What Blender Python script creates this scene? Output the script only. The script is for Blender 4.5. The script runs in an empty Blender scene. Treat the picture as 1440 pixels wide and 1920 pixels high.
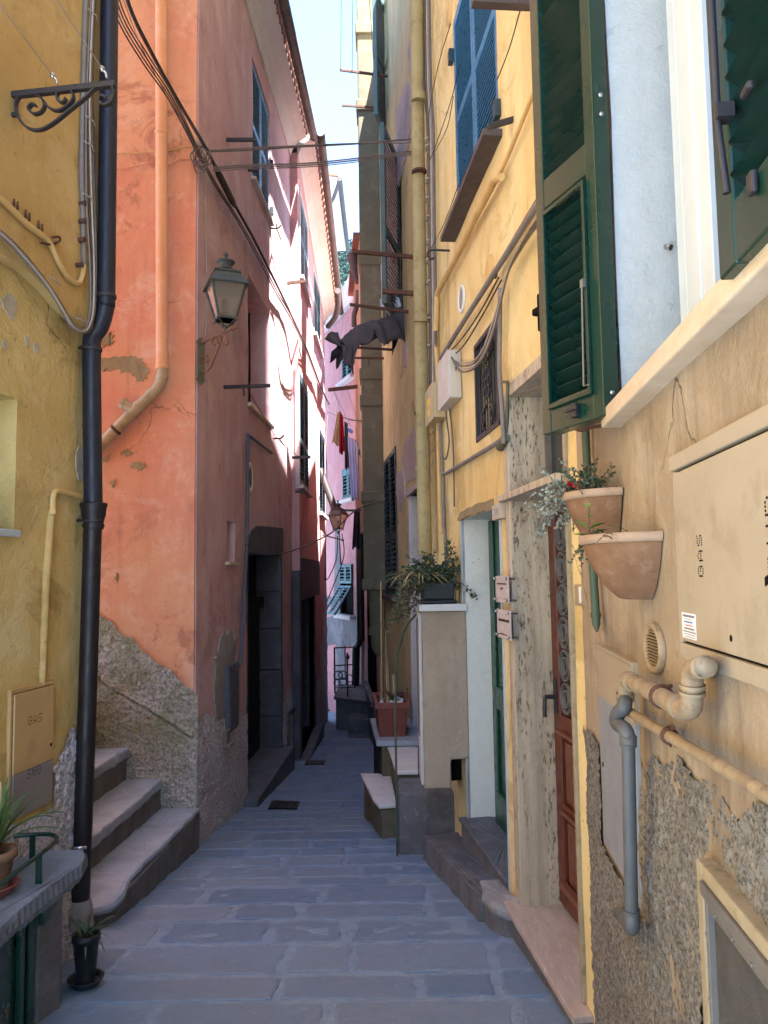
import bpy, math, random
from math import radians as R, sin, cos, pi, tan
from mathutils import Vector as V, Matrix, noise
random.seed(11)
SC = bpy.context.scene
COL = SC.collection

# ------------------------------------------------------------------ camera
CAMZ = 1.68
PITCH, ROLL, FPX = R(4.6), R(0.85), 1442.0
_f = V((0, cos(PITCH), sin(PITCH))); _u0 = V((0, -sin(PITCH), cos(PITCH))); _r0 = V((1, 0, 0))
_rt = _r0 * cos(ROLL) - _u0 * sin(ROLL); _up = _r0 * sin(ROLL) + _u0 * cos(ROLL)
cd = bpy.data.cameras.new("camera")
cd.sensor_fit = 'VERTICAL'; cd.sensor_height = 24.0; cd.lens = 24.0 * FPX / 1920.0
cd.clip_start = 0.05; cd.clip_end = 3000
cam = bpy.data.objects.new("camera", cd); COL.objects.link(cam)
cam.matrix_world = Matrix(((_rt.x, _up.x, -_f.x, 0), (_rt.y, _up.y, -_f.y, 0), (_rt.z, _up.z, -_f.z, CAMZ), (0, 0, 0, 1)))
SC.camera = cam

# ------------------------------------------------------------------ sky and sun
SUN_EL, SUN_DIR = R(70), V((0.643, -0.766, 0))
w = bpy.data.worlds.new("World"); SC.world = w; w.use_nodes = True
nt = w.node_tree; nt.nodes.clear()
sky = nt.nodes.new('ShaderNodeTexSky'); sky.sky_type = 'NISHITA'; sky.sun_disc = False
sky.sun_elevation = SUN_EL; sky.sun_rotation = math.atan2(SUN_DIR.x, SUN_DIR.y)
sky.air_density = 1.0; sky.dust_density = 0.4; sky.ozone_density = 2.5
bg = nt.nodes.new('ShaderNodeBackground'); bg.inputs['Strength'].default_value = 0.06
wo = nt.nodes.new('ShaderNodeOutputWorld')
nt.links.new(sky.outputs[0], bg.inputs[0]); nt.links.new(bg.outputs[0], wo.inputs[0])
sd = bpy.data.lights.new("sun", 'SUN'); sd.energy = 5.0; sd.angle = R(0.5); sd.color = (1.0, 0.96, 0.91)
sun = bpy.data.objects.new("sun", sd); COL.objects.link(sun)
_sv = (SUN_DIR.normalized() * cos(SUN_EL) + V((0, 0, sin(SUN_EL))))
sun.rotation_euler = _sv.to_track_quat('Z', 'Y').to_euler(); sun.location = _sv * 40
SC.view_settings.view_transform = 'Standard'; SC.view_settings.look = 'None'
SC.view_settings.exposure = 3.74; SC.view_settings.gamma = 1.0
SC.cycles.max_bounces = 10; SC.cycles.diffuse_bounces = 7; SC.cycles.glossy_bounces = 3
SC.cycles.transparent_max_bounces = 6; SC.cycles.caustics_reflective = False; SC.cycles.caustics_refractive = False
SC.cycles.sample_clamp_indirect = 8.0

# ------------------------------------------------------------------ pixel rays (photo pixels, 1440 x 1920) used to measure places on real planes
def ray(x, y):
    return _rt * ((x - 720) / FPX) - _up * ((y - 960) / FPX) + _f
CAM = V((0, 0, CAMZ))
def atY(x, y, Y):
    d = ray(x, y); return CAM + d * (Y / d.y)
def atF(x, y, up=0.0):
    z = -.5
    for _ in range(30):
        q = atZ(x, y, z); z = fz(q.y) + up
    return q
def atZ(x, y, z):
    d = ray(x, y); return CAM + d * ((z - CAMZ) / d.z)

class Wall:
    """vertical plane: u metres along d, z up, w metres out of the wall along n"""
    def __init__(s, O, d, n):
        s.O = V((O[0], O[1], 0)); s.d = V((d[0], d[1], 0)).normalized(); s.n = V((n[0], n[1], 0)).normalized()
    def p(s, u, z, w=0.0):
        q = s.O + s.d * u + s.n * w; q.z = z; return q
    def hit(s, x, y, w=0.0):
        d = ray(x, y); o = s.O + s.n * w
        t = (o - CAM).dot(s.n) / d.dot(s.n)
        q = CAM + d * t
        return (q - s.O).dot(s.d), q.z
    def at(s, x, y, w=0.0):
        u, z = s.hit(x, y, w); return s.p(u, z, w)
    def U(s, Y):
        return (Y - s.O.y) / s.d.y

# ------------------------------------------------------------------ mesh builder
class MB:
    def __init__(s):
        s.v = []; s.f = []; s.m = []; s.s = []
    def add(s, vs, fs, mat=0, smooth=False):
        b = len(s.v); s.v += [tuple(q) for q in vs]
        for q in fs:
            s.f.append(tuple(i + b for i in q)); s.m.append(mat); s.s.append(smooth)
        return s
    def quad(s, a, b, c, d, mat=0):
        return s.add([a, b, c, d], [(0, 1, 2, 3)], mat)
    def hexa(s, P, mat=0):
        return s.add(P, [(0, 3, 2, 1), (4, 5, 6, 7), (0, 1, 5, 4), (1, 2, 6, 5), (2, 3, 7, 6), (3, 0, 4, 7)], mat)
    def box(s, W, u0, u1, z0, z1, w0, w1, mat=0):
        return s.hexa([W.p(u0, z0, w0), W.p(u1, z0, w0), W.p(u1, z0, w1), W.p(u0, z0, w1),
                       W.p(u0, z1, w0), W.p(u1, z1, w0), W.p(u1, z1, w1), W.p(u0, z1, w1)], mat)
    def obox(s, O, a, b, c, mat=0):
        O = V(O); return s.hexa([O, O + a, O + a + b, O + b, O + c, O + a + c, O + a + b + c, O + b + c], mat)
    def prism(s, bot, top, mat=0):
        n = len(bot)
        return s.add(list(bot) + list(top), [tuple(range(n))[::-1], tuple(range(n, 2 * n))] +
                     [(i, (i + 1) % n, n + (i + 1) % n, n + i) for i in range(n)], mat)
    def wprism(s, W, pts, w0, w1, mat=0):
        return s.prism([W.p(u, z, w0) for u, z in pts], [W.p(u, z, w1) for u, z in pts], mat)
    def tube(s, pts, r, n=8, mat=0, caps=True, smooth=True):
        pts = [V(q) for q in pts]; N = len(pts)
        rs = r if isinstance(r, (list, tuple)) else [r] * N
        t0 = (pts[1] - pts[0]).normalized()
        a = t0.orthogonal().normalized()
        vs = []
        for i, q in enumerate(pts):
            t = (pts[min(i + 1, N - 1)] - pts[max(i - 1, 0)])
            t = t.normalized() if t.length > 1e-9 else t0
            a = (a - t * a.dot(t)); a = a.normalized() if a.length > 1e-6 else t.orthogonal().normalized()
            b = t.cross(a)
            for k in range(n):
                th = 2 * pi * k / n; vs.append(q + (a * cos(th) + b * sin(th)) * rs[i])
        fs = [(i * n + k, i * n + (k + 1) % n, (i + 1) * n + (k + 1) % n, (i + 1) * n + k) for i in range(N - 1) for k in range(n)]
        s.add(vs, fs, mat, smooth)
        if caps:
            s.add(vs[:n], [tuple(range(n))[::-1]], mat); s.add(vs[-n:], [tuple(range(n))], mat)
        return s
    def bar(s, pts, side, hw, ht, mat=0):
        """flat bar swept along pts: half width hw along 'side', half thickness ht across"""
        pts = [V(q) for q in pts]; N = len(pts); side = V(side).normalized(); vs = []
        for i, q in enumerate(pts):
            t = (pts[min(i + 1, N - 1)] - pts[max(i - 1, 0)]).normalized()
            b = t.cross(side).normalized()
            vs += [q - side * hw - b * ht, q + side * hw - b * ht, q + side * hw + b * ht, q - side * hw + b * ht]
        fs = [(i * 4 + k, i * 4 + (k + 1) % 4, (i + 1) * 4 + (k + 1) % 4, (i + 1) * 4 + k) for i in range(N - 1) for k in range(4)]
        fs += [(3, 2, 1, 0), tuple(4 * (N - 1) + k for k in range(4))]
        return s.add(vs, fs, mat)
    def lathe(s, O, prof, n=16, mat=0, smooth=True, axis=None, a0=0.0, x=None, span=2 * pi):
        O = V(O); ax = V(axis).normalized() if axis else V((0, 0, 1))
        e1 = V(x).normalized() if x else (V((1, 0, 0)) if abs(ax.z) > .9 else ax.orthogonal().normalized()); e2 = ax.cross(e1)
        full = span > 6.28; K = n if full else n + 1
        vs = [O + ax * z + (e1 * cos(a0 + span * k / n) + e2 * sin(a0 + span * k / n)) * r for r, z in prof for k in range(K)]
        fs = []
        for i in range(len(prof) - 1):
            for k in range(n):
                k2 = (k + 1) % K
                fs.append((i * K + k, i * K + k2, (i + 1) * K + k2, (i + 1) * K + k))
        s.add(vs, fs, mat, smooth)
        if full:
            if prof[0][0] > 1e-4: s.add(vs[:K], [tuple(range(K))[::-1]], mat)
            if prof[-1][0] > 1e-4: s.add(vs[-K:], [tuple(range(K))], mat)
        return s

def cat(pts, n=6):
    pts = [V(q) for q in pts]; P = [pts[0] * 2 - pts[1]] + pts + [pts[-1] * 2 - pts[-2]]; out = []
    for i in range(1, len(P) - 2):
        a, b, c, d = P[i - 1:i + 3]
        for k in range(n):
            t = k / n
            out.append(.5 * ((2 * b) + (c - a) * t + (2 * a - 5 * b + 4 * c - d) * t * t + (3 * b - a - 3 * c + d) * t ** 3))
    out.append(pts[-1]); return out

def build(mb, name, mats, parent=None, bevel=0.0, label=None):
    me = bpy.data.meshes.new(name); me.from_pydata(mb.v, [], mb.f)
    for m in (mats if isinstance(mats, (list, tuple)) else [mats]): me.materials.append(m)
    me.polygons.foreach_set('material_index', mb.m); me.polygons.foreach_set('use_smooth', mb.s)
    if hasattr(mb, 'tint'):
        at = me.attributes.new('tint', 'FLOAT', 'FACE'); at.data.foreach_set('value', mb.tint)
    me.update()
    o = bpy.data.objects.new(name, me); COL.objects.link(o)
    if parent is not None: o.parent = parent
    if bevel:
        b = o.modifiers.new('bevel', 'BEVEL'); b.width = bevel; b.segments = 2; b.limit_method = 'ANGLE'; b.angle_limit = R(40)
    if label: o['label'] = label
    return o
def thing(name, label, cat_, group=None):
    o = bpy.data.objects.new(name, None); COL.objects.link(o); o.empty_display_size = .1
    o['label'] = label; o['category'] = cat_
    if group: o['group'] = group
    return o
def solo(mb, name, label, cat_, mats, group=None, bevel=0.0):
    c = V((0, 0, 0)); n = len(mb.v); zmin = min(q[2] for q in mb.v)
    c.x = sum(q[0] for q in mb.v) / n; c.y = sum(q[1] for q in mb.v) / n; c.z = zmin
    mb.v = [(q[0] - c.x, q[1] - c.y, q[2] - c.z) for q in mb.v]
    o = build(mb, name, mats, None, bevel); o.location = c
    o['label'] = label; o['category'] = cat_
    if group: o['group'] = group
    return o
def finish():
    """move every Empty to the base of what it carries"""
    for e in [o for o in COL.objects if o.type == 'EMPTY']:
        pts = []
        def walk(o):
            for c in o.children:
                if c.type == 'MESH': pts.extend(c.data.vertices[i].co for i in range(0, len(c.data.vertices), max(1, len(c.data.vertices) // 200)))
                walk(c)
        walk(e)
        if not pts: continue
        loc = V(((min(p.x for p in pts) + max(p.x for p in pts)) / 2, (min(p.y for p in pts) + max(p.y for p in pts)) / 2, min(p.z for p in pts)))
        e.location = loc
        for c in e.children: c.matrix_parent_inverse = Matrix.Translation(-loc)

def fbm(x, y, z=0.0, o=4):
    return noise.fractal(V((x, y, z)), 1.0, 2.0, o, noise_basis='PERLIN_ORIGINAL')

def wall_mesh(mb, W, u0, u1, z0, z1, holes=(), cell=.12, amp=.006, mat=0, rmat=None, depth=.3, seed=0.0, back=3.0, matfn=None, bmat=None):
    """a wall front with openings: front cells, reveals pushed inwards, and the closed mass behind"""
    def lines(a, b, hs):
        L = [a, b] + [h for h in hs if a < h < b]
        n = max(1, int((b - a) / cell)); base = [a + (b - a) * i / n for i in range(1, n)]
        L += [q for q in base if min(abs(q - h) for h in L) > cell * .3]
        return sorted(set(L))
    us = lines(u0, u1, [h for q in holes for h in q[:2]]); zs = lines(z0, z1, [h for q in holes for h in q[2:4]])
    def hole(uc, zc):
        for i, q in enumerate(holes):
            if q[0] < uc < q[1] and q[2] < zc < q[3]: return i
        return None
    nu, nz = len(us), len(zs); idx = {}
    vs = []; fs = []; ms = []
    def vert(i, j):
        if (i, j) not in idx:
            idx[i, j] = len(vs)
            e = 1.0 if 0 < i < nu - 1 else 0.0
            vs.append(W.p(us[i], zs[j], amp * e * (fbm(us[i] * .9 + seed, zs[j] * .9, seed) + .5 * fbm(us[i] * 3.1 + seed, zs[j] * 3.1, 7 + seed))))
        return idx[i, j]
    H = [[hole((us[i] + us[i + 1]) / 2, (zs[j] + zs[j + 1]) / 2) for j in range(nz - 1)] for i in range(nu - 1)]
    dmax = max([q[4] for q in holes] + [depth])
    rv = []
    for i in range(nu - 1):
        for j in range(nz - 1):
            if H[i][j] is None:
                fs.append((vert(i, j), vert(i + 1, j), vert(i + 1, j + 1), vert(i, j + 1)))
                ms.append(matfn((us[i] + us[i + 1]) / 2, (zs[j] + zs[j + 1]) / 2) if matfn else mat)
            else:
                for di, dj, e in ((-1, 0, ((i, j), (i, j + 1))), (1, 0, ((i + 1, j), (i + 1, j + 1))), (0, -1, ((i, j), (i + 1, j))), (0, 1, ((i, j + 1), (i + 1, j + 1)))):
                    a, b = i + di, j + dj
                    inside = 0 <= a < nu - 1 and 0 <= b < nz - 1
                    if inside and H[a][b] is None: rv.append((e, H[i][j]))
    mb.add(vs, fs, mat, True)
    if matfn: mb.m[-len(fs):] = ms
    for (p, q), h in rv:
        A, B = V(vs[idx.get(p, 0)]) if p in idx else None, V(vs[idx[q]]) if q in idx else None
        if A is None or B is None: continue
        dd = holes[h][4]; m = holes[h][5] if len(holes[h]) > 5 else (rmat if rmat is not None else mat)
        mb.quad(A, B, B - W.n * dd, A - W.n * dd, m)
    bm_ = bmat if bmat is not None else mat
    mb.box(W, u0, u1, z0, z1, -back, -dmax - .002, bm_)
    for uu in (u0, u1): mb.quad(W.p(uu, z0, 0), W.p(uu, z1, 0), W.p(uu, z1, -dmax - .002), W.p(uu, z0, -dmax - .002), mat)
    mb.quad(W.p(u0, z1, 0), W.p(u1, z1, 0), W.p(u1, z1, -dmax - .002), W.p(u0, z1, -dmax - .002), mat)
    return mb

def rough_sheet(mb, W, u0, u1, z0, top, cell=.02, amp=.015, w0=.012, freq=14.0, jag=.04, mat=0, skip=None, bulge=None):
    """roughcast with real relief; its upper edge follows top(u) with a torn outline"""
    zm = max(top(u0 + (u1 - u0) * i / 20) for i in range(21)) + jag
    nu, nz = max(2, int((u1 - u0) / cell)), max(2, int((zm - z0) / cell)); vs = {}; out = []; fs = []
    def keep(u, z):
        if skip and skip(u, z): return False
        return z < top(u) + jag * fbm(u * 7, z * 7, 3)
    def vert(i, j):
        if (i, j) not in vs:
            u, z = u0 + (u1 - u0) * i / nu, z0 + (zm - z0) * j / nz
            h = fbm(u * freq, z * freq, 1.5, 3); h2 = noise.noise(V((u * freq * 3, z * freq * 3, 9)))
            b = bulge(u, z) if bulge else 0
            vs[i, j] = len(out); out.append(W.p(u, z, w0 + b + amp * (.7 * h + .5 * h2)))
        return vs[i, j]
    for i in range(nu):
        for j in range(nz):
            if keep(u0 + (u1 - u0) * (i + .5) / nu, z0 + (zm - z0) * (j + .5) / nz):
                fs.append((vert(i, j), vert(i + 1, j), vert(i + 1, j + 1), vert(i, j + 1)))
    return mb.add(out, fs, mat, True)

def patch(mb, W, px, w=.004, mat=0, jit=.02, sub=5, thick=True):
    """an irregular flake or bare spot on a wall, outlined in photo pixels on that wall's plane"""
    P = [W.hit(x, y) for x, y in px]; Q = []
    for i in range(len(P)):
        a, b = P[i], P[(i + 1) % len(P)]
        for k in range(sub):
            t = k / sub; Q.append((a[0] + (b[0] - a[0]) * t + random.uniform(-jit, jit) * (k > 0), a[1] + (b[1] - a[1]) * t + random.uniform(-jit, jit) * (k > 0)))
    mb.wprism(W, Q, -.01, w, mat); return mb

# ------------------------------------------------------------------ materials
def S(r, g, b, k=1.0):
    def c(x):
        x /= 255.0; return (x / 12.92 if x <= .04045 else ((x + .055) / 1.055) ** 2.4) * k
    return (c(r), c(g), c(b), 1.0)
class NT:
    def __init__(s, name):
        s.m = bpy.data.materials.new(name); s.m.use_nodes = True; s.t = s.m.node_tree; s.b = s.t.nodes['Principled BSDF']
        s.pos = s.t.nodes.new('ShaderNodeNewGeometry').outputs['Position']
    def n(s, typ, **k):
        o = s.t.nodes.new(typ)
        for a, v in k.items(): setattr(o, a, v)
        return o
    def l(s, a, b): s.t.links.new(a, b)
    def map(s, sc, loc=(0, 0, 0), rot=(0, 0, 0)):
        o = s.n('ShaderNodeMapping'); o.inputs['Scale'].default_value = sc; o.inputs['Location'].default_value = loc; o.inputs['Rotation'].default_value = rot
        s.l(s.pos, o.inputs['Vector']); return o.outputs[0]
    def noise(s, scale, detail=4, rough=.5, vec=None, dist=0.0):
        o = s.n('ShaderNodeTexNoise'); o.inputs['Scale'].default_value = scale; o.inputs['Detail'].default_value = detail
        o.inputs['Roughness'].default_value = rough; o.inputs['Distortion'].default_value = dist
        s.l(vec if vec is not None else s.pos, o.inputs['Vector']); return o.outputs[0]
    def ramp(s, fac, a, b, va=0.0, vb=1.0):
        o = s.n('ShaderNodeMapRange'); o.clamp = True
        for k, v in (('From Min', a), ('From Max', b), ('To Min', va), ('To Max', vb)): o.inputs[k].default_value = v
        s.l(fac, o.inputs['Value']); return o.outputs[0]
    def math(s, op, a, b):
        o = s.n('ShaderNodeMath', operation=op)
        for i, q in enumerate((a, b)):
            if isinstance(q, (int, float)): o.inputs[i].default_value = q
            else: s.l(q, o.inputs[i])
        return o.outputs[0]
    def mix(s, fac, a, b, mode='MIX'):
        o = s.n('ShaderNodeMix', data_type='RGBA', blend_type=mode)
        for i, q in ((0, fac), (6, a), (7, b)):
            if isinstance(q, (int, float)): o.inputs[i].default_value = q
            elif isinstance(q, tuple): o.inputs[i].default_value = q
            else: s.l(q, o.inputs[i])
        return o.outputs[2]
    def bump(s, h, st, dist=.01, nrm=None):
        o = s.n('ShaderNodeBump'); o.inputs['Strength'].default_value = st; o.inputs['Distance'].default_value = dist
        s.l(h, o.inputs['Height'])
        if nrm is not None: s.l(nrm, o.inputs['Normal'])
        return o.outputs[0]
    def done(s, col=None, rough=.8, spec=.3, nrm=None, metal=0.0):
        if col is not None:
            if isinstance(col, tuple): s.b.inputs['Base Color'].default_value = col
            else: s.l(col, s.b.inputs['Base Color'])
        if isinstance(rough, (int, float)): s.b.inputs['Roughness'].default_value = rough
        else: s.l(rough, s.b.inputs['Roughness'])
        s.b.inputs['Specular IOR Level'].default_value = spec; s.b.inputs['Metallic'].default_value = metal
        if nrm is not None: s.l(nrm, s.b.inputs['Normal'])
        return s.m

def plaster(name, base, dark, light, stain=(.12, .1, .09, 1), st=.35, bump=.35, crack=.5, big=.7, lightamt=.5, blotch=.45):
    t = NT(name)
    a = t.ramp(t.noise(big, 7, .62, dist=.8), .38, .64); c = t.mix(a, base, dark)
    b = t.ramp(t.noise(2.6, 9, .7, dist=.6), .5, .64); c = t.mix(t.math('MULTIPLY', b, lightamt), c, light)
    d2 = t.math('MULTIPLY', t.ramp(t.noise(1.7, 10, .74, t.map((1, 1, 1), (7, 3, 5)), .9), .53, .6), t.ramp(t.noise(.5, 3, .5, t.map((1, 1, 1), (2, 9, 4))), .42, .6))
    c = t.mix(t.math('MULTIPLY', d2, blotch), c, tuple(q * .62 for q in dark[:3]) + (1,))
    s1 = t.ramp(t.noise(1.0, 8, .68, t.map((7, 7, .5))), .5, .76)
    s2 = t.ramp(t.noise(.8, 3, .5), .4, .65)
    c = t.mix(t.math('MULTIPLY', t.math('MULTIPLY', s1, s2), st), c, stain)
    f = t.noise(60, 6, .75); c = t.mix(.32, c, t.mix(f, (.42, .42, .42, 1), (1, 1, 1, 1)), 'MULTIPLY')
    g = t.noise(16, 6, .7); c = t.mix(.2, c, t.mix(t.ramp(g, .3, .7), (.6, .6, .6, 1), (1, 1, 1, 1)), 'MULTIPLY')
    sp = t.ramp(t.noise(24, 3, .5), .69, .73); c = t.mix(t.math('MULTIPLY', sp, .4), c, stain)
    dv = t.n('ShaderNodeVectorMath', operation='ADD'); t.l(t.pos, dv.inputs[0])
    dn = t.n('ShaderNodeTexNoise'); dn.inputs['Scale'].default_value = 3.0; dn.inputs['Detail'].default_value = 6; t.l(t.pos, dn.inputs['Vector'])
    sc = t.n('ShaderNodeVectorMath', operation='SCALE'); sc.inputs['Scale'].default_value = .35; t.l(dn.outputs['Color'], sc.inputs[0]); t.l(sc.outputs[0], dv.inputs[1])
    vo = t.n('ShaderNodeTexVoronoi', feature='DISTANCE_TO_EDGE'); vo.inputs['Scale'].default_value = 1.1; t.l(dv.outputs[0], vo.inputs['Vector'])
    k = t.ramp(vo.outputs['Distance'], 0.001, .006, 1, 0); k = t.math('MULTIPLY', k, t.ramp(t.noise(1.4, 3), .54, .62)); k = t.math('MULTIPLY', k, crack)
    c = t.mix(k, c, (.05, .04, .03, 1))
    h = t.math('ADD', t.math('MULTIPLY', t.noise(75, 5, .7), .6), t.math('ADD', t.math('MULTIPLY', t.noise(12, 7, .65), 1.4), t.math('ADD', t.math('MULTIPLY', k, -1.5), t.math('MULTIPLY', d2, -.35))))
    return t.done(c, .92, .15, t.bump(h, min(1, bump * 1.35), .013))

def simple(name, col, col2=None, sc=6.0, rough=.5, spec=.4, metal=0.0, bump=0.0, bsc=40.0, rust=None, rustamt=0.0, rr=.12):
    t = NT(name); col2 = col2 or tuple(q * .7 for q in col[:3]) + (1,)
    c = t.mix(t.ramp(t.noise(sc, 6, .65, dist=.3), .3, .75), col, col2)
    if rust is not None: c = t.mix(t.math('MULTIPLY', t.ramp(t.noise(sc * 2.7, 7, .7), .52, .64), rustamt), c, rust)
    r = t.ramp(t.noise(sc * 3, 4), .3, .7, max(0, rough - rr), min(1, rough + rr))
    return t.done(c, r, spec, t.bump(t.noise(bsc, 5, .7), bump, .006) if bump else None, metal)

def roughcast(name, c0, c1, moss=None, mossamt=.6, sc=38.0):
    t = NT(name)
    v = t.n('ShaderNodeTexVoronoi'); v.inputs['Scale'].default_value = sc; t.l(t.pos, v.inputs['Vector'])
    h = t.math('ADD', t.noise(sc * .9, 7, .75), t.math('MULTIPLY', v.outputs['Distance'], .8))
    c = t.mix(t.ramp(t.noise(1.3, 6, .6), .3, .7), c0, c1)
    c = t.mix(t.ramp(t.noise(sc * 1.2, 7, .82), .46, .6, 0, .92), c, tuple(q * .2 for q in c0[:3]) + (1,))
    c = t.mix(t.ramp(t.noise(sc * 2.2, 3, .6), .6, .72, 0, .55), c, tuple(min(.7, q * 1.7) for q in c1[:3]) + (1,))
    if moss is not None: c = t.mix(t.math('MULTIPLY', t.ramp(t.noise(2.6, 6, .7), .42, .66), mossamt), c, moss)
    return t.done(c, .95, .1, t.bump(h, .8, .016))

def stone(name, c0, c1, c2=None, sc=2.5, bump=.5, rough=.75, streak=(1, 1, 1), tint=False, fleck=.3):
    t = NT(name)
    if tint:
        at = t.n('ShaderNodeAttribute', attribute_name='tint'); c = t.mix(at.outputs['Fac'], c0, c1)
        c = t.mix(t.ramp(t.noise(5, 7, .7, dist=.5), .4, .72, 0, .55), c, c2 or c1)
    else:
        c = t.mix(t.ramp(t.noise(sc, 7, .65, t.map(streak), .4), .3, .7), c0, c1)
        if c2: c = t.mix(t.ramp(t.noise(sc * 3, 6, .7, t.map(streak, (3, 1, 2))), .55, .72, 0, .7), c, c2)
    f = t.noise(60, 6, .75); c = t.mix(.3, c, t.mix(f, (.4, .4, .4, 1), (1, 1, 1, 1)), 'MULTIPLY')
    c = t.mix(t.ramp(t.noise(38, 4, .6, dist=1.0), .64, .72, 0, fleck), c, tuple(min(.75, q * 1.9) for q in (c2 or c1)[:3]) + (1,))
    h = t.math('ADD', t.math('MULTIPLY', t.noise(45, 6, .7), .6), t.noise(7, 7, .65, t.map(streak)))
    return t.done(c, t.ramp(t.noise(9, 5), .3, .7, rough - .12, min(1, rough + .12)), .3, t.bump(h, bump, .012))

def travertine(name):
    t = NT(name)
    c = t.mix(t.ramp(t.noise(1.0, 7, .6, t.map((16, 16, .9))), .3, .7), S(200, 184, 160), S(152, 136, 116))
    p = t.ramp(t.noise(1.0, 6, .75, t.map((60, 60, 16))), .55, .6)
    p = t.math('MULTIPLY', p, t.ramp(t.noise(1.0, 4, .6, t.map((12, 12, .5))), .4, .54))
    c = t.mix(t.math('MULTIPLY', p, .85), c, S(70, 56, 46))
    c = t.mix(t.ramp(t.noise(2.2, 5), .55, .8, 0, .35), c, S(120, 100, 82))
    return t.done(c, .6, .35, t.bump(t.math('SUBTRACT', t.noise(30, 5), p), .5, .012))

M = {}
M['yel_r'] = plaster('yellow_ochre_plaster', S(238, 214, 154), S(226, 192, 126), S(242, 224, 178), S(142, 112, 74), .7, .35, .6, blotch=.55)
M['yel_l'] = plaster('old_mustard_plaster', S(226, 197, 130), S(200, 166, 98), S(228, 208, 156), S(110, 90, 62), .7, .6, .8, blotch=.65)
M['yel_l2'] = plaster('beige_mustard_plaster', S(208, 176, 116), S(190, 154, 92), S(216, 192, 138), S(110, 90, 62), .45, .3, .2)
M['beige'] = plaster('beige_plaster', S(180, 164, 144), S(162, 144, 122), S(194, 183, 166), S(98, 80, 68), .8, .55, .7, blotch=.45)
M['orange'] = plaster('orange_plaster', S(232, 176, 136), S(226, 152, 124), S(236, 194, 168), S(146, 88, 74), .55, .35, .5, big=.55, lightamt=.7, blotch=.75)
M['pink'] = plaster('brick_pink_plaster', S(214, 182, 186), S(200, 158, 162), S(224, 200, 204), S(132, 92, 94), .55, .3, .4, blotch=.5)
M['pink2'] = plaster('rose_plaster', S(214, 170, 170), S(202, 152, 152), S(224, 190, 190), S(120, 82, 84), .5, .3, .4)
M['pink3'] = plaster('candy_pink_plaster', S(192, 140, 142), S(180, 126, 130), S(204, 158, 160), S(120, 86, 92), .5, .3, .3, blotch=.4)
M['olive'] = plaster('olive_peeling_plaster', S(224, 212, 162), S(196, 186, 140), S(230, 220, 184), S(106, 92, 74), .7, .6, .9, blotch=.7)
M['salmon'] = plaster('salmon_plaster', S(206, 172, 150), S(190, 152, 130), S(214, 186, 168), S(130, 96, 80), .4, .3, .3)
M['lilac'] = plaster('old_lilac_limewash', S(200, 192, 196), S(184, 174, 176), S(212, 206, 208), S(130, 118, 108), .5, .5, .6)
M['white'] = plaster('white_limewash', S(190, 195, 196), S(180, 187, 191), S(198, 203, 204), S(140, 132, 118), .4, .35, .3, blotch=.14)
M['grimy'] = plaster('grey_weathered_render', S(166, 162, 162), S(138, 132, 132), S(184, 180, 178), S(80, 70, 66), .5, .6, .6)
M['bare'] = plaster('bare_lime_render', S(178, 158, 122), S(154, 136, 102), S(196, 180, 148), S(110, 92, 70), .5, .8, .6)
M['creamcove'] = plaster('cream_cove_plaster', S(206, 202, 202), S(194, 188, 188), S(216, 212, 212), S(150, 130, 122), .25, .2, .2)
M['greyjamb'] = plaster('pale_grey_green_paint', S(232, 232, 224), S(224, 224, 216), S(238, 238, 232), S(160, 150, 136), .35, .3, .5, blotch=.12)
M['cabinet'] = plaster('grey_beige_render', S(188, 170, 150), S(172, 152, 132), S(200, 184, 166), S(120, 102, 88), .35, .7, .3)
M['rc_r'] = roughcast('grey_roughcast', S(158, 154, 148), S(128, 123, 117), sc=64)
M['rc_l'] = roughcast('mossy_roughcast', S(202, 202, 198), S(174, 172, 168), S(128, 136, 92), .6, sc=34)
M['ledge'] = roughcast('mossy_ledge', S(196, 192, 172), S(168, 164, 140), S(140, 148, 86), .8, sc=40)
M['rc_p'] = roughcast('dark_roughcast', S(226, 222, 230), S(206, 202, 212), S(160, 156, 128), .3, sc=44)
M['stone'] = stone('slate_paving', S(110, 134, 162), S(136, 152, 172), S(130, 142, 156), bump=.9, tint=True, rough=.6, streak=(3, 26, 3), fleck=.4)
M['mortar'] = stone('cement_joint', S(116, 138, 162), S(140, 156, 172), S(108, 122, 138), sc=11, bump=1.0, rough=.9, fleck=.5)
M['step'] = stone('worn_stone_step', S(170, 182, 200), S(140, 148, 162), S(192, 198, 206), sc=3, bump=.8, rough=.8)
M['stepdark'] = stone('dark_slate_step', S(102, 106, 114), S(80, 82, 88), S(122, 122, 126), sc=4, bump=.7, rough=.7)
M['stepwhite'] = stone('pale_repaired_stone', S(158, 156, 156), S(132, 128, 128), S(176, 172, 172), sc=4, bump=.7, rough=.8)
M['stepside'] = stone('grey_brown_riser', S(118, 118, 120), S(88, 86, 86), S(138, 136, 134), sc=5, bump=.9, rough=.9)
M['mossy'] = stone('mossy_masonry', S(120, 112, 96), S(88, 84, 62), S(84, 88, 48), sc=5, bump=.9, rough=.95)
M['marble'] = stone('white_marble', S(226, 224, 222), S(206, 204, 204), S(190, 190, 194), sc=1.6, bump=.06, rough=.35, streak=(1, 4, 1), fleck=0)
M['marblesill'] = stone('cream_marble', S(222, 206, 184), S(202, 180, 154), S(190, 166, 142), sc=3, bump=.12, rough=.4, streak=(2, 2, 6), fleck=.05)
M['rosemarble'] = stone('rose_marble', S(188, 172, 160), S(168, 148, 136), S(204, 194, 184), sc=3.5, bump=.14, rough=.45, streak=(5, 1.2, 2), fleck=.15)
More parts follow.
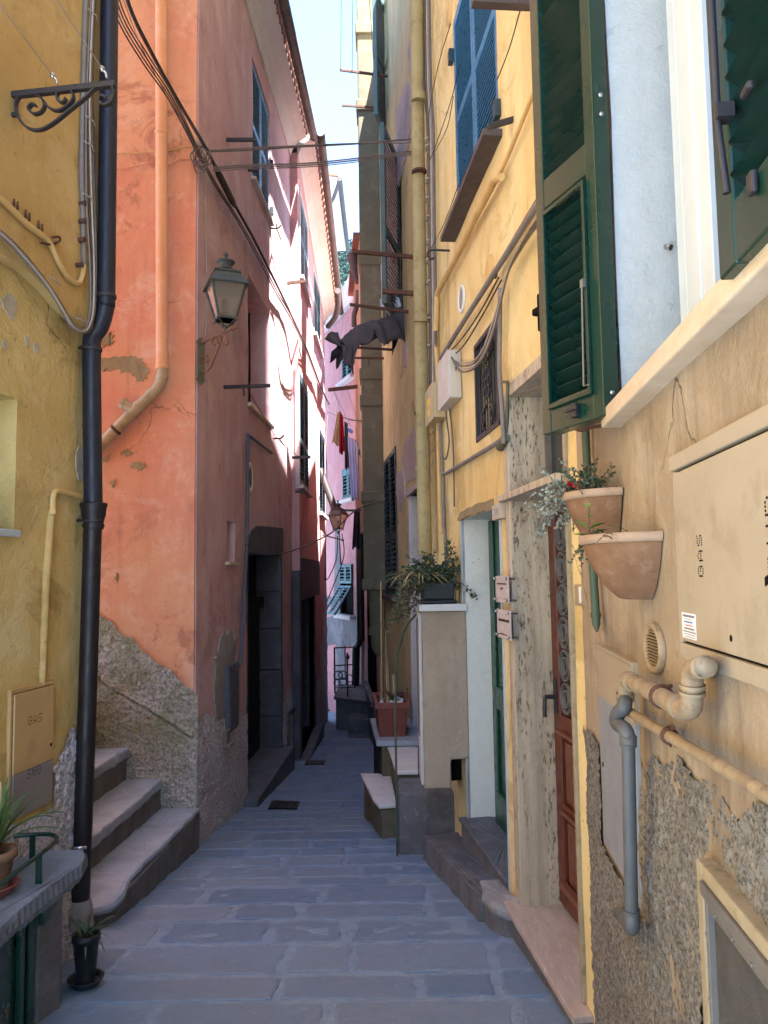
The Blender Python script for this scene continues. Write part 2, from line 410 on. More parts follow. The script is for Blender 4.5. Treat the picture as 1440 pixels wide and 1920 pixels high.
M['darkstone'] = stone('dark_jamb_stone', S(96, 96, 104), S(72, 72, 80), S(118, 116, 116), sc=4, bump=.8, rough=.85)
M['trav'] = travertine('travertine')
M['slabtop'] = stone('weathered_slab', S(134, 144, 160), S(104, 110, 122), S(160, 166, 174), sc=4, bump=.9, rough=.8)
M['flue'] = simple('olive_fibre_cement', S(112, 106, 88), S(92, 88, 72), 2, .85, .2, bump=.3, bsc=30, rust=S(136, 130, 116), rustamt=.3)
M['black_iron'] = simple('black_iron', S(40, 38, 42), S(54, 48, 48), 9, .5, .4, bump=.2)
M['pipeblue'] = simple('dark_blue_grey_pipe', S(28, 31, 42), S(22, 25, 35), 5, .45, .4, bump=.1, rust=S(46, 46, 52), rustamt=.3)
M['pipebrown'] = simple('dark_brown_cast_iron', S(28, 22, 26), S(22, 18, 22), 6, .48, .4, bump=.15, rust=S(56, 40, 36), rustamt=.3)
M['pipeorange'] = simple('orange_painted_pipe', S(228, 174, 132), S(220, 158, 120), 3, .7, .2, bump=.15, rust=S(232, 196, 168), rustamt=.4)
M['pvc'] = simple('beige_plastic', S(184, 168, 138), S(160, 144, 114), 7, .5, .35, bump=.1, rust=S(130, 112, 86), rustamt=.35)
M['pvcdirty'] = simple('dirty_beige_pipe', S(164, 146, 120), S(128, 110, 88), 9, .55, .35, bump=.15, rust=S(96, 78, 60), rustamt=.55)
M['pipegrey'] = simple('dark_grey_plastic', S(92, 94, 96), S(72, 74, 76), 6, .5, .4, bump=.05, rust=S(120, 118, 112), rustamt=.25)
M['pipegreen'] = simple('green_painted_pipe', S(70, 88, 70), S(58, 74, 60), 7, .55, .4, bump=.1, rust=S(96, 84, 60), rustamt=.4)
M['pipeolive'] = simple('olive_yellow_pipe', S(164, 150, 108), S(144, 128, 88), 3, .7, .3, bump=.15, rust=S(112, 96, 64), rustamt=.45)
M['conduit'] = simple('grey_conduit', S(130, 122, 116), S(108, 100, 94), 7, .6, .3)
M['yelpipe'] = simple('yellow_painted_conduit', S(206, 172, 112), S(184, 150, 94), 7, .65, .3, bump=.1)
M['cable'] = simple('dusty_cable', S(112, 100, 92), S(84, 74, 70), 12, .7, .25)
M['cableblk'] = simple('black_cable', S(44, 40, 42), S(66, 58, 54), 12, .6, .3)
M['cablelt'] = simple('pale_cable', S(176, 164, 150), S(150, 138, 124), 12, .6, .3)
M['green'] = simple('dark_green_paint', S(16, 54, 45), S(13, 46, 38), 3, .3, .5, rr=.06)
M['greenslat'] = simple('shade_darkened_slat_green', S(12, 40, 34), S(9, 34, 29), 3, .3, .5)  # shutter green darkened: the shade between slats is put into the colour
M['bluegreen'] = simple('blue_green_paint', S(46, 106, 142), S(40, 92, 124), 4, .35, .45)
M['greyteal'] = simple('grey_teal_paint', S(74, 104, 106), S(62, 90, 94), 4, .4, .4)
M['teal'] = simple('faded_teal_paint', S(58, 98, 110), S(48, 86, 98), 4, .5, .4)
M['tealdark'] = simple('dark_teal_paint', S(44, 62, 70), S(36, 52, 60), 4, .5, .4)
M['gutter'] = simple('weathered_gutter_metal', S(84, 76, 76), S(66, 60, 62), 5, .6, .4, metal=.2, rust=S(96, 66, 58), rustamt=.5)
M['tile'] = simple('old_roof_tile', S(150, 98, 78), S(112, 80, 70), 6, .9, .2, bump=.5)
M['underside'] = simple('dark_eave_boards', S(112, 88, 84), S(90, 72, 72), 5, .85, .2, bump=.3)
M['rust'] = simple('rusty_iron', S(98, 66, 52), S(70, 50, 44), 14, .8, .25, bump=.4)
M['rustlamp'] = simple('rusty_lamp_iron', S(132, 92, 68), S(100, 70, 56), 14, .8, .25, bump=.4)
M['potrim'] = simple('pale_terracotta_rim', S(172, 148, 126), S(150, 124, 102), 9, .85, .15, bump=.2, rust=S(128, 98, 76), rustamt=.4)
M['greyband'] = plaster('bare_grey_stone', S(126, 122, 128), S(100, 96, 102), S(146, 142, 146), S(60, 56, 58), .6, .8, .8)
M['benchedge'] = stone('grooved_slab_edge', S(120, 124, 132), S(92, 94, 100), S(140, 142, 146), sc=6, bump=.9, rough=.85)
M['casing'] = simple('white_window_paint', S(206, 216, 226), S(194, 204, 214), 3, .5, .35, bump=.1)
M['flake'] = plaster('bared_grey_render', S(196, 182, 158), S(176, 160, 136), S(208, 198, 178), S(120, 100, 80), .4, .6, .3)
M['lampgreen'] = simple('verdigris_lamp_metal', S(62, 70, 64), S(48, 54, 50), 9, .55, .4, bump=.2, rust=S(100, 82, 66), rustamt=.3)
M['plate'] = simple('green_grey_plate', S(104, 100, 80), S(88, 84, 66), 9, .7, .3, bump=.3)
M['darkwood'] = simple('near_black_wood', S(34, 34, 42), S(26, 26, 34), 5, .7, .2, bump=.3)
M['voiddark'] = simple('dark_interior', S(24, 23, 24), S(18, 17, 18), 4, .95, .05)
M['redwood'] = simple('red_brown_wood', S(104, 48, 30), S(80, 36, 22), 4, .42, .4, bump=.15)
M['woodpale'] = simple('worn_brown_wood', S(112, 66, 46), S(92, 52, 36), 4, .45, .4, bump=.15)
M['doorgreen'] = simple('green_door_paint', S(14, 66, 46), S(10, 54, 38), 4, .35, .5)
M['panelbeige'] = simple('beige_painted_panel', S(168, 156, 138), S(154, 141, 122), 1.8, .5, .35, bump=.06, rust=S(126, 112, 94), rustamt=.45)
M['panelgrey'] = simple('blue_grey_panel', S(142, 146, 156), S(126, 130, 140), 3, .5, .4, bump=.05)
M['panelyel'] = simple('yellow_painted_panel', S(190, 156, 104), S(174, 140, 92), 3, .6, .3, bump=.08, rust=S(150, 120, 84), rustamt=.35)
M['panelgr2'] = simple('grey_painted_panel', S(136, 128, 124), S(124, 116, 112), 3, .6, .3, bump=.05)
M['blackgap'] = simple('black_gap', S(18, 15, 14), S(14, 12, 11), 3, .9, .1)
M['steelbox'] = simple('grey_steel_box', S(88, 92, 108), S(74, 78, 92), 4, .55, .4, bump=.1)
M['junction'] = simple('grey_junction_box', S(196, 190, 180), S(180, 172, 160), 4, .5, .4)
M['junctionb'] = simple('beige_junction_box', S(186, 166, 128), S(168, 148, 110), 4, .5, .4)
M['terracotta'] = simple('terracotta', S(136, 104, 80), S(106, 78, 58), 7, .88, .12, bump=.25, rust=S(150, 126, 104), rustamt=.4)
M['terraplast'] = simple('red_brown_plastic', S(124, 68, 60), S(110, 60, 54), 5, .55, .35, rust=S(140, 96, 86), rustamt=.3)
M['soil'] = simple('soil', S(74, 58, 46), S(50, 40, 34), 30, .95, .1, bump=.9, bsc=60)
M['pot_black'] = simple('black_plastic', S(38, 42, 44), S(30, 32, 36), 6, .5, .4)
M['leaf'] = simple('green_leaf', S(86, 112, 66), S(58, 86, 50), 20, .5, .35)
M['leafdark'] = simple('dark_green_leaf', S(58, 80, 56), S(42, 62, 44), 25, .45, .4)
M['leafgrey'] = simple('silver_grey_leaf', S(150, 156, 146), S(120, 126, 112), 30, .8, .2)
M['leafbright'] = simple('bright_leaf', S(112, 160, 60), S(84, 134, 50), 20, .5, .35)
M['leafdry'] = simple('dry_leaf', S(178, 164, 120), S(150, 130, 92), 20, .8, .2)
M['stem'] = simple('brown_stem', S(112, 92, 72), S(84, 68, 54), 20, .85, .2)
M['cane'] = simple('bamboo_cane', S(190, 164, 120), S(150, 124, 88), 12, .6, .3)
M['red'] = simple('red_petal', S(206, 44, 56), S(180, 30, 44), 30, .6, .3)
M['whitepl'] = simple('white_plastic', S(226, 222, 214), S(210, 206, 198), 6, .45, .4)
M['sticker'] = simple('white_sticker', S(232, 234, 236), S(222, 224, 228), 6, .4, .4)
M['inkblue'] = simple('blue_ink', S(84, 130, 190), S(76, 120, 180), 6, .5, .3)
M['inkred'] = simple('red_ink', S(214, 110, 130), S(200, 100, 120), 6, .5, .3)
M['inkgrey'] = simple('grey_ink', S(120, 124, 140), S(110, 114, 130), 6, .5, .3)
M['inkblack'] = simple('dark_ink', S(50, 42, 40), S(40, 34, 32), 6, .6, .3)
M['yellowtag'] = simple('yellow_tag', S(236, 186, 40), S(226, 176, 36), 6, .5, .3)
M['steel'] = simple('bright_steel', S(190, 190, 192), S(160, 160, 164), 12, .25, .5, metal=.9)
M['clothdark'] = simple('dark_grey_cloth', S(88, 82, 86), S(70, 66, 70), 5, .9, .15, bump=.4, bsc=90)
M['clothblack'] = simple('black_cloth', S(46, 44, 50), S(36, 34, 40), 5, .9, .15, bump=.3, bsc=90)
M['clothpale'] = simple('pale_grey_cloth', S(206, 204, 210), S(190, 188, 196), 5, .9, .15, bump=.3, bsc=90)
M['clothcream'] = simple('cream_cloth', S(226, 190, 140), S(206, 166, 120), 9, .9, .15, bump=.3, bsc=90)
M['clothred'] = simple('crimson_cloth', S(190, 30, 54), S(160, 24, 44), 5, .9, .15, bump=.3, bsc=90)
M['clothlilac'] = simple('lilac_cloth', S(206, 196, 226), S(186, 176, 210), 5, .9, .15, bump=.3, bsc=90)
M['clothblue'] = simple('blue_cloth', S(120, 150, 214), S(104, 134, 200), 5, .9, .15)
M['mesh_grey'] = simple('fine_metal_mesh', S(96, 94, 90), S(74, 72, 70), 8, .6, .4, bump=1.0, bsc=420)
M['framegrey'] = simple('grey_steel_frame', S(116, 110, 104), S(96, 92, 88), 8, .5, .45, bump=.1)
M['creamstrip'] = simple('cream_painted_trim', S(162, 150, 126), S(140, 126, 102), 6, .7, .2, bump=.3, rust=S(98, 84, 64), rustamt=.5)
M['tileplate'] = simple('grey_stone_number_plate', S(178, 168, 150), S(162, 152, 136), 12, .7, .3, bump=.2)
M['duct_col'] = simple('faded_green_drain', S(132, 134, 118), S(116, 118, 104), 4, .6, .35)
def glass(name, col, tr=.9, rough=.05):
    t = NT(name); t.b.inputs['Transmission Weight'].default_value = tr; return t.done(col, rough, .5)
M['lampglass'] = glass('milky_lamp_glass', S(222, 216, 200), .85, .25)
M['clear'] = simple('pale_acrylic', S(206, 190, 182), S(196, 180, 172), 5, .2, .5)
M['pane'] = simple('dark_window_pane', S(60, 62, 62), S(48, 50, 52), 3, .12, .5)
t = NT('forest_hill')
c = t.mix(t.ramp(t.noise(.09, 6, .6), .35, .65), S(34, 62, 56), S(48, 80, 70)); c = t.mix(t.ramp(t.noise(.35, 5, .7), .45, .65, 0, .7), c, S(26, 48, 46))  # part of the blue of distance haze is mixed into the forest greens
M['hill'] = t.done(c, .9, .1, t.bump(t.noise(.3, 6, .7), .8, 2.0))
# ------------------------------------------------------------------ the planes of the alley
R2 = Wall((.68, 4.17), (-.10, 1), (-1, -.10)); R1 = Wall((.7876, 3.0988), (.095, 1), (-1, .095))
L2 = Wall((-1.564, 6.40), (.033, 1), (1, -.033)); OW = Wall((-1.564, 6.375), (-1, 0), (0, -1))
L2B = Wall((-1.281, 11.6), (0, 1), (1, 0)); L1 = Wall((-1.553, 4.10), (.14, 1), (1, -.14))
R4 = Wall((-.05, 11.3), (-.08, 1), (-1, -.08)); FW = Wall((-.46, 16.5), (-1.15, 3.0), (-3.0, -1.15))
_FZ = [(-30, .5), (-4, .35), (0, .1), (3.2, -.12), (4.2, -.2), (5.2, -.34), (6.4, -.5), (8.3, -.72), (11.5, -1.02), (15.6, -1.36), (20, -1.7), (60, -3)]
def fz(y):
    for (a, b), (c, d) in zip(_FZ, _FZ[1:]):
        if y <= c: return b + (d - b) * (y - a) / (c - a)
    return -3.0

# ------------------------------------------------------------------ ground: mortar bed with irregular slate paving
def make_ground():
    mb = MB(); ys = [-30, -12, -4] + [-2 + .08 * i for i in range(48)] + [1.85 + .03 * i for i in range(185)] + [7.4 + .08 * i for i in range(150)] + [19.5, 22, 60]
    xs = [-30, -8, -3] + [-2.2 + .035 * i for i in range(104)] + [1.8, 4, 30]
    def h(x, y):
        near = -2.3 < x < 1.5 and -2 < y < 19
        return fz(y) + (.0005 + .003 * fbm(x * 2.3, y * 2.3, 0) + .006 * fbm(x * 9, y * 9, 5) if near else 0)
    vs = [V((x, y, h(x, y))) for y in ys for x in xs]; n = len(xs)
    mb.add(vs, [(j * n + i, j * n + i + 1, (j + 1) * n + i + 1, (j + 1) * n + i) for j in range(len(ys) - 1) for i in range(n - 1)], 1, True)
    tint = [0.0] * len(mb.f)
    rnd = random.Random(5); y = 1.4
    while y < 19.0:
        d = rnd.choice((.22, .3, .34, .38, .42)) * rnd.uniform(.9, 1.1); x = -2.1 - rnd.uniform(0, .4)
        if y > 11: d *= 1.3
        while x < 1.4:
            wd = rnd.uniform(.3, .85); g = rnd.uniform(.012, .03)
            if rnd.random() < .12: g = .03
            P = []
            skew = rnd.uniform(-.03, .03); x0, x1, y0, y1 = x + g, x + wd - g, y + g, y + d - g
            cs = [(x0 + rnd.uniform(-.01, .01), y0 + rnd.uniform(-.012, .012)), (x1 + rnd.uniform(-.01, .01), y0 + rnd.uniform(-.012, .012)),
                  (x1 + skew, y1 + rnd.uniform(-.012, .012)), (x0 + skew * .5, y1 + rnd.uniform(-.012, .012))]
            for i in range(4):
                a, b = cs[i], cs[(i + 1) % 4]
                for k in range(5):
                    t_ = k / 5 if k else .06
                    for tt in ([t_] if k else [.05]):
                        jx = rnd.uniform(-.010, .010)
                        P.append((a[0] + (b[0] - a[0]) * tt + jx, a[1] + (b[1] - a[1]) * tt + jx * .7))
                P.append((a[0] + (b[0] - a[0]) * .95, a[1] + (b[1] - a[1]) * .95))
            cx = sum(p[0] for p in P) / len(P); cy = sum(p[1] for p in P) / len(P)
            tx, ty, hh = rnd.uniform(-.005, .005), rnd.uniform(-.006, .006), rnd.uniform(.003, .007)
            zt = lambda p: fz(p[1]) + hh + tx * (p[0] - cx) + ty * (p[1] - cy)
            def shr(p, k):
                dx, dy = cx - p[0], cy - p[1]; L = math.hypot(dx, dy); return (p[0] + dx / L * k, p[1] + dy / L * k)
            n_ = len(P)
            outer = [V((p[0], p[1], zt(p) - .02)) for p in P]; mid = [V((p[0], p[1], zt(p) - .004)) for p in P]
            inn = [V((*shr(p, .016), zt(p))) for p in P]
            fs = [(i, (i + 1) % n_, n_ + (i + 1) % n_, n_ + i) for i in range(n_)] + [(n_ + i, n_ + (i + 1) % n_, 2 * n_ + (i + 1) % n_, 2 * n_ + i) for i in range(n_)]
            fs.append(tuple(range(2 * n_, 3 * n_)))
            mb.add(outer + mid + inn, fs, 0); tint += [rnd.random()] * len(fs)
            x += wd
        y += d
    mb.tint = tint
    o = build(mb, 'ground', [M['stone'], M['mortar']]); o['kind'] = 'structure'
make_ground()

# ------------------------------------------------------------------ worn edges on stone and render
_tx = bpy.data.textures.new('wear', 'CLOUDS'); _tx.noise_scale = .16; _tx.noise_depth = 4
def wear(o, k=.018, lv=3):
    b = o.modifiers.new('sub', 'SUBSURF'); b.subdivision_type = 'SIMPLE'; b.levels = lv; b.render_levels = lv
    d = o.modifiers.new('wear', 'DISPLACE'); d.texture = _tx; d.strength = k; d.mid_level = .5; d.texture_coords = 'GLOBAL'
    return o

# ------------------------------------------------------------------ shutters
def leaf(parent, O, du, n, wd, h, mf, ms, th=.035, st=.05, rail=.07, mids=(), sp=.042, tilt=40, up=None, name='shutter', inner=None):
    """a louvred leaf: O lower hinge corner, du along its width, n towards the viewer"""
    du = V(du).normalized(); n = V(n).normalized(); up = V(up).normalized() if up else V((0, 0, 1)); O = V(O)
    F = MB(); F.obox(O, du * st, up * h, n * th); F.obox(O + du * (wd - st), du * st, up * h, n * th)
    ed = [0] + sorted(mids) + [h]
    for i, z in enumerate(ed):
        z0 = 0 if i == 0 else (h - rail if i == len(ed) - 1 else z - rail / 2)
        F.obox(O + du * st + up * z0 - n * .001 * 0 + n * .0015, du * (wd - 2 * st), up * rail, n * (th - .003))
    fo = build(F, name, mf, parent, .004)
    Sx = MB(); tl = R(tilt); sd_ = (n * cos(tl) - up * sin(tl)); nn = sd_.cross(du).normalized()
    for a, b in zip(ed[:-1], ed[1:]):
        lo = a + (rail if a == 0 else rail / 2); hi = b - (rail if b == h else rail / 2); k = max(1, int((hi - lo) / sp))
        for q in range(k):
            c = O + du * st + up * (lo + (q + .5) * (hi - lo) / k) + n * (th / 2); hw = min(sp * .62, th * .62)
            Sx.obox(c - sd_ * hw - nn * .0042, du * (wd - 2 * st), sd_ * 2 * hw, nn * .0084)
    build(Sx, 'slats', ms, fo)
    if inner: inner(fo)
    return fo

# ------------------------------------------------------------------ the yellow house on the right
yh = thing('yellow_house', 'tall yellow plastered house with travertine doorway, green door and iron grille window', 'house')
mb = MB(); US, UE = -1.075, 2.99
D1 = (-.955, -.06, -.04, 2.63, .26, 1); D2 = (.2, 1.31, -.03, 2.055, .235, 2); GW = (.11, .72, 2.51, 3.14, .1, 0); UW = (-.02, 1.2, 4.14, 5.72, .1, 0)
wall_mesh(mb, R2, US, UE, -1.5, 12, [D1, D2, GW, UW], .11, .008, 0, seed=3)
mb.box(R2, US, .6, 12, 21, -.45, 0); mb.box(R2, .601, UE - .12, 12, 17, -.45, 0)  # thin unseen upper fronts, added only to keep sun off the walls opposite
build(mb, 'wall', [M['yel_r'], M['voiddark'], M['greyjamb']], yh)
# travertine lining of the wooden door
mb = MB()
mb.box(R2, -.062, .035, -.04, 2.66, -.255, .012); mb.box(R2, -.955, -.87 - .02, -.04, 2.66, -.255, -.0) if False else None
build(mb, 'door_jamb', M['trav'], yh, .004)
mb = MB(); mb.box(R2, -.98, -.953, -.03, 2.66, -.255, .018); build(mb, 'door_trim', M['creamstrip'], yh, .004)
mb = MB(); mb.box(R2, -.955, -.063, 2.625, 2.69, -.255, .006); build(mb, 'lintel', M['trav'], yh, .003)
mb = MB(); mb.box(R2, -.95, .03, 2.06, 2.095, -.25, .055); build(mb, 'door_canopy', M['trav'], yh, .004)
mb = MB(); mb.box(R2, -.945, -.07, 2.1, 2.62, -.25, -.215); tr = build(mb, 'transom_window', M['pane'], yh)
mb = MB(); mb.box(R2, -.1, -.064, 2.1, 2.62, -.215, -.19); mb.box(R2, -.945, -.1, 2.1, 2.13, -.215, -.19); build(mb, 'frame', M['framegrey'], tr)
# wooden door with wrought iron window
dr = MB(); dr.box(R2, -.945, -.07, -.02, 2.055, -.25, -.215)
for a, b, z0, z1 in ((-.17, -.07, -.015, 2.05), (-.945, -.85, -.015, 2.05), (-.85, -.17, 1.98, 2.05), (-.85, -.17, .84, .95), (-.85, -.17, .44, .5), (-.85, -.17, -.015, .1)):
    dr.box(R2, a, b, z0, z1, -.2145, -.19)
door = build(dr, 'door', M['redwood'], yh, .006)
mb = MB()
for z0, z1 in ((.52, .82), (.12, .42)): mb = MB(); mb.box(R2, -.82, -.2, z0, z1, -.214, -.2); build(mb, 'panel', M['woodpale'], door, .006)
mb = MB()
mb.box(R2, -.84, -.18, .855, .875, -.19, -.16); mb.box(R2, -.84, -.18, .455, .475, -.19, -.17); mb.box(R2, -.84, -.18, .1, .13, -.19, -.15)
build(mb, 'panel', M['woodpale'], door, .006)
mb = MB(); mb.box(R2, -.84, -.175, .96, 1.97, -.213, -.208); build(mb, 'glass', M['pane'], door)
mb = MB()
for k in range(6):
    zc = 1.04 + k * .165
    for uc in (-.27, -.43, -.59):
        for rr in (.075, .042):
            c = [R2.p(uc + rr * cos(a) * 1.0, zc + rr * sin(a), -.195) for a in [2 * pi * i / 14 for i in range(15)]]
            mb.bar(c, R2.n, .008, .003)
build(mb, 'ironwork', M['framegrey'], door)
mb = MB(); mb.tube([R2.p(-.12, 1.03, -.19), R2.p(-.12, 1.03, -.13)], .011, 8); mb.tube([R2.p(-.12, 1.03, -.135), R2.p(-.12, 1.02, -.13), R2.p(-.13, .98, -.125), R2.p(-.125, .93, -.125)], .01, 8)
mb.box(R2, -.145, -.1, .95, 1.12, -.19, -.183); build(mb, 'handle', M['black_iron'], door)
# rose marble threshold
mb = MB(); mb.box(R2, -1.05, .02, -.065, -.036, -.26, .085); build(mb, 'threshold', M['rosemarble'], yh, .004)
mb = MB(); mb.box(R2, -1.04, .01, -.6, -.066, -.2, .06); build(mb, 'threshold_riser', M['stepside'], yh)
# green door in the pale grey doorway
mb = MB(); mb.box(R2, .205, 1.305, -.02, 2.05, -.24, -.21); mb.box(R2, .21, .38, -.015, 2.045, -.21, -.19); mb.box(R2, 1.2, 1.3, -.015, 2.045, -.21, -.19)
mb.box(R2, .38, 1.2, -.015, .2, -.21, -.17); mb.box(R2, .38, 1.2, .75, .9, -.21, -.19); gd = build(mb, 'door', M['doorgreen'], yh, .006, 'dark green wooden door')
mb = MB(); mb.box(R2, .176, .2, -.05, 2.02, -.23, .008); build(mb, 'jamb_edge', M['white'], yh); mb = MB(); mb.box(R2, 1.31, 1.335, -.05, 2.07, -.02, .006); build(mb, 'jamb_edge', M['white'], yh)
mb = MB(); patch(mb, R2, [(860, 974), (866, 960), (895, 945), (925, 935), (927, 956), (900, 961), (880, 967), (862, 977)], .012, 0, .006, 4); build(mb, 'door_head', M['bare'], yh)
# iron grille window
mb = MB(); u0, u1, z0, z1 = GW[:4]; mb.box(R2, u0, u1, z0, z1, -.099, -.09); win = build(mb, 'window', M['pane'], yh)
mb = MB()
for a, b, c, d in ((u0, u1, z0, z0 + .03), (u0, u1, z1 - .03, z1), (u0, u0 + .03, z0, z1), (u1 - .03, u1, z0, z1)): mb.box(R2, a, b, c, d, -.02, .012)
for k in range(9):
    uu = u0 + .06 + k * (u1 - u0 - .12) / 8; mb.tube([R2.p(uu, z0 + .02, -.01), R2.p(uu, z1 - .02, -.01)], .005, 6)
uc, zc = (u0 + u1) / 2, (z0 + z1) / 2
for k in range(6):
    a = k * pi / 3
    c = [R2.p(uc + .062 * cos(a) + .036 * cos(t_), zc + .062 * sin(a) + .036 * sin(t_), .004) for t_ in [2 * pi * i / 12 for i in range(13)]]; mb.bar(c, R2.n, .006, .006)
for sgn in (-1, 1):
    for fl in (-1, 1):
        c = [R2.p(uc + fl * (.03 + .12 * sin(q * 2.6)), zc + sgn * (.11 + q * .16 + .02 * cos(q * 5)), .004) for q in [i / 12 for i in range(13)]]; mb.bar(c, R2.n, .006, .006)
        c = [R2.p(uc + fl * (.1 + (.05 - .004 * i) * cos(i * .5)), zc + sgn * (.2 + (.05 - .004 * i) * sin(i * .5)), .004) for i in range(12)]; mb.bar(c, R2.n, .006, .006)
build(mb, 'grille', M['black_iron'], win)
# upper window with closed blue green louvred leaves and a dark sill
u0, u1, z0, z1 = UW[:4]; mb = MB(); mb.box(R2, u0, u1, z0, z1, -.1, -.09); win = build(mb, 'window', M['voiddark'], yh)
mid = (u0 + u1) / 2
leaf(win, R2.p(u0 + .005, z0 + .005, -.045), R2.d, R2.n, mid - u0 - .01, z1 - z0 - .01, M['bluegreen'], M['bluegreen'], .045, .05, .07, [.78], .036, 35)
leaf(win, R2.p(mid + .005, z0 + .005, -.045), R2.d, R2.n, mid - u0 - .01, z1 - z0 - .01, M['bluegreen'], M['bluegreen'], .045, .05, .07, [.78], .036, 35)
mb = MB()
for zz in (z0 + .08, z0 + 1.28):
    for ua in (u1 - .01, u0 - .05): mb = MB(); mb.box(R2, ua, ua + .06, zz, zz + .1, 0, .035); build(mb, 'hinge', M['tealdark'], win, .003)
mb = MB(); mb.box(R2, u0 - .06, u1 + .1, z0 - .045, z0 - .002, -.05, .11); build(mb, 'window_sill', M['gutter'], yh, .004)
# flakes and bare spots
mb = MB()
for P in ([(800, 190), (806, 185), (808, 230), (803, 240)],): patch(mb, R2, P, .003, 0, .01, 3)
build(mb, 'plaster_flakes', M['grimy'], yh)

# ------------------------------------------------------------------ the olive house with flaking plaster, beyond the drainpipe
oh = thing('olive_house', 'olive brown house with flaking plaster and pale lilac bare patches beyond the yellow drainpipe', 'house')
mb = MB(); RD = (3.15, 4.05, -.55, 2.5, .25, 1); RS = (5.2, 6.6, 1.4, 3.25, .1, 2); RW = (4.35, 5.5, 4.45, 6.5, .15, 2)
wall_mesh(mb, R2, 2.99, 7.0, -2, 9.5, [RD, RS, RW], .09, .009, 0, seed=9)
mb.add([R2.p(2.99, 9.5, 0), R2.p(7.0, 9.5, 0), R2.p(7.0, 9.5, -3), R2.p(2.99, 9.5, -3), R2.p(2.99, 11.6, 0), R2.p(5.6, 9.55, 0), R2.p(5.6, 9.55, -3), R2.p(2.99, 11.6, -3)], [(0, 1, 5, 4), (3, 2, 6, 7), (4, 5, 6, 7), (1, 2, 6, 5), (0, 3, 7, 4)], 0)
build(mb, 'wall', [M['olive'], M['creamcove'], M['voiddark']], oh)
mb = MB()
for P in ([(768, 150), (760, 160), (745, 215), (742, 330), (748, 350), (762, 300), (772, 240), (775, 190)], [(722, 290), (724, 340), (715, 420), (717, 330)], [(760, 830), (755, 860), (765, 905), (780, 895), (786, 840), (780, 800)],
          [(757, 635), (764, 650), (762, 690), (756, 680)], [(744, 890), (757, 880), (760, 925), (752, 960), (744, 930)], [(720, 470), (724, 520), (717, 560), (715, 500)], [(775, 60), (765, 100), (770, 140), (778, 110)]):
    mb = MB(); patch(mb, R2, P, .010, 0, .03, 7); build(mb, 'bare_patch', M['lilac'], oh)
mb = MB(); mb.box(R2, 3.1, 4.1, 2.5, 2.56, -.1, .04); mb.box(R2, 3.12, 3.2, -.5, 2.5, -.1, .02); mb.box(R2, 4.0, 4.08, -.5, 2.5, -.1, .02); build(mb, 'door_frame', M['creamcove'], oh, .005)
mb = MB(); mb.box(R2, 3.2, 4.0, -.5, 2.5, -.245, -.2); build(mb, 'door', M['woodpale'], oh)
u0, u1, z0, z1 = RS[:4]; mb = MB(); mb.box(R2, u0, u1, z0, z1, -.1, -.09); win = build(mb, 'window', M['voiddark'], oh)
for a in (u0, (u0 + u1) / 2): leaf(win, R2.p(a + .01, z0 + .005, -.03), R2.d, R2.n, (u1 - u0) / 2 - .02, z1 - z0 - .01, M['tealdark'], M['tealdark'], .05, .05, .07, [.75], .06, 35)
mb = MB(); mb.box(R2, u0 - .1, u1 + .1, z0 - .05, z0, -.05, .1); build(mb, 'window_sill', M['gutter'], oh, .004)
u0, u1, z0, z1 = RW[:4]; mb = MB(); mb.box(R2, u0, u1, z0, z1, -.15, -.14); win = build(mb, 'window', M['pane'], oh)
a, b = V((.2, 8.9, 0)), V((.012, 8.12, 0)); dv = b - a; nv = V((dv.y, -dv.x, 0)).normalized() * -1
leaf(win, V((a.x, a.y, 4.6)), dv, -nv if nv.x < 0 else nv, dv.length, 2.05, M['greyteal'], M['tealdark'], .05, .07, .09, [.85], .055, 35)
leaf(win, R2.p(5.55, 4.75, .03), R2.d, R2.n, .5, 1.35, M['tealdark'], M['tealdark'], .03, .04, .06, [], .05, 35)
mb = MB(); mb.box(R2, 5.85, 6.5, 8.0, 9.3, .012, .02); win = build(mb, 'window', M['pane'], oh)
a, b = V((.085, 10.1, 0)), V((-.055, 9.5, 0)); dv = b - a; nv = V((-dv.y, dv.x, 0)).normalized()
leaf(win, V((a.x, a.y, 7.6)), dv, nv, dv.length, 1.85, M['greyteal'], M['tealdark'], .05, .05, .08, [.9], .05, 35)

# ------------------------------------------------------------------ the house past the flue with its jettied upper storey
sh = thing('salmon_house', 'narrow salmon house behind the square flue with a dark doorway', 'house')
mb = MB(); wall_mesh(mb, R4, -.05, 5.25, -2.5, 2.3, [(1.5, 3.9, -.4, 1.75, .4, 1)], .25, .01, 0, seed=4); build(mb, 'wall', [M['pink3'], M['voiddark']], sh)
mb = MB(); mb.box(R4, -.05, 2.2, 2.3, 6.7, -3, .27); mb.box(R4, 2.2, 5.25, 2.3, 6.3, -3, 0); build(mb, 'upper_storey', [M['salmon']], sh)
mb = MB(); mb.box(R4, -.1, 2.3, 6.7, 6.8, -3, .36); build(mb, 'roof', M['tile'], sh)
mb = MB(); mb.box(R4, 1.4, 4.0, -.47, -.4, -.3, .1); mb.box(R4, 1.5, 3.9, -1.6, -.47, -.3, .05); build(mb, 'door_step', M['stepdark'], sh)

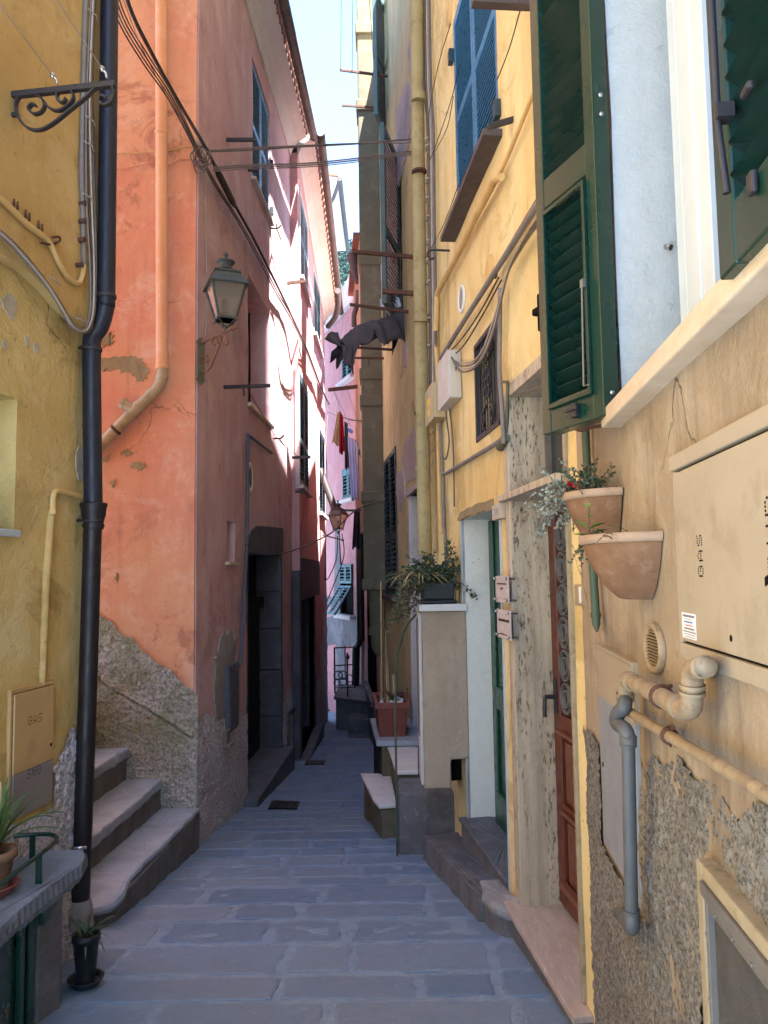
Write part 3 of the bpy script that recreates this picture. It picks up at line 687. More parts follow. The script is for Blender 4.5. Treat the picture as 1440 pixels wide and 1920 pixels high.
# ------------------------------------------------------------------ the beige house close by on the right
bh = thing('beige_house', 'beige plastered house beside the camera with open dark green shutters and roughcast base', 'house')
mb = MB(); BW = (-1.79, -.872, 2.155, 3.95, .2, 1)
wall_mesh(mb, R1, -4.1, 0, -1.2, 4.6, [BW], .07, .006, 0, seed=6)
mb.box(R1, -3.6, -.7, 4.6, 15.5, -.45, 0); mb.box(R1, -.699, 0, 4.6, 21, -.45, 0)  # narrow unseen fronts overhead, added and sized to block direct sun
build(mb, 'wall', [M['beige'], M['white']], bh)
_n = lambda u: 1.06 + (u * -1.0) * .125 + .02 * sin(u * 9.2 + 1) + .012 * sin(u * 27)
mb = MB(); rough_sheet(mb, R1, -3.2, -.005, -.4, lambda u: _n(u), .0088, .0095, .008, 40, .022, skip=lambda u, z: (u < -1.44 and z < 1.02) or (-.93 < u < -.30 and .72 < z < 1.4), bulge=lambda u, z: .012 * fbm(u * 3, z * 3, 4)); build(mb, 'roughcast_base', M['rc_r'], bh)
mb = MB(); mb.box(R1, -3.2, -.83, 2.105, 2.155, -.2, .055); sill = build(mb, 'window_sill', M['marblesill'], bh, .005)
mb = MB(); mb.box(R1, BW[0], BW[1], 2.155, 3.95, -.26, -.25); win = build(mb, 'window', M['pane'], bh)
ua, ub = R1.hit(1272, 400, -.17)[0], R1.hit(1352, 400, -.17)[0]
print('frame', ua, ub)
mb = MB(); Lw = ub - ua
for a, b, w0, w1 in ((0, .2, -.2, -.162), (.2, .32, -.2, -.176), (.32, .66, -.2, -.15), (.66, .8, -.2, -.165), (.8, 1.05, -.2, -.14)):
    mb.box(R1, ua + Lw * b, ua + Lw * a, 2.157, 3.95, w0, w1)
build(mb, 'frame', M['casing'], win, .003)
for zz in (2.28, 2.62): mb = MB(); mb.tube([R1.p(ua + .02, zz, -.15), R1.p(ua + .035, zz + .01, -.14)], .009, 8); build(mb, 'hook', M['steel'], win)
# left leaf, folded back along the wall
hg = R1.p(-.885, 2.17, .006); dl = V((-.37, 1, 0)).normalized(); nl = V((-1, -.37, 0)).normalized()
def fit_leaf(x, y):
    d = ray(x, y); o = hg + nl * .06; t_ = (o - CAM).dot(nl) / d.dot(nl); q = CAM + d * t_; return (q - hg).dot(dl), q.z
lw = fit_leaf(1004, 400)[0]; lz = fit_leaf(1022, 815)[1]; print('leaf', lw, lz)
def inner(fo):
    mb = MB(); O = V((hg.x, hg.y, lz)) + nl * .059
    for a, b, c, d in ((.048, .062, .075, .735), (lw - .062, lw - .048, .075, .735), (.062, lw - .062, .075, .09), (.062, lw - .062, .72, .735)):
        mb.obox(O + dl * a + V((0, 0, c)), dl * (b - a), V((0, 0, d - c)), nl * .012)
    build(mb, 'flap_frame', M['green'], fo, .002)
    mb = MB(); mb.tube([O + dl * .058 + nl * .02 + V((0, 0, .42)), O + dl * .062 + nl * .024 + V((0, 0, .1)), O + dl * .04 + nl * .02 + V((0, 0, .1))], .0032, 8)
    mb.obox(O + dl * .05 + V((0, 0, .4)), dl * .016, V((0, 0, .025)), nl * .022); build(mb, 'stay_rod', M['framegrey'], fo)
    mb = MB(); mb.obox(O + dl * .12 + V((0, 0, .02)), dl * .028, V((0, 0, .045)), nl * .018); mb.obox(O + dl * .11 + V((0, 0, .04)) + nl * .012, dl * .06, V((0, 0, .014)), nl * .012)
    build(mb, 'latch', M['black_iron'], fo, .004)
    mb = MB(); mb.obox(O + dl * (lw - .015) + V((0, 0, .36)) - nl * .06, dl * .045, V((0, 0, .13)), nl * .05); mb.obox(O + dl * (lw + .03) + V((0, 0, .43)) - nl * .05, dl * .05, V((0, 0, .025)), nl * .03)
    build(mb, 'bolt', M['blackgap'], fo, .006)
    for zz in (.92, .98, .07): mb = MB(); mb.lathe(O - nl * .03 + V((0, 0, zz)), [(.0075, 0), (.006, .004), (0, .005)], 10, axis=-dl); build(mb, 'screw', M['steel'], fo)
leaf(bh, V((hg.x, hg.y, lz)) + nl * .004, dl, nl, lw, 1.85, M['green'], M['greenslat'], .055, .05, .1, [.8], .046, -40, inner=inner)
mb = MB(); mb.box(R1, -.87, -.82, 2.33, 2.4, .0, .05); mb.box(R1, -.845, -.82, 2.25, 2.46, .0, .012); build(mb, 'hinge', M['green'], bh, .003)
# right leaf, folded back on the near side
u1, z0 = R1.hit(1366, 500, .06)[0], R1.hit(1376, 517, .06)[1]; print('right leaf', u1, z0)
def inner2(fo):
    mb = MB(); O = R1.p(u1, z0, .075)
    mb.tube([O - R1.d * .085 + V((0, 0, .5)) + R1.n * .02, O - R1.d * .085 + V((0, 0, .2)) + R1.n * .02, O - R1.d * .085 + V((0, 0, .1)) + R1.n * .012], .006, 8)
    for zz in (.21, .47): mb.obox(O - R1.d * .1 + V((0, 0, zz)), R1.d * .024, V((0, 0, .022)), R1.n * .024)
    build(mb, 'stay_rod', M['black_iron'], fo)
    mb = MB(); mb.obox(O - R1.d * .17 + V((0, 0, .06)), R1.d * .022, V((0, 0, .032)), R1.n * .010); build(mb, 'catch', M['black_iron'], fo, .004); mb = MB(); mb.obox(O - R1.d * .18 + V((0, 0, .2)), R1.d * .032, V((0, 0, .013)), R1.n * .012); build(mb, 'latch', M['black_iron'], fo, .005)
leaf(bh, R1.p(u1, z0, .03), -R1.d, R1.n, .56, 1.7, M['green'], M['greenslat'], .045, .07, .095, [.9], .05, -40, inner=inner2)
# ------------------------------------------------------------------ the mustard house on the left
lh = thing('yellow_house', 'mustard yellow old house with a dark drainpipe at its corner and small window recess', 'house')
mb = MB(); LW = (-1.6, -.69, 1.9, 2.49, .16, 1)
wall_mesh(mb, L1, -4.6, -.03, -1.2, 10, [LW], .06, .004, 0, seed=12, back=3.2)
build(mb, 'wall', [M['yel_l'], M['yel_l']], lh)
mb = MB(); mb.box(L1, -1.7, -.66, 1.868, 1.9, -.15, .018); build(mb, 'window_sill', M['white'], lh, .006)
# the thicker upper wall with its curved lower edge
arc = [L1.hit(x, y, .05) for x, y in ((-260, 440), (-140, 442), (-60, 455), (0, 482), (45, 508), (85, 545), (118, 585), (150, 612), (176, 618))]
mb = MB(); pts = [(u, z) for u, z in arc]; pts[-1] = (-.028, pts[-1][1])
mb.wprism(L1, pts + [(-.028, 9.9), (pts[0][0], 9.9)], .004, .06); build(mb, 'upper_wall', M['yel_l2'], lh, .012)
mb = MB(); rough_sheet(mb, L1, -.36, -.03, -.3, lambda u: .86 + .25 * (u + .3) + .05 * sin(u * 23), .012, .013, .016, 28, .04); rough_sheet(mb, L1, -1.6, -.36, -.3, lambda u: .6, .02, .006, .014, 12, .02)
build(mb, 'plinth', M['rc_p'], lh)
mb = MB()
for P in ([(2, 560), (12, 552), (26, 556), (30, 575), (24, 602), (12, 588), (4, 578)], [(45, 632), (53, 628), (54, 650), (47, 648)], [(62, 645), (70, 643), (70, 660), (64, 662)], [(4, 640), (12, 638), (12, 654), (6, 652)],
          [(140, 850), (150, 835), (158, 850), (157, 905), (146, 900), (142, 880)]): mb = MB(); patch(mb, L1, P, .006, 0, .006, 6); build(mb, 'plaster_flake', M['flake'], lh)

# ------------------------------------------------------------------ stone steps climbing to the left
st = thing('stone_steps', 'worn grey stone steps climbing left between the mustard house and orange wall', 'steps')
def slab(name, pts, zt, th, m, bev=.02, parent=None, jit=.006):
    """a stone with an uneven outline: pts (x, y) corners, zt(x, y) its top"""
    Q = []
    for i in range(len(pts)):
        a, b = pts[i], pts[(i + 1) % len(pts)]; L = math.hypot(b[0] - a[0], b[1] - a[1]); k = max(1, int(L / .09))
        for q in range(k):
            t_ = q / k; Q.append((a[0] + (b[0] - a[0]) * t_ + random.uniform(-jit, jit) * (q > 0), a[1] + (b[1] - a[1]) * t_ + random.uniform(-jit, jit) * (q > 0)))
    mb = MB(); mb.prism([V((x, y, zt(x, y) - th)) for x, y in Q], [V((x, y, zt(x, y) + random.uniform(-.004, .004))) for x, y in Q])
    return wear(build(mb, name, m, parent, bev), .022 if jit > .002 else .003, 2)
z1 = lambda x, y: -.165 + (6.3 - y) * .046
slab('step', [(-1.9, 4.72), (-1.545, 4.72), (-1.512, 6.36), (-1.9, 6.36)], z1, .045, M['step'], .018, st)
slab('step', [(-1.9, 4.36), (-1.62, 4.33), (-1.52, 4.38), (-1.5, 4.5), (-1.535, 4.725), (-1.9, 4.725)], lambda x, y: z1(x, y) + .006 - .16 * max(0, 4.55 - y), .06, M['step'], .035, st)
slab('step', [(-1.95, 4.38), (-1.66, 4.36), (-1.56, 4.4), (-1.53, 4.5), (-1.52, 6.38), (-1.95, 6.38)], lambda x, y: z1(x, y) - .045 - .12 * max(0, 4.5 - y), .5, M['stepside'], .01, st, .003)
for i, (x, z) in enumerate(((-1.805, .069), (-2.08, .315), (-2.36, .555), (-2.64, .8))):
    y0 = 4.16
    slab('step', [(x - .4, y0), (x, y0), (x + .01, 5.4), (x - .005, 6.37), (x - .4, 6.37)], lambda a, b, z=z: z + (6.3 - b) * .03, .075, M['step'], .014, st, .01)
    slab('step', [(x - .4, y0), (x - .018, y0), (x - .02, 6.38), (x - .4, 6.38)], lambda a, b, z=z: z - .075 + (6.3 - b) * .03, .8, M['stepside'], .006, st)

# ------------------------------------------------------------------ the pink house on the corner
ph = thing('pink_house', 'brick pink corner house with orange side wall, blue shutters and dark stone doorway', 'house')
mb = MB(); wall_mesh(mb, OW, .012, 4.5, -1.2, 8.6, [], .1, .006, 0, seed=21, back=.3, depth=.1); build(mb, 'side_wall', [M['orange']], ph)
RC = (2.05, 3.42, 3.605, 5.09, .26, 0); PW = (2.31, 3.44, 6.35, 7.86, .12, 0); PN = (1.06, 1.40, 1.82, 2.22, .16, 0); PD = (1.98, 4.16, -.68, 2.0, .34, 1); BWN = (4.62, 5.1, -.95, -.3, .15, 1)
mb = MB(); wall_mesh(mb, L2, .0, 5.2, -2, 8.45, [RC, PW, PN, PD, BWN], .1, .008, 0, seed=31); build(mb, 'wall', [M['pink'], M['darkstone']], ph)
for nm, W, u0, u1, zt, z0, m, kw in (
        ('roughcast_base', OW, -.028, 1.3, lambda u: .74 + .82 * u, -.6, 'rc_l', dict(bulge=lambda u, z: .035 if z < .36 + .62 * u else 0.0)),
        ('roughcast_base', L2, -.04, 1.95, lambda u: .50 - .12 * u + (.05 * sin(u * 6)), -1.0, 'rc_p', {}), ('roughcast_base', L2, 4.2, 5.19, lambda u: .02 + .08 * sin(u * 7), -1.4, 'rc_p', {})):
    mb = MB(); rough_sheet(mb, W, u0, u1, z0, zt, .0165, .014, .015, 21, .035, **kw); build(mb, nm, M[m], ph)
mb = MB(); A_ = [OW.hit(x, y) for x, y in ((362, 1372), (330, 1350), (300, 1332), (260, 1308), (225, 1288), (190, 1266), (150, 1240))]
for (a, b), (c, d) in zip(A_, A_[1:]): mb.hexa([OW.p(a, b - .05, .0), OW.p(c, d - .05, .0), OW.p(c, d - .035, .05), OW.p(a, b - .035, .05), OW.p(a, b + .03, .0), OW.p(c, d + .03, .0), OW.p(c, d - .012, .046), OW.p(a, b - .012, .046)])
wear(build(mb, 'sloping_ledge', M['rc_l'], ph, .012), .05, 4)
mb = MB()
for P in ([(190, 672), (235, 668), (265, 672), (279, 690), (276, 712), (262, 716), (248, 700), (215, 694), (190, 694)], [(190, 640), (208, 622), (215, 640), (195, 652)]): mb = MB(); patch(mb, OW, P, .008, 0, .02, 7); build(mb, 'bare_patch', M['bare'], ph)
for P in ([(225, 848), (240, 842), (250, 850), (238, 858)], [(245, 872), (262, 866), (275, 872), (258, 884)], [(205, 905), (216, 900), (212, 915)], [(192, 860), (208, 852), (200, 866)], [(214, 1082), (222, 1075), (220, 1092)]): mb = MB(); patch(mb, OW, P, .008, 0, .014, 6); build(mb, 'bare_patch', M['bare'], ph)
mb = MB(); patch(mb, L2, [(412, 1195), (430, 1185), (442, 1200), (438, 1250), (425, 1300), (416, 1345), (404, 1345), (400, 1290), (404, 1230)], .0115, 0, .035, 11); build(mb, 'bare_patch', M['grimy'], ph)
mb = MB(); mb.box(L2, RC[0] - .03, RC[1] + .03, 3.565, 3.604, -.1, .045); build(mb, 'window_sill', M['marblesill'], ph, .004); mb = MB(); mb.box(L2, 1.0, 1.44, 1.79, 1.819, -.1, .04); build(mb, 'window_sill', M['marblesill'], ph, .004)
u0, u1, z0, z1_ = PW[:4]; mb = MB(); mb.box(L2, u0, u1, z0, z1_, -.12, -.11); win = build(mb, 'window', M['voiddark'], ph)
for a in (u0, (u0 + u1) / 2): leaf(win, L2.p(a + .008, z0 + .01, -.06), L2.d, L2.n, (u1 - u0) / 2 - .016, z1_ - z0 - .02, M['bluegreen'], M['bluegreen'], .045, .055, .08, [.7], .045, 35)
mb = MB(); mb.box(L2, u0 - .05, u1 + .06, z0 - .04, z0 - .002, -.05, .05); build(mb, 'window_sill', M['creamcove'], ph, .004)
for zz in (7.1, 6.45): mb = MB(); mb.box(L2, u1 - .01, u1 + .05, zz, zz + .1, 0, .04); build(mb, 'hinge', M['tealdark'], win)
# stone surround and dark door
mb = MB()
L = [L2.hit(x, y) for x, y in ((463, 1010), (472, 992), (480, 985), (505, 987), (530, 990), (530, 1040), (500, 1042), (463, 1038))]
mb.wprism(L2, L, -.3, .012); zc = -.7
for k, hgt in enumerate((.5, .62, .55, .5, .53)):
    mb.box(L2, 4.1 + .01 * (k % 2), 4.22 + .03 * (k % 2), zc, zc + hgt - .012, -.335, .014); zc += hgt
mb.box(L2, 1.93, 2.0, -.7, .3, -.1, .012); mb.box(L2, 1.95, 2.01, .3, 2.0, -.1, .01)
build(mb, 'door_surround', M['darkstone'], ph, .012)
mb = MB(); mb.box(L2, 2.0, 4.1, -.66, 1.25, -.335, -.28); mb.box(L2, 2.0, 4.1, 1.25, 1.4, -.335, -.22); mb.box(L2, 2.0, 4.1, 1.4, 2.0, -.339, -.33)
for k in range(9): mb.box(L2, 2.1 + k * .24, 2.115 + k * .24, 1.4, 2.0, -.325, -.31)
mb.box(L2, 2.05, 4.05, -.05, .04, -.28, -.262); build(mb, 'door', M['darkwood'], ph, .004)
mb = MB(); mb.box(L2, 1.75, 4.3, -1.0, -.62, -.3, .16); build(mb, 'door_step', M['stepdark'], ph, .02)
mb = MB(); mb.box(L2, 4.55, 4.62, -1.1, -.25, -.1, .05); mb.box(L2, 5.1, 5.16, -1.1, -.25, -.1, .05); mb.box(L2, 4.62, 5.1, -.3, -.24, -.1, .05); build(mb, 'basement_frame', M['darkstone'], ph, .008)

def eave(parent, W, u0, u1, za, zb, ec, eg, tiles=True, cove='creamcove'):
    """cove cornice, tile edge and half round gutter along a wall; heights run from za to zb"""
    zz = lambda u: za + (zb - za) * (u - u0) / (u1 - u0)
    prof = [(0, 0), (.02, .0), (.05, .1), (.12, .2), (.22, .27), (ec, .3), (ec, .34), (0, .34)]
    mb = MB(); N = 20; vs = []
    for i in range(N + 1):
        u = u0 + (u1 - u0) * i / N; vs += [W.p(u, zz(u) + z, w) for w, z in prof]
    k = len(prof); fs = [(i * k + j, i * k + (j + 1) % k, (i + 1) * k + (j + 1) % k, (i + 1) * k + j) for i in range(N) for j in range(k)]
    mb.add(vs, fs, 0); mb.add(vs[:k], [tuple(range(k))]); mb.add(vs[-k:], [tuple(range(k))]); build(mb, 'cornice', M[cove], parent)
    mb = MB(); n = int((u1 - u0) / .17)
    for i in range(n):
        u = u0 + (i + .5) * (u1 - u0) / n; q = [W.p(u, zz(u) + .36, eg - .03), W.p(u, zz(u) + .42, eg - .3), W.p(u, zz(u) + .85, -1.6)]
        mb.tube([q[0], q[1], q[2]], .075, 8, 0)
    mb.hexa([W.p(u0, za + .345, -1.6), W.p(u1, zb + .345, -1.6), W.p(u1, zb + .345, eg - .06), W.p(u0, za + .345, eg - .06), W.p(u0, za + .76, -1.6), W.p(u1, zb + .76, -1.6), W.p(u1, zb + .37, eg - .06), W.p(u0, za + .37, eg - .06)], 1)
    rf = build(mb, 'roof', [M['tile'], M['underside']], parent)
    mb = MB(); A = []; 
    for i in range(N + 1):
        u = u0 - .05 + (u1 - u0 + .1) * i / N; c = W.p(u, zz(u) + .33, eg + .045)
        A.append([c + W.n * (.06 * cos(a)) + V((0, 0, .06 * sin(a))) for a in [pi + pi * q / 8 for q in range(9)]])
    vs = [p for r_ in A for p in r_]; fs = [(i * 9 + j, i * 9 + j + 1, (i + 1) * 9 + j + 1, (i + 1) * 9 + j) for i in range(N) for j in range(8)]
    mb.add(vs, fs, 0, True)
    for i in range(0, N + 1, 2): mb.tube([A[i][q] + (A[i][q] - A[i][4]) * .04 - V((0, 0, .004)) for q in range(9)], .008, 5)
    o = build(mb, 'gutter', M['gutter'], parent); s_ = o.modifiers.new('thick', 'SOLIDIFY'); s_.thickness = .006
eave(ph, L2, -.2, 5.15, 8.22, 8.22, .27, .33)

# ------------------------------------------------------------------ the rose house next along the alley
rh = thing('pink_house', 'rose pink house adjoining the corner house, four teal shuttered windows catching the sun', 'house')
wins = [(.3, 1.5, 6.42, 7.78), (2.65, 4.1, 6.25, 7.5), (.05, 1.42, 3.05, 4.8), (3.6, 5.0, 2.92, 4.62)]
mb = MB(); wall_mesh(mb, L2B, 0.0, 5.2, -3, 8.3, [q + (.1, 0) for q in wins] + [(.1, 2.3, -1.0, 1.75, .35, 1)], .12, .012, 0, seed=41)
mb.box(L2B, 5.2, 5.3, -3, 7.2, -3, .0); build(mb, 'wall', [M['pink2'], M['darkstone']], rh)
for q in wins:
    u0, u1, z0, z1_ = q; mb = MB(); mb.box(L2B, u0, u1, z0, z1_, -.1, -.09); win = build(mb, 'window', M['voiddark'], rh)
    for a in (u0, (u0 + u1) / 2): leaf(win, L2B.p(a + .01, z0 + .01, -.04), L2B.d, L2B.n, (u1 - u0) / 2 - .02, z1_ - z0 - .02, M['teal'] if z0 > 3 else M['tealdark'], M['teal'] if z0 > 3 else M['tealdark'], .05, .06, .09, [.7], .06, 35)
    mb = MB(); mb.box(L2B, u0 - .08, u1 + .08, z0 - .06, z0 - .002, -.05, .07); build(mb, 'window_sill', M['creamcove'], win, .005)
    mb = MB()
    for a, b, c, d in ((u0 - .09, u0, z0 - .0, z1_ + .09), (u1, u1 + .09, z0, z1_ + .09), (u0, u1, z1_, z1_ + .09)): mb.box(L2B, a, b, c, d, -.05, .012)
    build(mb, 'window_surround', M['creamcove'], win)
mb = MB(); mb.box(L2B, .15, 2.25, -1.0, 1.7, -.345, -.3); mb.box(L2B, .15, 2.25, .95, 1.1, -.3, -.22); build(mb, 'door', M['darkwood'], rh)
mb = MB(); mb.box(L2B, -.12, .12, -1.4, 1.75, -.1, .012); mb.box(L2B, .1, 3.4, 1.3, 1.95, -.1, .014); mb.box(L2B, 2.3, 2.45, -1.4, 1.3, -.1, .012); build(mb, 'door_surround', M['darkstone'], rh, .01)
mb = MB(); rough_sheet(mb, L2B, 2.4, 5.2, -1.8, lambda u: -.2 + .5 * (u > 3.3) + 1.0 * (u > 4.2), .035, .02, .014, 11, .15); build(mb, 'roughcast_base', M['rc_p'], rh)
mb = MB(); mb.box(L2B, -.2, 2.6, -1.4, -1.0, -.3, .14); build(mb, 'door_step', M['stepdark'], rh, .02)
eave(rh, L2B, -.02, 5.25, 8.25, 7.25, .27, .33)

# ------------------------------------------------------------------ the candy pink house closing the view
fh = thing('pink_house', 'candy pink house closing the alley end with teal shutters and bare stone band', 'house')
FL = 3.6
def Fp(x, y): return FW.hit(x, y)
def frect(x0, y0, x1, y1): a, b = Fp(x0, y1), Fp(x1, y0); return (min(a[0], b[0]), max(a[0], b[0]), min(a[1], b[1]), max(a[1], b[1]))
f1 = frect(642, 690, 662, 720); f2 = frect(643, 872, 664, 940); f3 = frect(640, 1058, 662, 1150)
print('F wins', f1, f2, f3)
fz0 = f1[2] - .1
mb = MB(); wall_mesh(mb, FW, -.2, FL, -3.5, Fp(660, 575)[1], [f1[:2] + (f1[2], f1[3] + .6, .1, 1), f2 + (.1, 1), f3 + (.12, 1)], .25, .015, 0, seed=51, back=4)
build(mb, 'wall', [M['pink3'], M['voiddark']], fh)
zt = Fp(660, 575)[1]
mb = MB(); a, b = Fp(672, 556), Fp(606, 640)
mb.wprism(FW, [(-.3, zt + .75), (-.3, zt + .02), (FL, zt + .02 - .0), (FL, zt + .1)], -.3, .12); build(mb, 'gable', M['creamcove'], fh)
for q, hh in ((f1, .6), (f2, 0)):
    u0, u1, z0, z1_ = q; z1_ += hh; mb = MB(); mb.box(FW, u0, u1, z0, z1_, -.1, -.09); win = build(mb, 'window', M['voiddark'], fh)
    for a in (u0, (u0 + u1) / 2): leaf(win, FW.p(a + .01, z0 + .01, -.03), FW.d, FW.n, (u1 - u0) / 2 - .02, z1_ - z0 - .02, M['teal'], M['teal'], .05, .06, .08, [.6], .07, 35)
    mb = MB(); mb.box(FW, u0 - .2, u1 + .1, z0 - .08, z0 - .002, -.05, .14); build(mb, 'window_sill', M['creamcove'], win)
u0, u1, z0, z1_ = f3; mb = MB(); mb.box(FW, u0, u1, z0, z1_, -.12, -.11); win = build(mb, 'window', M['voiddark'], fh)
for a in (u0, (u0 + u1) / 2):
    leaf(win, FW.p(a + .01, z0 + (z1_ - z0) * .62, .01), FW.d, FW.n, (u1 - u0) / 2 - .02, (z1_ - z0) * .38, M['teal'], M['teal'], .04, .06, .06, [], .07, 35)
    leaf(win, FW.p(a + .01, z0 - .0, .42), FW.d, FW.n * .8 + V((0, 0, .55)), (u1 - u0) / 2 - .02, (z1_ - z0) * .62 + .05, M['teal'], M['teal'], .04, .06, .06, [], .07, 35, up=V((0, 0, .84)) - FW.n * .54)
mb = MB(); mb.box(FW, u0 - .2, u1 + .1, z0 - .1, z0 - .002, -.05, .16); build(mb, 'window_sill', M['creamcove'], win)
mb = MB()
for P in ([(609, 1158), (640, 1152), (678, 1160), (678, 1212), (640, 1208), (609, 1206)], [(630, 985), (638, 985), (640, 1150), (628, 1150)], [(632, 1208), (648, 1208), (650, 1290), (634, 1290)], [(608, 1120), (630, 1118), (630, 1134), (608, 1134)], [(606, 1325), (618, 1330), (618, 1352), (606, 1352)]): mb = MB(); patch(mb, FW, P, .03, 0, .05, 5); build(mb, 'bare_stone', M['greyband'], fh)

# distant roof over the rose house
dh = thing('distant_house', 'pale house far off whose tiled roof corner shows above the rose house gutter', 'house')
p0 = atY(604, 368, 30); e = V((.75, 0, 0)); mb = MB()
mb.obox(V((p0.x - 4, 30, p0.z - 12)), V((4.15, 0, 0)), V((0, 5, 0)), V((0, 0, 12.2))); build(mb, 'wall', M['creamcove'], dh)
mb = MB(); mb.prism([V((p0.x - 4, 29.3, p0.z + .3)), V((p0.x + .72, 29.3, p0.z + .3)), V((p0.x + .72, 36, p0.z + .3)), V((p0.x - 4, 36, p0.z + .3))], [V((p0.x - 4, 29.3, p0.z + 1.1)), V((p0.x + .66, 29.3, p0.z + .42)), V((p0.x + .66, 36, p0.z + .42)), V((p0.x - 4, 36, p0.z + 1.1))])
build(mb, 'eave', M['creamcove'], dh); mb = MB(); mb.prism([V((p0.x - 4, 29.25, p0.z + 1.11)), V((p0.x + .7, 29.25, p0.z + .43)), V((p0.x + .7, 36, p0.z + .43)), V((p0.x - 4, 36, p0.z + 1.11))], [V((p0.x - 4, 29.25, p0.z + 1.2)), V((p0.x + .7, 29.25, p0.z + .52)), V((p0.x + .7, 36, p0.z + .52)), V((p0.x - 4, 36, p0.z + 1.2))]); build(mb, 'roof', M['tile'], dh)
mb = MB(); mb.tube([V((p0.x + .76, 29.2, p0.z + .3)), V((p0.x + .76, 36, p0.z + .3))], .1, 8); mb.tube([V((p0.x + .74, 29.3, p0.z + .25)), V((p0.x + .5, 29.6, p0.z - .25)), V((p0.x + .16, 29.9, p0.z - .7)), V((p0.x + .16, 29.9, p0.z - 3))], .07, 8)
build(mb, 'gutter', M['gutter'], dh)

# wooded hill behind everything
mb = MB(); nx, ny = 90, 34; vs = []
for j in range(ny):
    for i in range(nx):
        x = -90 + 150 * i / (nx - 1); y = 60 + 150 * j / (ny - 1); t_ = j / (ny - 1)
        z = -6 + 101 * t_ ** .85 * (1 + .1 * fbm(x * .02, y * .02, 3)) * (.55 + .45 * math.exp(-((x + 2) / 60) ** 2)) + 2.2 * fbm(x * .22, y * .22, 6) + 1.2 * fbm(x * .7, y * .7, 8)
        vs.append(V((x, y, z)))
mb.add(vs, [(j * nx + i, j * nx + i + 1, (j + 1) * nx + i + 1, (j + 1) * nx + i) for j in range(ny - 1) for i in range(nx - 1)], 0, True)
o = build(mb, 'hill', M['hill']); o['kind'] = 'structure'
mb = MB(); rr = random.Random(3)
def hz(x, y):
    t_ = (y - 60) / 150; return -6 + 101 * t_ ** .85 * (1 + .1 * fbm(x * .02, y * .02, 3)) * (.55 + .45 * math.exp(-((x + 2) / 60) ** 2))
for k in range(7000):
    x, y = rr.uniform(-24, 8), rr.uniform(95, 208); z = hz(x, y); s_ = rr.uniform(.5, 1.2)
    for q in range(7):
        c = V((x, y, z + s_ * .7)) + V((rr.gauss(0, .5), rr.gauss(0, .5), rr.gauss(0, .55))) * s_
        a, b = V((rr.gauss(0, 1), rr.gauss(0, 1), rr.gauss(0, 1))).normalized() * s_ * .42, V((rr.gauss(0, 1), rr.gauss(0, 1), rr.gauss(0, 1))).normalized() * s_ * .42
        mb.quad(c - a, c - b, c + a, c + b)
o = build(mb, 'woodland', M['hill']); o['kind'] = 'stuff'
# ------------------------------------------------------------------ pipes
def clamp(mb, c, r, ax=V((0, 0, 1)), h=.02): mb.lathe(c - V(ax) * h / 2, [(r, 0), (r + .006, .002), (r + .006, h - .002), (r, h)], 14, axis=ax)
pd = thing('drainpipe', 'dark drainpipe at the mustard house corner, blue grey above and brown cast iron below', 'drainpipe')
Yp = 3.95
def pp(x, y): return atY(x, y, Yp)
mb = MB(); mb.tube(cat([pp(206, -60), pp(203, 200), pp(199, 540), pp(198, 572), pp(188, 610), pp(174, 632), pp(172, 665), pp(173, 800), pp(175, 955)], 5), .047, 14); build(mb, 'upper_pipe', M['pipeblue'], pd)
mb = MB(); mb.tube([pp(175, 945), pp(165, 1280), pp(150, 1695)], .0455, 14)
a = pp(175, 985); mb.lathe(a, [(.05, -.02), (.056, 0), (.048, .015), (.06, .05), (.062, .085), (.068, .1), (.068, .115), (.05, .118)], 16); build(mb, 'lower_pipe', M['pipebrown'], pd)
for x, y in ((199, 556), (172, 655), (175, 976)): mb = MB(); clamp(mb, pp(x, y), .047, h=.022); q = pp(x, y); mb.tube([q + V((-.05, -.03, 0)), q + V((-.1, .0, 0))], .008, 6); mb.tube([q + V((-.052, -.035, 0)), q + V((-.04, -.05, 0))], .007, 6); build(mb, 'clamp', M['black_iron'], pd)
mb = MB(); q = pp(151, 1585); clamp(mb, q, .046, h=.02); mb.tube([q + V((-.05, -.03, 0)), q + V((-.035, -.055, 0))], .008, 6); build(mb, 'base_clamp', M['steel'], pd)
mb = MB(); q = pp(150, 1690); mb.lathe(q - V((0, 0, .12)), [(.066, 0), (.06, .09), (.05, .13)], 14); build(mb, 'cement_foot', M['grimy'], pd)

po = thing('drainpipe', 'orange painted drainpipe on the orange wall ending in a beige plastic elbow', 'drainpipe')
mb = MB(); mb.tube([OW.at(302, -60, .07), OW.at(303, 300, .07), OW.at(304, 690, .07)], .05, 14); clamp(mb, OW.at(304, 690, .07), .05, h=.03); clamp(mb, OW.at(302, 250, .07), .05, h=.03); build(mb, 'pipe', M['pipeorange'], po)
mb = MB(); mb.tube(cat([OW.at(304, 684, .07), OW.at(304, 705, .07), OW.at(299, 722, .07), OW.at(285, 738, .07), OW.at(240, 782, .07), OW.at(170, 855, .07)], 4), .046, 14)
for x, y in ((286, 737), (262, 760), (244, 778), (304, 704)): q = OW.at(x, y, .07); mb.tube([q, q + (OW.at(240, 782, .07) - OW.at(285, 738, .07)).normalized() * .03 if y > 710 else q - V((0, 0, .03))], .052, 14)
a = OW.at(252, 768, .07); dgn = (OW.at(232, 757, .07) - a).normalized(); mb.tube([a, a + dgn * .1], .042, 14); mb.tube([a + dgn * .09, a + dgn * .125], .047, 14); build(mb, 'elbow_pipe', M['pvc'], po)
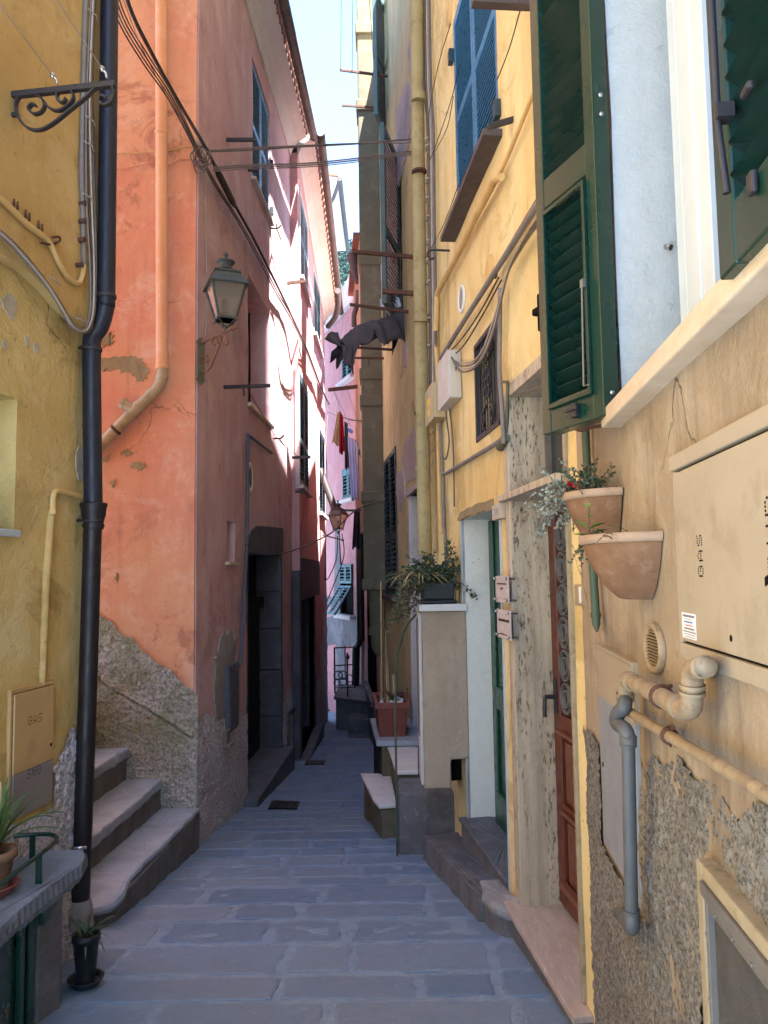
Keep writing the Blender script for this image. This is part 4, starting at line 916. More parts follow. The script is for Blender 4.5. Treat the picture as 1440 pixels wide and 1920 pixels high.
mb = MB(); q = OW.at(217, 806, .07); d_ = (OW.at(240, 782, .07) - OW.at(285, 738, .07)).normalized(); clamp(mb, q, .046, d_, .025); build(mb, 'clamp', M['rust'], po)

py_ = thing('drainpipe', 'olive yellow drainpipe on the right between the yellow house and olive house', 'drainpipe')
mb = MB(); mb.tube([R2.at(781, -60, .11), R2.at(784, 300, .11), R2.at(789, 640, .11), R2.at(797, 1040, .11)], .058, 16)
for y in (175, 590, 830): mb.tube([R2.at(783 + y * .011, y, .11), R2.at(783 + y * .011, y + 14, .11)], .064, 16)
build(mb, 'pipe', M['pipeolive'], py_)
mb = MB(); clamp(mb, R2.at(786, 322, .11), .06, h=.02); clamp(mb, R2.at(791, 775, .11), .06, h=.02); build(mb, 'clamp', M['rust'], py_)

# the square flue
flu = thing('flue', 'tall square olive cement flue climbing the olive house wall', 'flue')
def flz(y): return atY(695, y, 10.9).z
fx0, fx1 = atY(677, 700, 10.9).x, atY(714, 700, 10.9).x + .05
FB = Wall((fx0, 10.9), (1, 0), (0, -1)); fw = fx1 - fx0
mb = MB(); mb.box(FB, 0, fw, flz(1090), 14, -.4, 0)
for y in (42, 186, 475, 690, 740, 920, 1085): mb.box(FB, -.025, fw + .02, flz(y + 22), flz(y), -.42, .03)
build(mb, 'duct', M['flue'], flu, .02)
mb = MB(); c0 = FB.p(fw * .62, flz(1085), -.15); mb.tube([c0, V((c0.x, c0.y, flz(1180)))], [.16, .13], 16); mb.tube([V((c0.x, c0.y, flz(1178))), V((c0.x, c0.y, flz(1192)))], .15, 16)
mb.tube(cat([V((c0.x, c0.y, flz(1190))), V((c0.x + .01, c0.y, flz(1215))), V((c0.x + .12, c0.y + .02, flz(1235)))], 5), .12, 14); build(mb, 'round_elbow', M['flue'], flu)
mb = MB(); mb.tube([FB.p(fw + .06, flz(700), .03), FB.p(fw + .06, flz(1000), .04), FB.p(fw + .08, flz(1250), .05)], .018, 8); o = solo(mb, 'conduit', 'thin dark conduit running down beside the square flue', 'conduit', M['conduit'])

pf = thing('drainpipe', 'grey green drainpipe down the candy pink end house, turning dark and kinking near the railing', 'drainpipe')
def FP(x, y, w=.12): return FW.at(x, y, w)
mb = MB(); mb.tube([FP(671, 640), FP(672, 800), FP(674, 935)], .075, 10); build(mb, 'upper_pipe', M['duct_col'], pf)
mb = MB(); mb.tube(cat([FP(674, 930), FP(675, 1030), FP(676, 1180), FP(675, 1200), FP(668, 1212), FP(667, 1230), FP(666, 1290)], 4), .09, 10); build(mb, 'lower_pipe', M['pipebrown'], pf)
mb = MB(); mb.tube(cat([FP(640, 500, .3) + V((0, -1.5, 0)), FP(634, 560, .3) + V((0, -1.5, 0))], 3), .01, 4) if False else None

mb = MB(); q = [atY(660, 478, 11.6), atY(663, 500, 11.6), atY(666, 520, 11.6), atY(672, 530, 11.6)]
mb.tube(q, [.09, .06, .045, .045], 10); mb.tube(cat([atY(672, 545, 11.6), atY(670, 570, 11.6), atY(664, 590, 11.6), atY(664, 612, 11.6)], 4), .04, 8); solo(mb, 'gutter_spout', 'dented grey gutter end with spout high beside the square flue', 'gutter', M['gutter'])
mb = MB(); mb.tube(cat([L2B.at(633, 545, .45), L2B.at(634, 570, .42), L2B.at(628, 595, .3), L2B.at(615, 612, .12)], 5), .06, 10); solo(mb, 'gutter_elbow', 'grey gutter elbow curving under the rose house eave', 'gutter', M['gutter'])

# grey gas pipe on the pink wall
gp = thing('gas_pipe', 'thin blue grey gas pipe in an upside down L on the pink wall', 'pipe')
mb = MB(); A = L2.hit(458, 815); Bq = L2.hit(504, 850); Cq = L2.hit(440, 1250)
a = L2.p(A[0], A[1], .04); b = L2.p(Bq[0], Bq[1], .04)
mb.tube([b, a + L2.d * .04, a, a - V((0, 0, .04))], .018, 8); mb.tube([a - V((0, 0, .03)), L2.p(A[0] - .06, (A[1] + Cq[1]) / 2, .04), L2.p(Cq[0] + .1, Cq[1] + .08, .04), L2.p(Cq[0] + .02, Cq[1], .04)], .018, 8); build(mb, 'pipe', M['steelbox'], gp)
mb = MB(); clamp(mb, L2.p(A[0] - .05, A[1] - 1.2, .04), .02); build(mb, 'clamp', M['black_iron'], gp)
bx = thing('utility_box', 'narrow grey steel meter box low on the pink wall', 'utility box')
mb = MB(); mb.box(L2, .95, 1.36, .2, .83, -.02, .05); build(mb, 'body', M['steelbox'], bx, .008); mb = MB(); mb.box(L2, .97, 1.34, .22, .81, .05, .058); build(mb, 'door', M['steelbox'], bx, .004)
mb = MB(); q = L2.hit(416, 1370); mb.box(L2, q[0] - .05, q[0] + .1, q[1] - .12, q[1], .01, .06); mb.box(L2, q[0] - .05, q[0] + .1, q[1] - .15, q[1] - .12, .01, .09); solo(mb, 'ashtray', 'small pale metal holder below the steel meter box on the pink wall', 'holder', M['conduit'], bevel=.004)

def round_vent(W, uc, zc, ru, rz, w, name, label, m, nl=10):
    t_ = thing(name, label, 'vent'); mb = MB(); N = 28
    ring = lambda k, ww: [W.p(uc + ru * k * cos(2 * pi * i / N), zc + rz * k * sin(2 * pi * i / N), ww) for i in range(N)]
    R_ = [ring(1, w), ring(1, w + .011), ring(.92, w + .016), ring(.76, w + .012), ring(.74, w + .005)]
    vs = [p for r_ in R_ for p in r_]; mb.add(vs, [(i * N + k, i * N + (k + 1) % N, (i + 1) * N + (k + 1) % N, (i + 1) * N + k) for i in range(4) for k in range(N)], 0, True); build(mb, 'rim', m, t_)
    mb = MB(); mb.add(ring(.75, w + .004), [tuple(range(N))]); build(mb, 'backing', M['blackgap'], t_)
    mb = MB()
    for k in range(nl):
        zz = (-1 + 2 * (k + .5) / nl) * .74; hw = ru * .75 * math.sqrt(max(0, 1 - (zz / .76) ** 2)); z = zc + zz * rz
        mb.hexa([W.p(uc - hw, z - rz * .05, w + .006), W.p(uc + hw, z - rz * .05, w + .006), W.p(uc + hw, z - rz * .05, w + .012), W.p(uc - hw, z - rz * .05, w + .012), W.p(uc - hw, z + rz * .0, w + .006), W.p(uc + hw, z + rz * .0, w + .006), W.p(uc + hw, z - rz * .03, w + .012), W.p(uc - hw, z - rz * .03, w + .012)])
    build(mb, 'louvres', m, t_)
a, b = R1.hit(1216, 1220), R1.hit(1250, 1220); zt, zb = R1.hit(1232, 1168)[1], R1.hit(1234, 1263)[1]
round_vent(R1, (a[0] + b[0]) / 2, (zt + zb) / 2, abs(a[0] - b[0]) / 2, (zt - zb) / 2, .002, 'vent_grille', 'oval beige louvred vent on the beige wall under the larger flowerpot', M['pvcdirty'], 12)
a = L2.hit(468, 895); round_vent(L2, a[0], a[1], .13, .17, .002, 'vent_grille', 'pale louvred vent on the pink wall beside the blue grey pipe', M['whitepl'], 9)
a = R2.hit(868, 560); round_vent(R2, a[0], a[1], .1, .1, .004, 'vent_grille', 'round white louvred vent on the yellow wall above the diagonal pipe', M['whitepl'], 10)
def cover(x, y, r, label):
    mb = MB(); a = R2.hit(x, y); mb.lathe(R2.p(a[0], a[1], -.005), [(r, 0), (r, .014), (r * .9, .02), (0, .022)], 20, axis=R2.n); solo(mb, 'cover_plate', label, 'cover plate', M['yelpipe'])
cover(920, 505, .085, 'round yellow painted cover plate behind the diagonal pipe'); cover(844, 25, .09, 'round pale cover plate high left of the blue green window')

# ------------------------------------------------------------------ pipes by the beige house
bp = thing('waste_pipe', 'thick beige plastic waste pipe with elbows above the roughcast', 'pipe')
W = R1; wv = .055
mb = MB(); P = [W.at(1326, 1252, .0), W.at(1322, 1250, wv), W.at(1303, 1256, wv), W.at(1298, 1275, wv), W.at(1297, 1315, wv), W.at(1292, 1330, wv), W.at(1275, 1327, wv), W.at(1232, 1302, wv), W.at(1180, 1276, wv), W.at(1173, 1284, wv), W.at(1172, 1310, wv)]
mb.tube(cat(P, 5), .0205, 14)
for x, y, x2, y2 in ((1298, 1283, 1298, 1290), (1298, 1296, 1298, 1302), (1277, 1328, 1270, 1324), (1186, 1279, 1180, 1276), (1172, 1300, 1172, 1312)): mb.tube([W.at(x, y, wv), W.at(x2, y2, wv)], .0245, 14)
build(mb, 'pipe', M['pvcdirty'], bp)
mb = MB(); q = W.at(1240, 1306, wv); clamp(mb, q, .021, (W.at(1275, 1327, wv) - W.at(1180, 1276, wv)).normalized(), .012); q = W.at(1250, 1290, .02); mb.tube([q, W.at(1258, 1286, .03)], .005, 6); mb.tube([W.at(1246, 1288, 0), q], .007, 6); build(mb, 'clamp', M['rust'], bp)
p2 = thing('waste_pipe', 'thin beige pipe sloping down along the top edge of the roughcast', 'pipe')
mb = MB(); mb.tube([W.at(1184, 1337, .04), W.at(1260, 1383, .04), W.at(1345, 1433, .04), W.at(1560, 1562, .04)], .013, 12); build(mb, 'pipe', M['pvcdirty'], p2)
mb = MB(); q = W.at(1255, 1380, .04); clamp(mb, q, .0135, (W.at(1345, 1433, .04) - W.at(1184, 1337, .04)).normalized(), .012); mb.tube([W.at(1252, 1366, 0), W.at(1262, 1364, .035)], .006, 6); mb.tube([q, W.at(1257, 1398, .03)], .004, 6); build(mb, 'clamp', M['rust'], p2)
p3 = thing('waste_pipe', 'dark grey plastic downpipe with S bend in front of the grey meter box', 'pipe')
mb = MB(); mb.tube(cat([W.at(1172, 1308, wv), W.at(1170, 1325, wv + .01), W.at(1158, 1340, wv + .02), W.at(1157, 1355, wv + .02), W.at(1172, 1368, wv + .015), W.at(1178, 1385, wv + .01), W.at(1180, 1400, wv + .01)], 5), .0195, 14)
mb.tube([W.at(1178, 1390, wv + .01), W.at(1180, 1500, wv + .01), W.at(1184, 1720, wv + .01)], .0175, 14); mb.tube([W.at(1178, 1380, wv + .01), W.at(1178, 1398, wv + .01)], .022, 14); mb.tube([W.at(1184, 1705, wv + .01), W.at(1184, 1712, wv + .01)], .0215, 14)
mb.tube(cat([W.at(1184, 1712, wv + .01), W.at(1185, 1735, wv + .01), W.at(1182, 1738, wv), W.at(1172, 1722, wv - .02), W.at(1160, 1712, 0)], 5), .0195, 14); build(mb, 'pipe', M['pipegrey'], p3)

gb = thing('meter_box', 'tall narrow meter box flush in the roughcast, beige at top and blue grey below', 'meter box')
q = [W.hit(1126, 1214), W.hit(1193, 1235), W.hit(1190, 1632), W.hit(1138, 1570)]
ua, ub = q[0][0], q[1][0]; z1_, z0 = q[0][1], W.hit(1140, 1578)[1]; zm = W.hit(1128, 1300)[1]
mb = MB(); mb.box(W, ub, ua, z0, zm, -.01, .014); build(mb, 'door', M['panelgrey'], gb, .003)
mb = MB(); mb.box(W, ub, ua, zm, z1_, -.01, .0135); mb.box(W, ub - .012, ub - .001, zm, z1_ + .012, -.01, .016); mb.box(W, ub, ua, z1_ + .001, z1_ + .012, -.01, .016); build(mb, 'upper_panel', M['panelbeige'], gb, .002)
mb = MB()
for k in range(5): mb.box(W, ub + .02, ub + .13, z0 + .37 + k * .016, z0 + .379 + k * .016, .01, .0155)
mb.lathe(W.p(ua - .05, z0 + .27, .013), [(.008, 0), (.008, .003), (0, .003)], 10, axis=W.n); build(mb, 'slots', M['blackgap'], gb)

# dotted lettering drilled into panels
GLY = {'G': ["01110", "10001", "10000", "10111", "10001", "10001", "01110"], 'A': ["00100", "01010", "10001", "10001", "11111", "10001", "10001"], 'S': ["01111", "10000", "10000", "01110", "00001", "00001", "11110"],
       'B': ["11110", "10001", "10001", "11110", "10001", "10001", "11110"], 'X': ["10001", "10001", "01010", "00100", "01010", "10001", "10001"], 'C': ["01110", "10001", "10000", "10000", "10000", "10001", "01110"]}
def dots(mb, W, word, O, right, up, pitch, r, w0):
    """word in drilled dots: O (u, z) lower left corner, right/up unit steps in (u, z)"""
    for i, ch in enumerate(word):
        for ry, row in enumerate(GLY[ch]):
            for cx_, c_ in enumerate(row):
                if c_ == '1':
                    a = (i * 6.6 + cx_) * pitch; b = (6 - ry) * pitch
                    mb.lathe(W.p(O[0] + right[0] * a + up[0] * b, O[1] + right[1] * a + up[1] * b, w0), [(r, 0), (r, .0015), (0, .0016)], 6, axis=W.n, smooth=False)
cb = thing('utility_cabinet', 'large beige sheet steel utility cabinet door lettered GAS on the beige wall', 'utility cabinet')
ua = W.hit(1271, 1000, .012)[0]; zt = W.hit(1271, 886, .012)[1]; zb = W.hit(1281, 1200, .012)[1]; ue = ua - 1.0; print('cab', ua, zt, zb)
mb = MB(); mb.box(W, ue, ua, zb, zt, -.01, .016); dpan = build(mb, 'door', M['panelbeige'], cb, .003)
mb = MB(); mb.box(W, ue, ua + .022, zt + .006, zt + .04, -.01, .019); mb.box(W, ue, ua + .022, zb - .042, zb - .006, -.01, .013); mb.box(W, ua + .003, ua + .024, zb - .006, zt + .006, -.01, .012); build(mb, 'frame', M['panelbeige'], cb, .003)
mb = MB(); mb.box(W, ue, ua + .003, zt, zt + .006, -.01, .004); mb.box(W, ue, ua + .003, zb - .006, zb, -.01, .004); build(mb, 'gap', M['blackgap'], cb)
mb = MB(); g0 = W.hit(1312, 1080, .017); g1 = W.hit(1312, 1000, .017); ptc = (g1[1] - g0[1]) / 18.2
dots(mb, W, 'GAS', (g0[0] - .02, g0[1]), (0, 1), (1, 0), ptc, .0017, .0155)
g0 = W.hit(1432, 1072, .017); dots(mb, W, 'CXB', (g0[0] - .058, g0[1]), (0, 1), (1, 0), .0066, .0022, .0155)
hk = W.hit(1436, 1085, .017); mb.wprism(W, [(hk[0] + .005, hk[1] - .012), (hk[0] + .005, hk[1] + .002), (hk[0] - .03, hk[1] + .012), (hk[0] - .1, hk[1] + .012), (hk[0] - .1, hk[1] - .0), (hk[0] - .03, hk[1] - .001)], .0155, .0172)
kh = W.hit(1370, 1197, .017); mb.lathe(W.p(kh[0], kh[1], .0155), [(.006, 0), (.006, .0016), (0, .0016)], 10, axis=W.n); build(mb, 'punched_letters', M['blackgap'], cb)
stk = thing('sticker', 'small white notice sticker with blue and red lines on the cabinet corner', 'sticker')
s0, s1 = W.hit(1279, 1194, .017), W.hit(1303, 1152, .017); su = s0[0] - s1[0]; sz = s1[1] - s0[1]; s0 = (s0[0] - .003, s0[1])
mb = MB(); mb.box(W, s1[0], s0[0], s0[1], s1[1], .0155, .0168); build(mb, 'sheet', M['sticker'], stk)
for nm, m, rows in (('blue_lines', 'inkblue', ((.62, .68, .15, .8),)), ('red_line', 'inkred', ((.5, .54, .25, .8),)), ('grey_lines', 'inkgrey', ((.84, .93, .08, .95), (.75, .77, .2, .8), (.36, .42, .15, .9), (.25, .29, .05, 1), (.16, .18, .1, .95), (.06, .08, .2, .9)))):
    mb = MB()
    for a, b, c, d in rows: mb.box(W, s0[0] - su * d * .96, s0[0] - su * c - .002, s0[1] + sz * a, s0[1] + sz * b, .0168, .0174)
    build(mb, nm, M[m], stk)
gr = thing('basement_grille', 'dark fine mesh basement vent in a beige frame low in the roughcast', 'grille')
ug = W.hit(1312, 1700, .03)[0]; zg = W.hit(1312, 1640, .03)[1]
mb = MB(); mb.box(W, ug - 1.0, ug - .04, zg - .8, zg - .05, -.01, .018); build(mb, 'mesh', M['mesh_grey'], gr)
mb = MB(); mb.box(W, ug - .036, ug, zg - .8, zg + .03, -.01, .034); mb.box(W, ug - 1.0, ug - .037, zg + .001, zg + .03, -.01, .034); build(mb, 'surround', M['creamstrip'], gr, .004)
mb = MB(); mb.box(W, ug - 1.0, ug - .037, zg - .025, zg, -.01, .04); mb.box(W, ug - 1.0, ug - .05, zg - .05, zg - .027, -.01, .03); mb.box(W, ug - .049, ug - .037, zg - .8, zg - .027, -.01, .031)
for k in range(6): mb.lathe(W.p(ug - .1 - k * .09, zg - .04, .03), [(.005, 0), (.005, .004), (0, .004)], 8, axis=W.n)
for k in range(5): mb.lathe(W.p(ug - .042, zg - .1 - k * .12, .03), [(.005, 0), (.005, .004), (0, .004)], 8, axis=W.n)
build(mb, 'frame', M['framegrey'], gr, .002)
# intercom and green pipe
ic = thing('intercom', 'small grey doorbell plate on the cream strip right of the wooden door', 'doorbell')
a = R2.hit(1081, 1135, .01), R2.hit(1104, 1097, .01); mb = MB(); mb.box(R2, a[1][0], a[0][0], a[0][1], a[1][1], .0, .018); build(mb, 'plate', M['pvcdirty'], ic, .003)
uc, zc = (a[0][0] + a[1][0]) / 2, (a[0][1] + a[1][1]) / 2; mb = MB(); mb.box(R2, uc - .012, uc + .012, zc - .03, zc + .035, .018, .0215); mb.box(R2, uc - .005, uc + .005, zc - .015, zc + .02, .0215, .024); build(mb, 'button', M['whitepl'], ic, .002)
g = thing('pipe', 'thin green painted pipe beside the flowerpots, crimped shut at its lower end', 'pipe')
mb = MB(); mb.tube([R1.at(1096, 770, .03), R1.at(1103, 920, .03), R1.at(1117, 1150, .03), R1.at(1118, 1172, .03)], .0145, 10); mb.tube([R1.at(1117, 1150, .03), R1.at(1117, 1158, .03)], .0175, 10); mb.tube([R1.at(1118, 1170, .03), R1.at(1119, 1184, .032)], [.0145, .004], 8); build(mb, 'pipe', M['pipegreen'], g)
mb = MB(); a, b = R1.at(1140, 797, .03), atY(1062, 795, 2.75)
mb.tube(cat([a, (a * 2 + b) / 3 - V((0, 0, .008)), (a + b * 2) / 3 - V((0, 0, .02)), b, b + V((-.02, 0, .03)), b + V((-.01, -.01, .06))], 5), .006, 8); solo(mb, 'shutter_stay', 'rusty curved iron stay holding the open green shutter off the wall', 'shutter stay', M['rust'])

# number tile and acrylic plaques
nt_ = thing('house_number', 'grey stone tile numbered 11 at the green doorway corner', 'number plate')
a, b = R2.hit(925, 976, .03), R2.hit(941, 945, .03); u0, u1 = b[0] - .0, a[0] + .01; z0, z1_ = a[1], b[1] + .01
mb = MB(); mb.box(R2, u0, u1, z0, z1_, .004, .034); build(mb, 'tile', M['tileplate'], nt_, .003)
mb = MB(); uw = u1 - u0
for c in (.66, .45): mb.box(R2, u0 + uw * c - .006, u0 + uw * c + .006, z0 + (z1_ - z0) * .28, z0 + (z1_ - z0) * .72, .034, .0355); mb.box(R2, u0 + uw * c + .006, u0 + uw * c + .016, z0 + (z1_ - z0) * .62, z0 + (z1_ - z0) * .68, .034, .0355)
mb.box(R2, u0 + uw * .24, u0 + uw * .29, z0 + (z1_ - z0) * .5, z0 + (z1_ - z0) * .56, .034, .0355); build(mb, 'digits', M['inkgrey'], nt_)
for (x0, y0, x1, y1), lab, rows in (((931, 1128, 953, 1080), 'upper clear acrylic plaque on steel pegs beside the green door', ((.68, .74, .15, .85), (.5, .57, .4, .6), (.16, .18, .15, .8))), ((934, 1193, 957, 1145), 'lower clear acrylic plaque on steel pegs beside the green door', ((.58, .68, .12, .88), (.12, .17, .3, .85)))):
    t_ = thing('plaque', lab, 'plaque', 'acrylic plaques by the green door'); a, b = R2.hit(x0, y0, .04), R2.hit(x1, y1, .04); u1, u0 = a[0] - .01, b[0] - .01; z0, z1_ = a[1], b[1]
    mb = MB(); mb.box(R2, u0, u1, z0, z1_, .04, .046); build(mb, 'sheet', M['clear'], t_)
    mb = MB(); mb.box(R2, u0 + .02, u1 - .02, z0 + .02, z1_ - .02, .036, .0385); build(mb, 'backing', M['tileplate'], t_)
    mb = MB(); rn = random.Random(2); uw, zw = u1 - u0, z1_ - z0
    for c, d, e, f in rows:
        x = f
        while x > e: q = rn.uniform(.04, .09); mb.box(R2, u0 + uw * (x - q * .8), u0 + uw * x, z0 + zw * c, z0 + zw * (d - rn.random() * .02), .0462, .047); x -= q
    build(mb, 'lettering', M['inkblack'], t_)
    for p_, q_ in ((u0 + .015, z0 + .015), (u1 - .015, z0 + .015), (u0 + .015, z1_ - .015), (u1 - .015, z1_ - .015)):
        mb = MB(); mb.lathe(R2.p(p_, q_, 0), [(.006, 0), (.006, .052), (.008, .052), (.008, .06), (0, .061)], 10, axis=R2.n); build(mb, 'peg', M['steel'], t_)
mb = MB(); a = R2.hit(860, 1214, .0); mb.box(R2, a[0] - .04, a[0] + .04, a[1] - .055, a[1] + .055, 0, .012); mb.box(R2, a[0] - .022, a[0] + .022, a[1] - .03, a[1] + .03, .012, .016); solo(mb, 'switch_plate', 'tiny brass bell plate on the plaster edge left of the green doorway', 'bell plate', M['junctionb'], bevel=.004)
# ------------------------------------------------------------------ lanterns
def lantern(name, label, base, s, rot, arm_from, arm_to, plate=None, mats=('lampgreen', 'rustlamp', 'plate'), scroll=None, group=None):
    t_ = thing(name, label, 'wall lantern', group); B = V(base)
    fr, ru, pl = M[mats[0]], M[mats[1]], M[mats[2]]; q = dict(n=4, smooth=False, a0=rot)
    bz, tz, br, tr = 0.0, .275 * s, .098 * s, .192 * s
    def cor(r, z, k): return B + V((r * cos(rot + k * pi / 2), r * sin(rot + k * pi / 2), z))
    mb = MB(); mb.lathe(B, [(br - .012 * s, -.004), (br + .012 * s, -.004), (br + .012 * s, .012 * s), (br - .012 * s, .014 * s), (br - .012 * s, -.004)], **q)
    for k in range(4):
        mb.bar([cor(br, .0, k), cor(tr, tz, k)], cor(1, 0, k) - cor(0, 0, k) + V((0, 0, .01)), .006 * s, .008 * s)
        mb.tube([cor(br, 0, k), B + V((0, 0, -.06 * s)) + (cor(.02 * s, 0, k) - B)], .006 * s, 6); mb.lathe(cor(br + .012 * s, -.012 * s, k), [(.001, -.012 * s), (.009 * s, -.004 * s), (.009 * s, .006 * s), (.001, .012 * s)], 8)
    mb.tube([B + V((0, 0, -.1 * s)), B + V((0, 0, -.05 * s))], .018 * s, 10); build(mb, 'cage', fr, t_)
    for k in range(4):
        mb = MB(); a, b, c, d = cor(br * .97, .014 * s, k), cor(br * .97, .014 * s, k + 1), cor(tr * .97, tz, k + 1), cor(tr * .97, tz, k)
        nn = (b - a).cross(d - a).normalized() * .004; mb.hexa([a, b, c, d, a - nn, b - nn, c - nn, d - nn]); build(mb, 'pane', M['lampglass'], t_)
    mb = MB(); mb.lathe(B, [(tr - .01 * s, tz), (tr + .034 * s, tz - .008 * s), (tr + .036 * s, tz + .004 * s), (tr + .002 * s, tz + .03 * s), (.142 * s, tz + .1 * s), (.152 * s, tz + .1 * s), (.154 * s, tz + .112 * s), (.06 * s, tz + .15 * s), (.05 * s, tz + .15 * s)], **q)
    for k in range(4): mb.lathe(cor(tr + .01 * s, tz + .024 * s, k), [(.001, -.012 * s), (.008 * s, 0), (.001, .014 * s)], 8)
    build(mb, 'roof', fr, t_)
    mb = MB(); z = tz + .145 * s; mb.lathe(B, [(.062 * s, z), (.052 * s, z + .02 * s), (.055 * s, z + .04 * s), (.072 * s, z + .056 * s), (.078 * s, z + .064 * s), (.074 * s, z + .072 * s), (.03 * s, z + .086 * s), (.013 * s, z + .096 * s), (.012 * s, z + .108 * s), (.021 * s, z + .122 * s), (.019 * s, z + .134 * s), (.006 * s, z + .146 * s), (.001, z + .152 * s)], 18); build(mb, 'finial', fr, t_)
    mb = MB(); mb.lathe(B + V((0, 0, .02)), [(.022 * s, 0), (.03 * s, .05 * s), (.03 * s, .13 * s), (.001, .16 * s)], 12); build(mb, 'bulb', M['whitepl'], t_)
    a, b = V(arm_from), V(arm_to); mb = MB(); mb.tube([a, b], .0155 * s, 10); d_ = (b - a).normalized(); mb.tube([b - d_ * .05, b - d_ * .03], .02 * s, 10); mb.tube([b, b + d_ * .02], [.02 * s, .012 * s], 10)
    build(mb, 'arm', ru, t_)
    if scroll:
        mb = MB()
        for c in scroll: mb.bar(cat(c, 6), V((d_.y, -d_.x, 0)), .007 * s, .0035 * s)
        build(mb, 'scroll', ru, t_)
    if plate: build(plate, 'wall_plate', pl, t_, .004)
    return t_
af, at_ = atY(380, 641, 6.34), atY(441, 613, 6.04); dv = V((at_.x - af.x, at_.y - af.y, 0)).normalized()
SW = Wall((af.x, af.y), dv, (dv.y, -dv.x)); sp = lambda L: [SW.at(x, y) for x, y in L]
scr = [sp([(417, 628), (411, 650), (402, 672), (394, 690), (384, 697), (377, 692), (376, 680), (380, 669), (387, 667), (390, 674), (388, 680), (385, 679)]),
       sp([(410, 634), (417, 629), (425, 632), (428, 641), (424, 648), (419, 646), (420, 642)]), sp([(409, 645), (408, 637), (402, 635), (398, 640), (400, 647), (404, 646)]), sp([(378, 682), (382, 668), (392, 664), (403, 666), (408, 655)])]
pm = MB(); PWL = Wall((af.x - dv.x * .02, af.y - dv.y * .02), (dv.y, -dv.x), dv)
pz = atY(375, 700, 6.34).z
pm.box(PWL, -.035, .035, pz - .02, pz + .24, -.02, .004); pm.wprism(PWL, [(-.03, pz + .24), (.03, pz + .24), (.045, pz + .27), (.02, pz + .3), (0, pz + .315), (-.02, pz + .3), (-.045, pz + .27)], -.018, .002); pm.wprism(PWL, [(-.03, pz - .02), (.03, pz - .02), (.045, pz - .05), (.02, pz - .08), (0, pz - .1), (-.02, pz - .08), (-.045, pz - .05)][::-1], -.018, .002)
lb = atY(423, 600, 6.12); lantern('wall_lantern', 'old verdigris street lantern on a rusty scroll bracket at the pink house corner', lb, 1.0, R(-112), af, at_, pm, scroll=scr)
a = atY(634, 992, 15.0); lantern('wall_lantern', 'small dark lantern hanging over the far alley on the rose house', a, 1.0, R(20), L2B.at(604, 1003, .0), a + V((.1, 0, -.22)), None, ('black_iron', 'black_iron', 'black_iron'))
mb = MB(); mb.tube([L2B.at(600, 880, .02), atY(629, 958, 15.0)], .07, 8); solo(mb, 'awning_arm', 'thick dark slanting bar between the last rose house window and far lantern', 'bar', M['black_iron'])

# wrought iron bracket on the mustard house
bk = thing('wall_bracket', 'black wrought iron scroll bracket on the mustard wall holding two thin wires', 'bracket')
q = L1.hit(24, 186, .06); O = L1.p(q[0], 0, .06); BWL = Wall((O.x, O.y), L1.n, -L1.d); bp_ = lambda L: [BWL.at(x, y) for x, y in L]
mb = MB(); A, Bq = BWL.hit(16, 176), BWL.hit(216, 154); mb.box(BWL, A[0], Bq[0], A[1] - .022, A[1] + .004, -.014, .014); build(mb, 'bar', M['black_iron'], bk, .003)
mb = MB(); sd = BWL.n
for L_ in ([(204, 190), (213, 178), (211, 163), (196, 158), (182, 163), (160, 184), (130, 208), (100, 232), (75, 244), (52, 240), (36, 222), (30, 198), (38, 180), (56, 174), (74, 180), (84, 196), (78, 210), (64, 214), (54, 205), (60, 196), (68, 198)],
           [(56, 174), (76, 182), (92, 202), (110, 208), (128, 198), (138, 184), (134, 170), (120, 167), (108, 176), (110, 190), (120, 192), (124, 184)], [(211, 163), (214, 176), (208, 192), (196, 197), (186, 190), (190, 180), (200, 184)]):
    mb.bar(cat(bp_(L_), 5), sd, .011, .004)
build(mb, 'scroll', M['black_iron'], bk)
mb = MB(); c = BWL.at(28, 215); mb.tube([c - L1.n * .03, c + L1.n * .01], .012, 8); build(mb, 'bolt', M['black_iron'], bk)
for x, y, x2, y2, lb_ in ((107, 150, -150, -190, 'thin taut wire from the bracket middle rising left towards the camera'), (200, 138, -40, -220, 'thin taut wire from the bracket tip rising left towards the camera')):
    h = BWL.at(x, y + 8); mb = MB(); mb.tube(cat([h, h + V((-.004, -.004, .02)), h + V((-.014, -.01, .03))], 4), .006, 6); mb.lathe(h + V((-.016, -.012, .02)), [(.001, 0), (.012, .008), (.012, .02), (.001, .028)], 8); build(mb, 'hook', M['steel'], bk)
    mb = MB(); mb.tube([h + V((-.012, -.01, .03)), atY(x2, y2, 2.2)], .0028, 5); solo(mb, 'wire', lb_, 'wire', M['cablelt'], 'wires tied to the iron bracket')

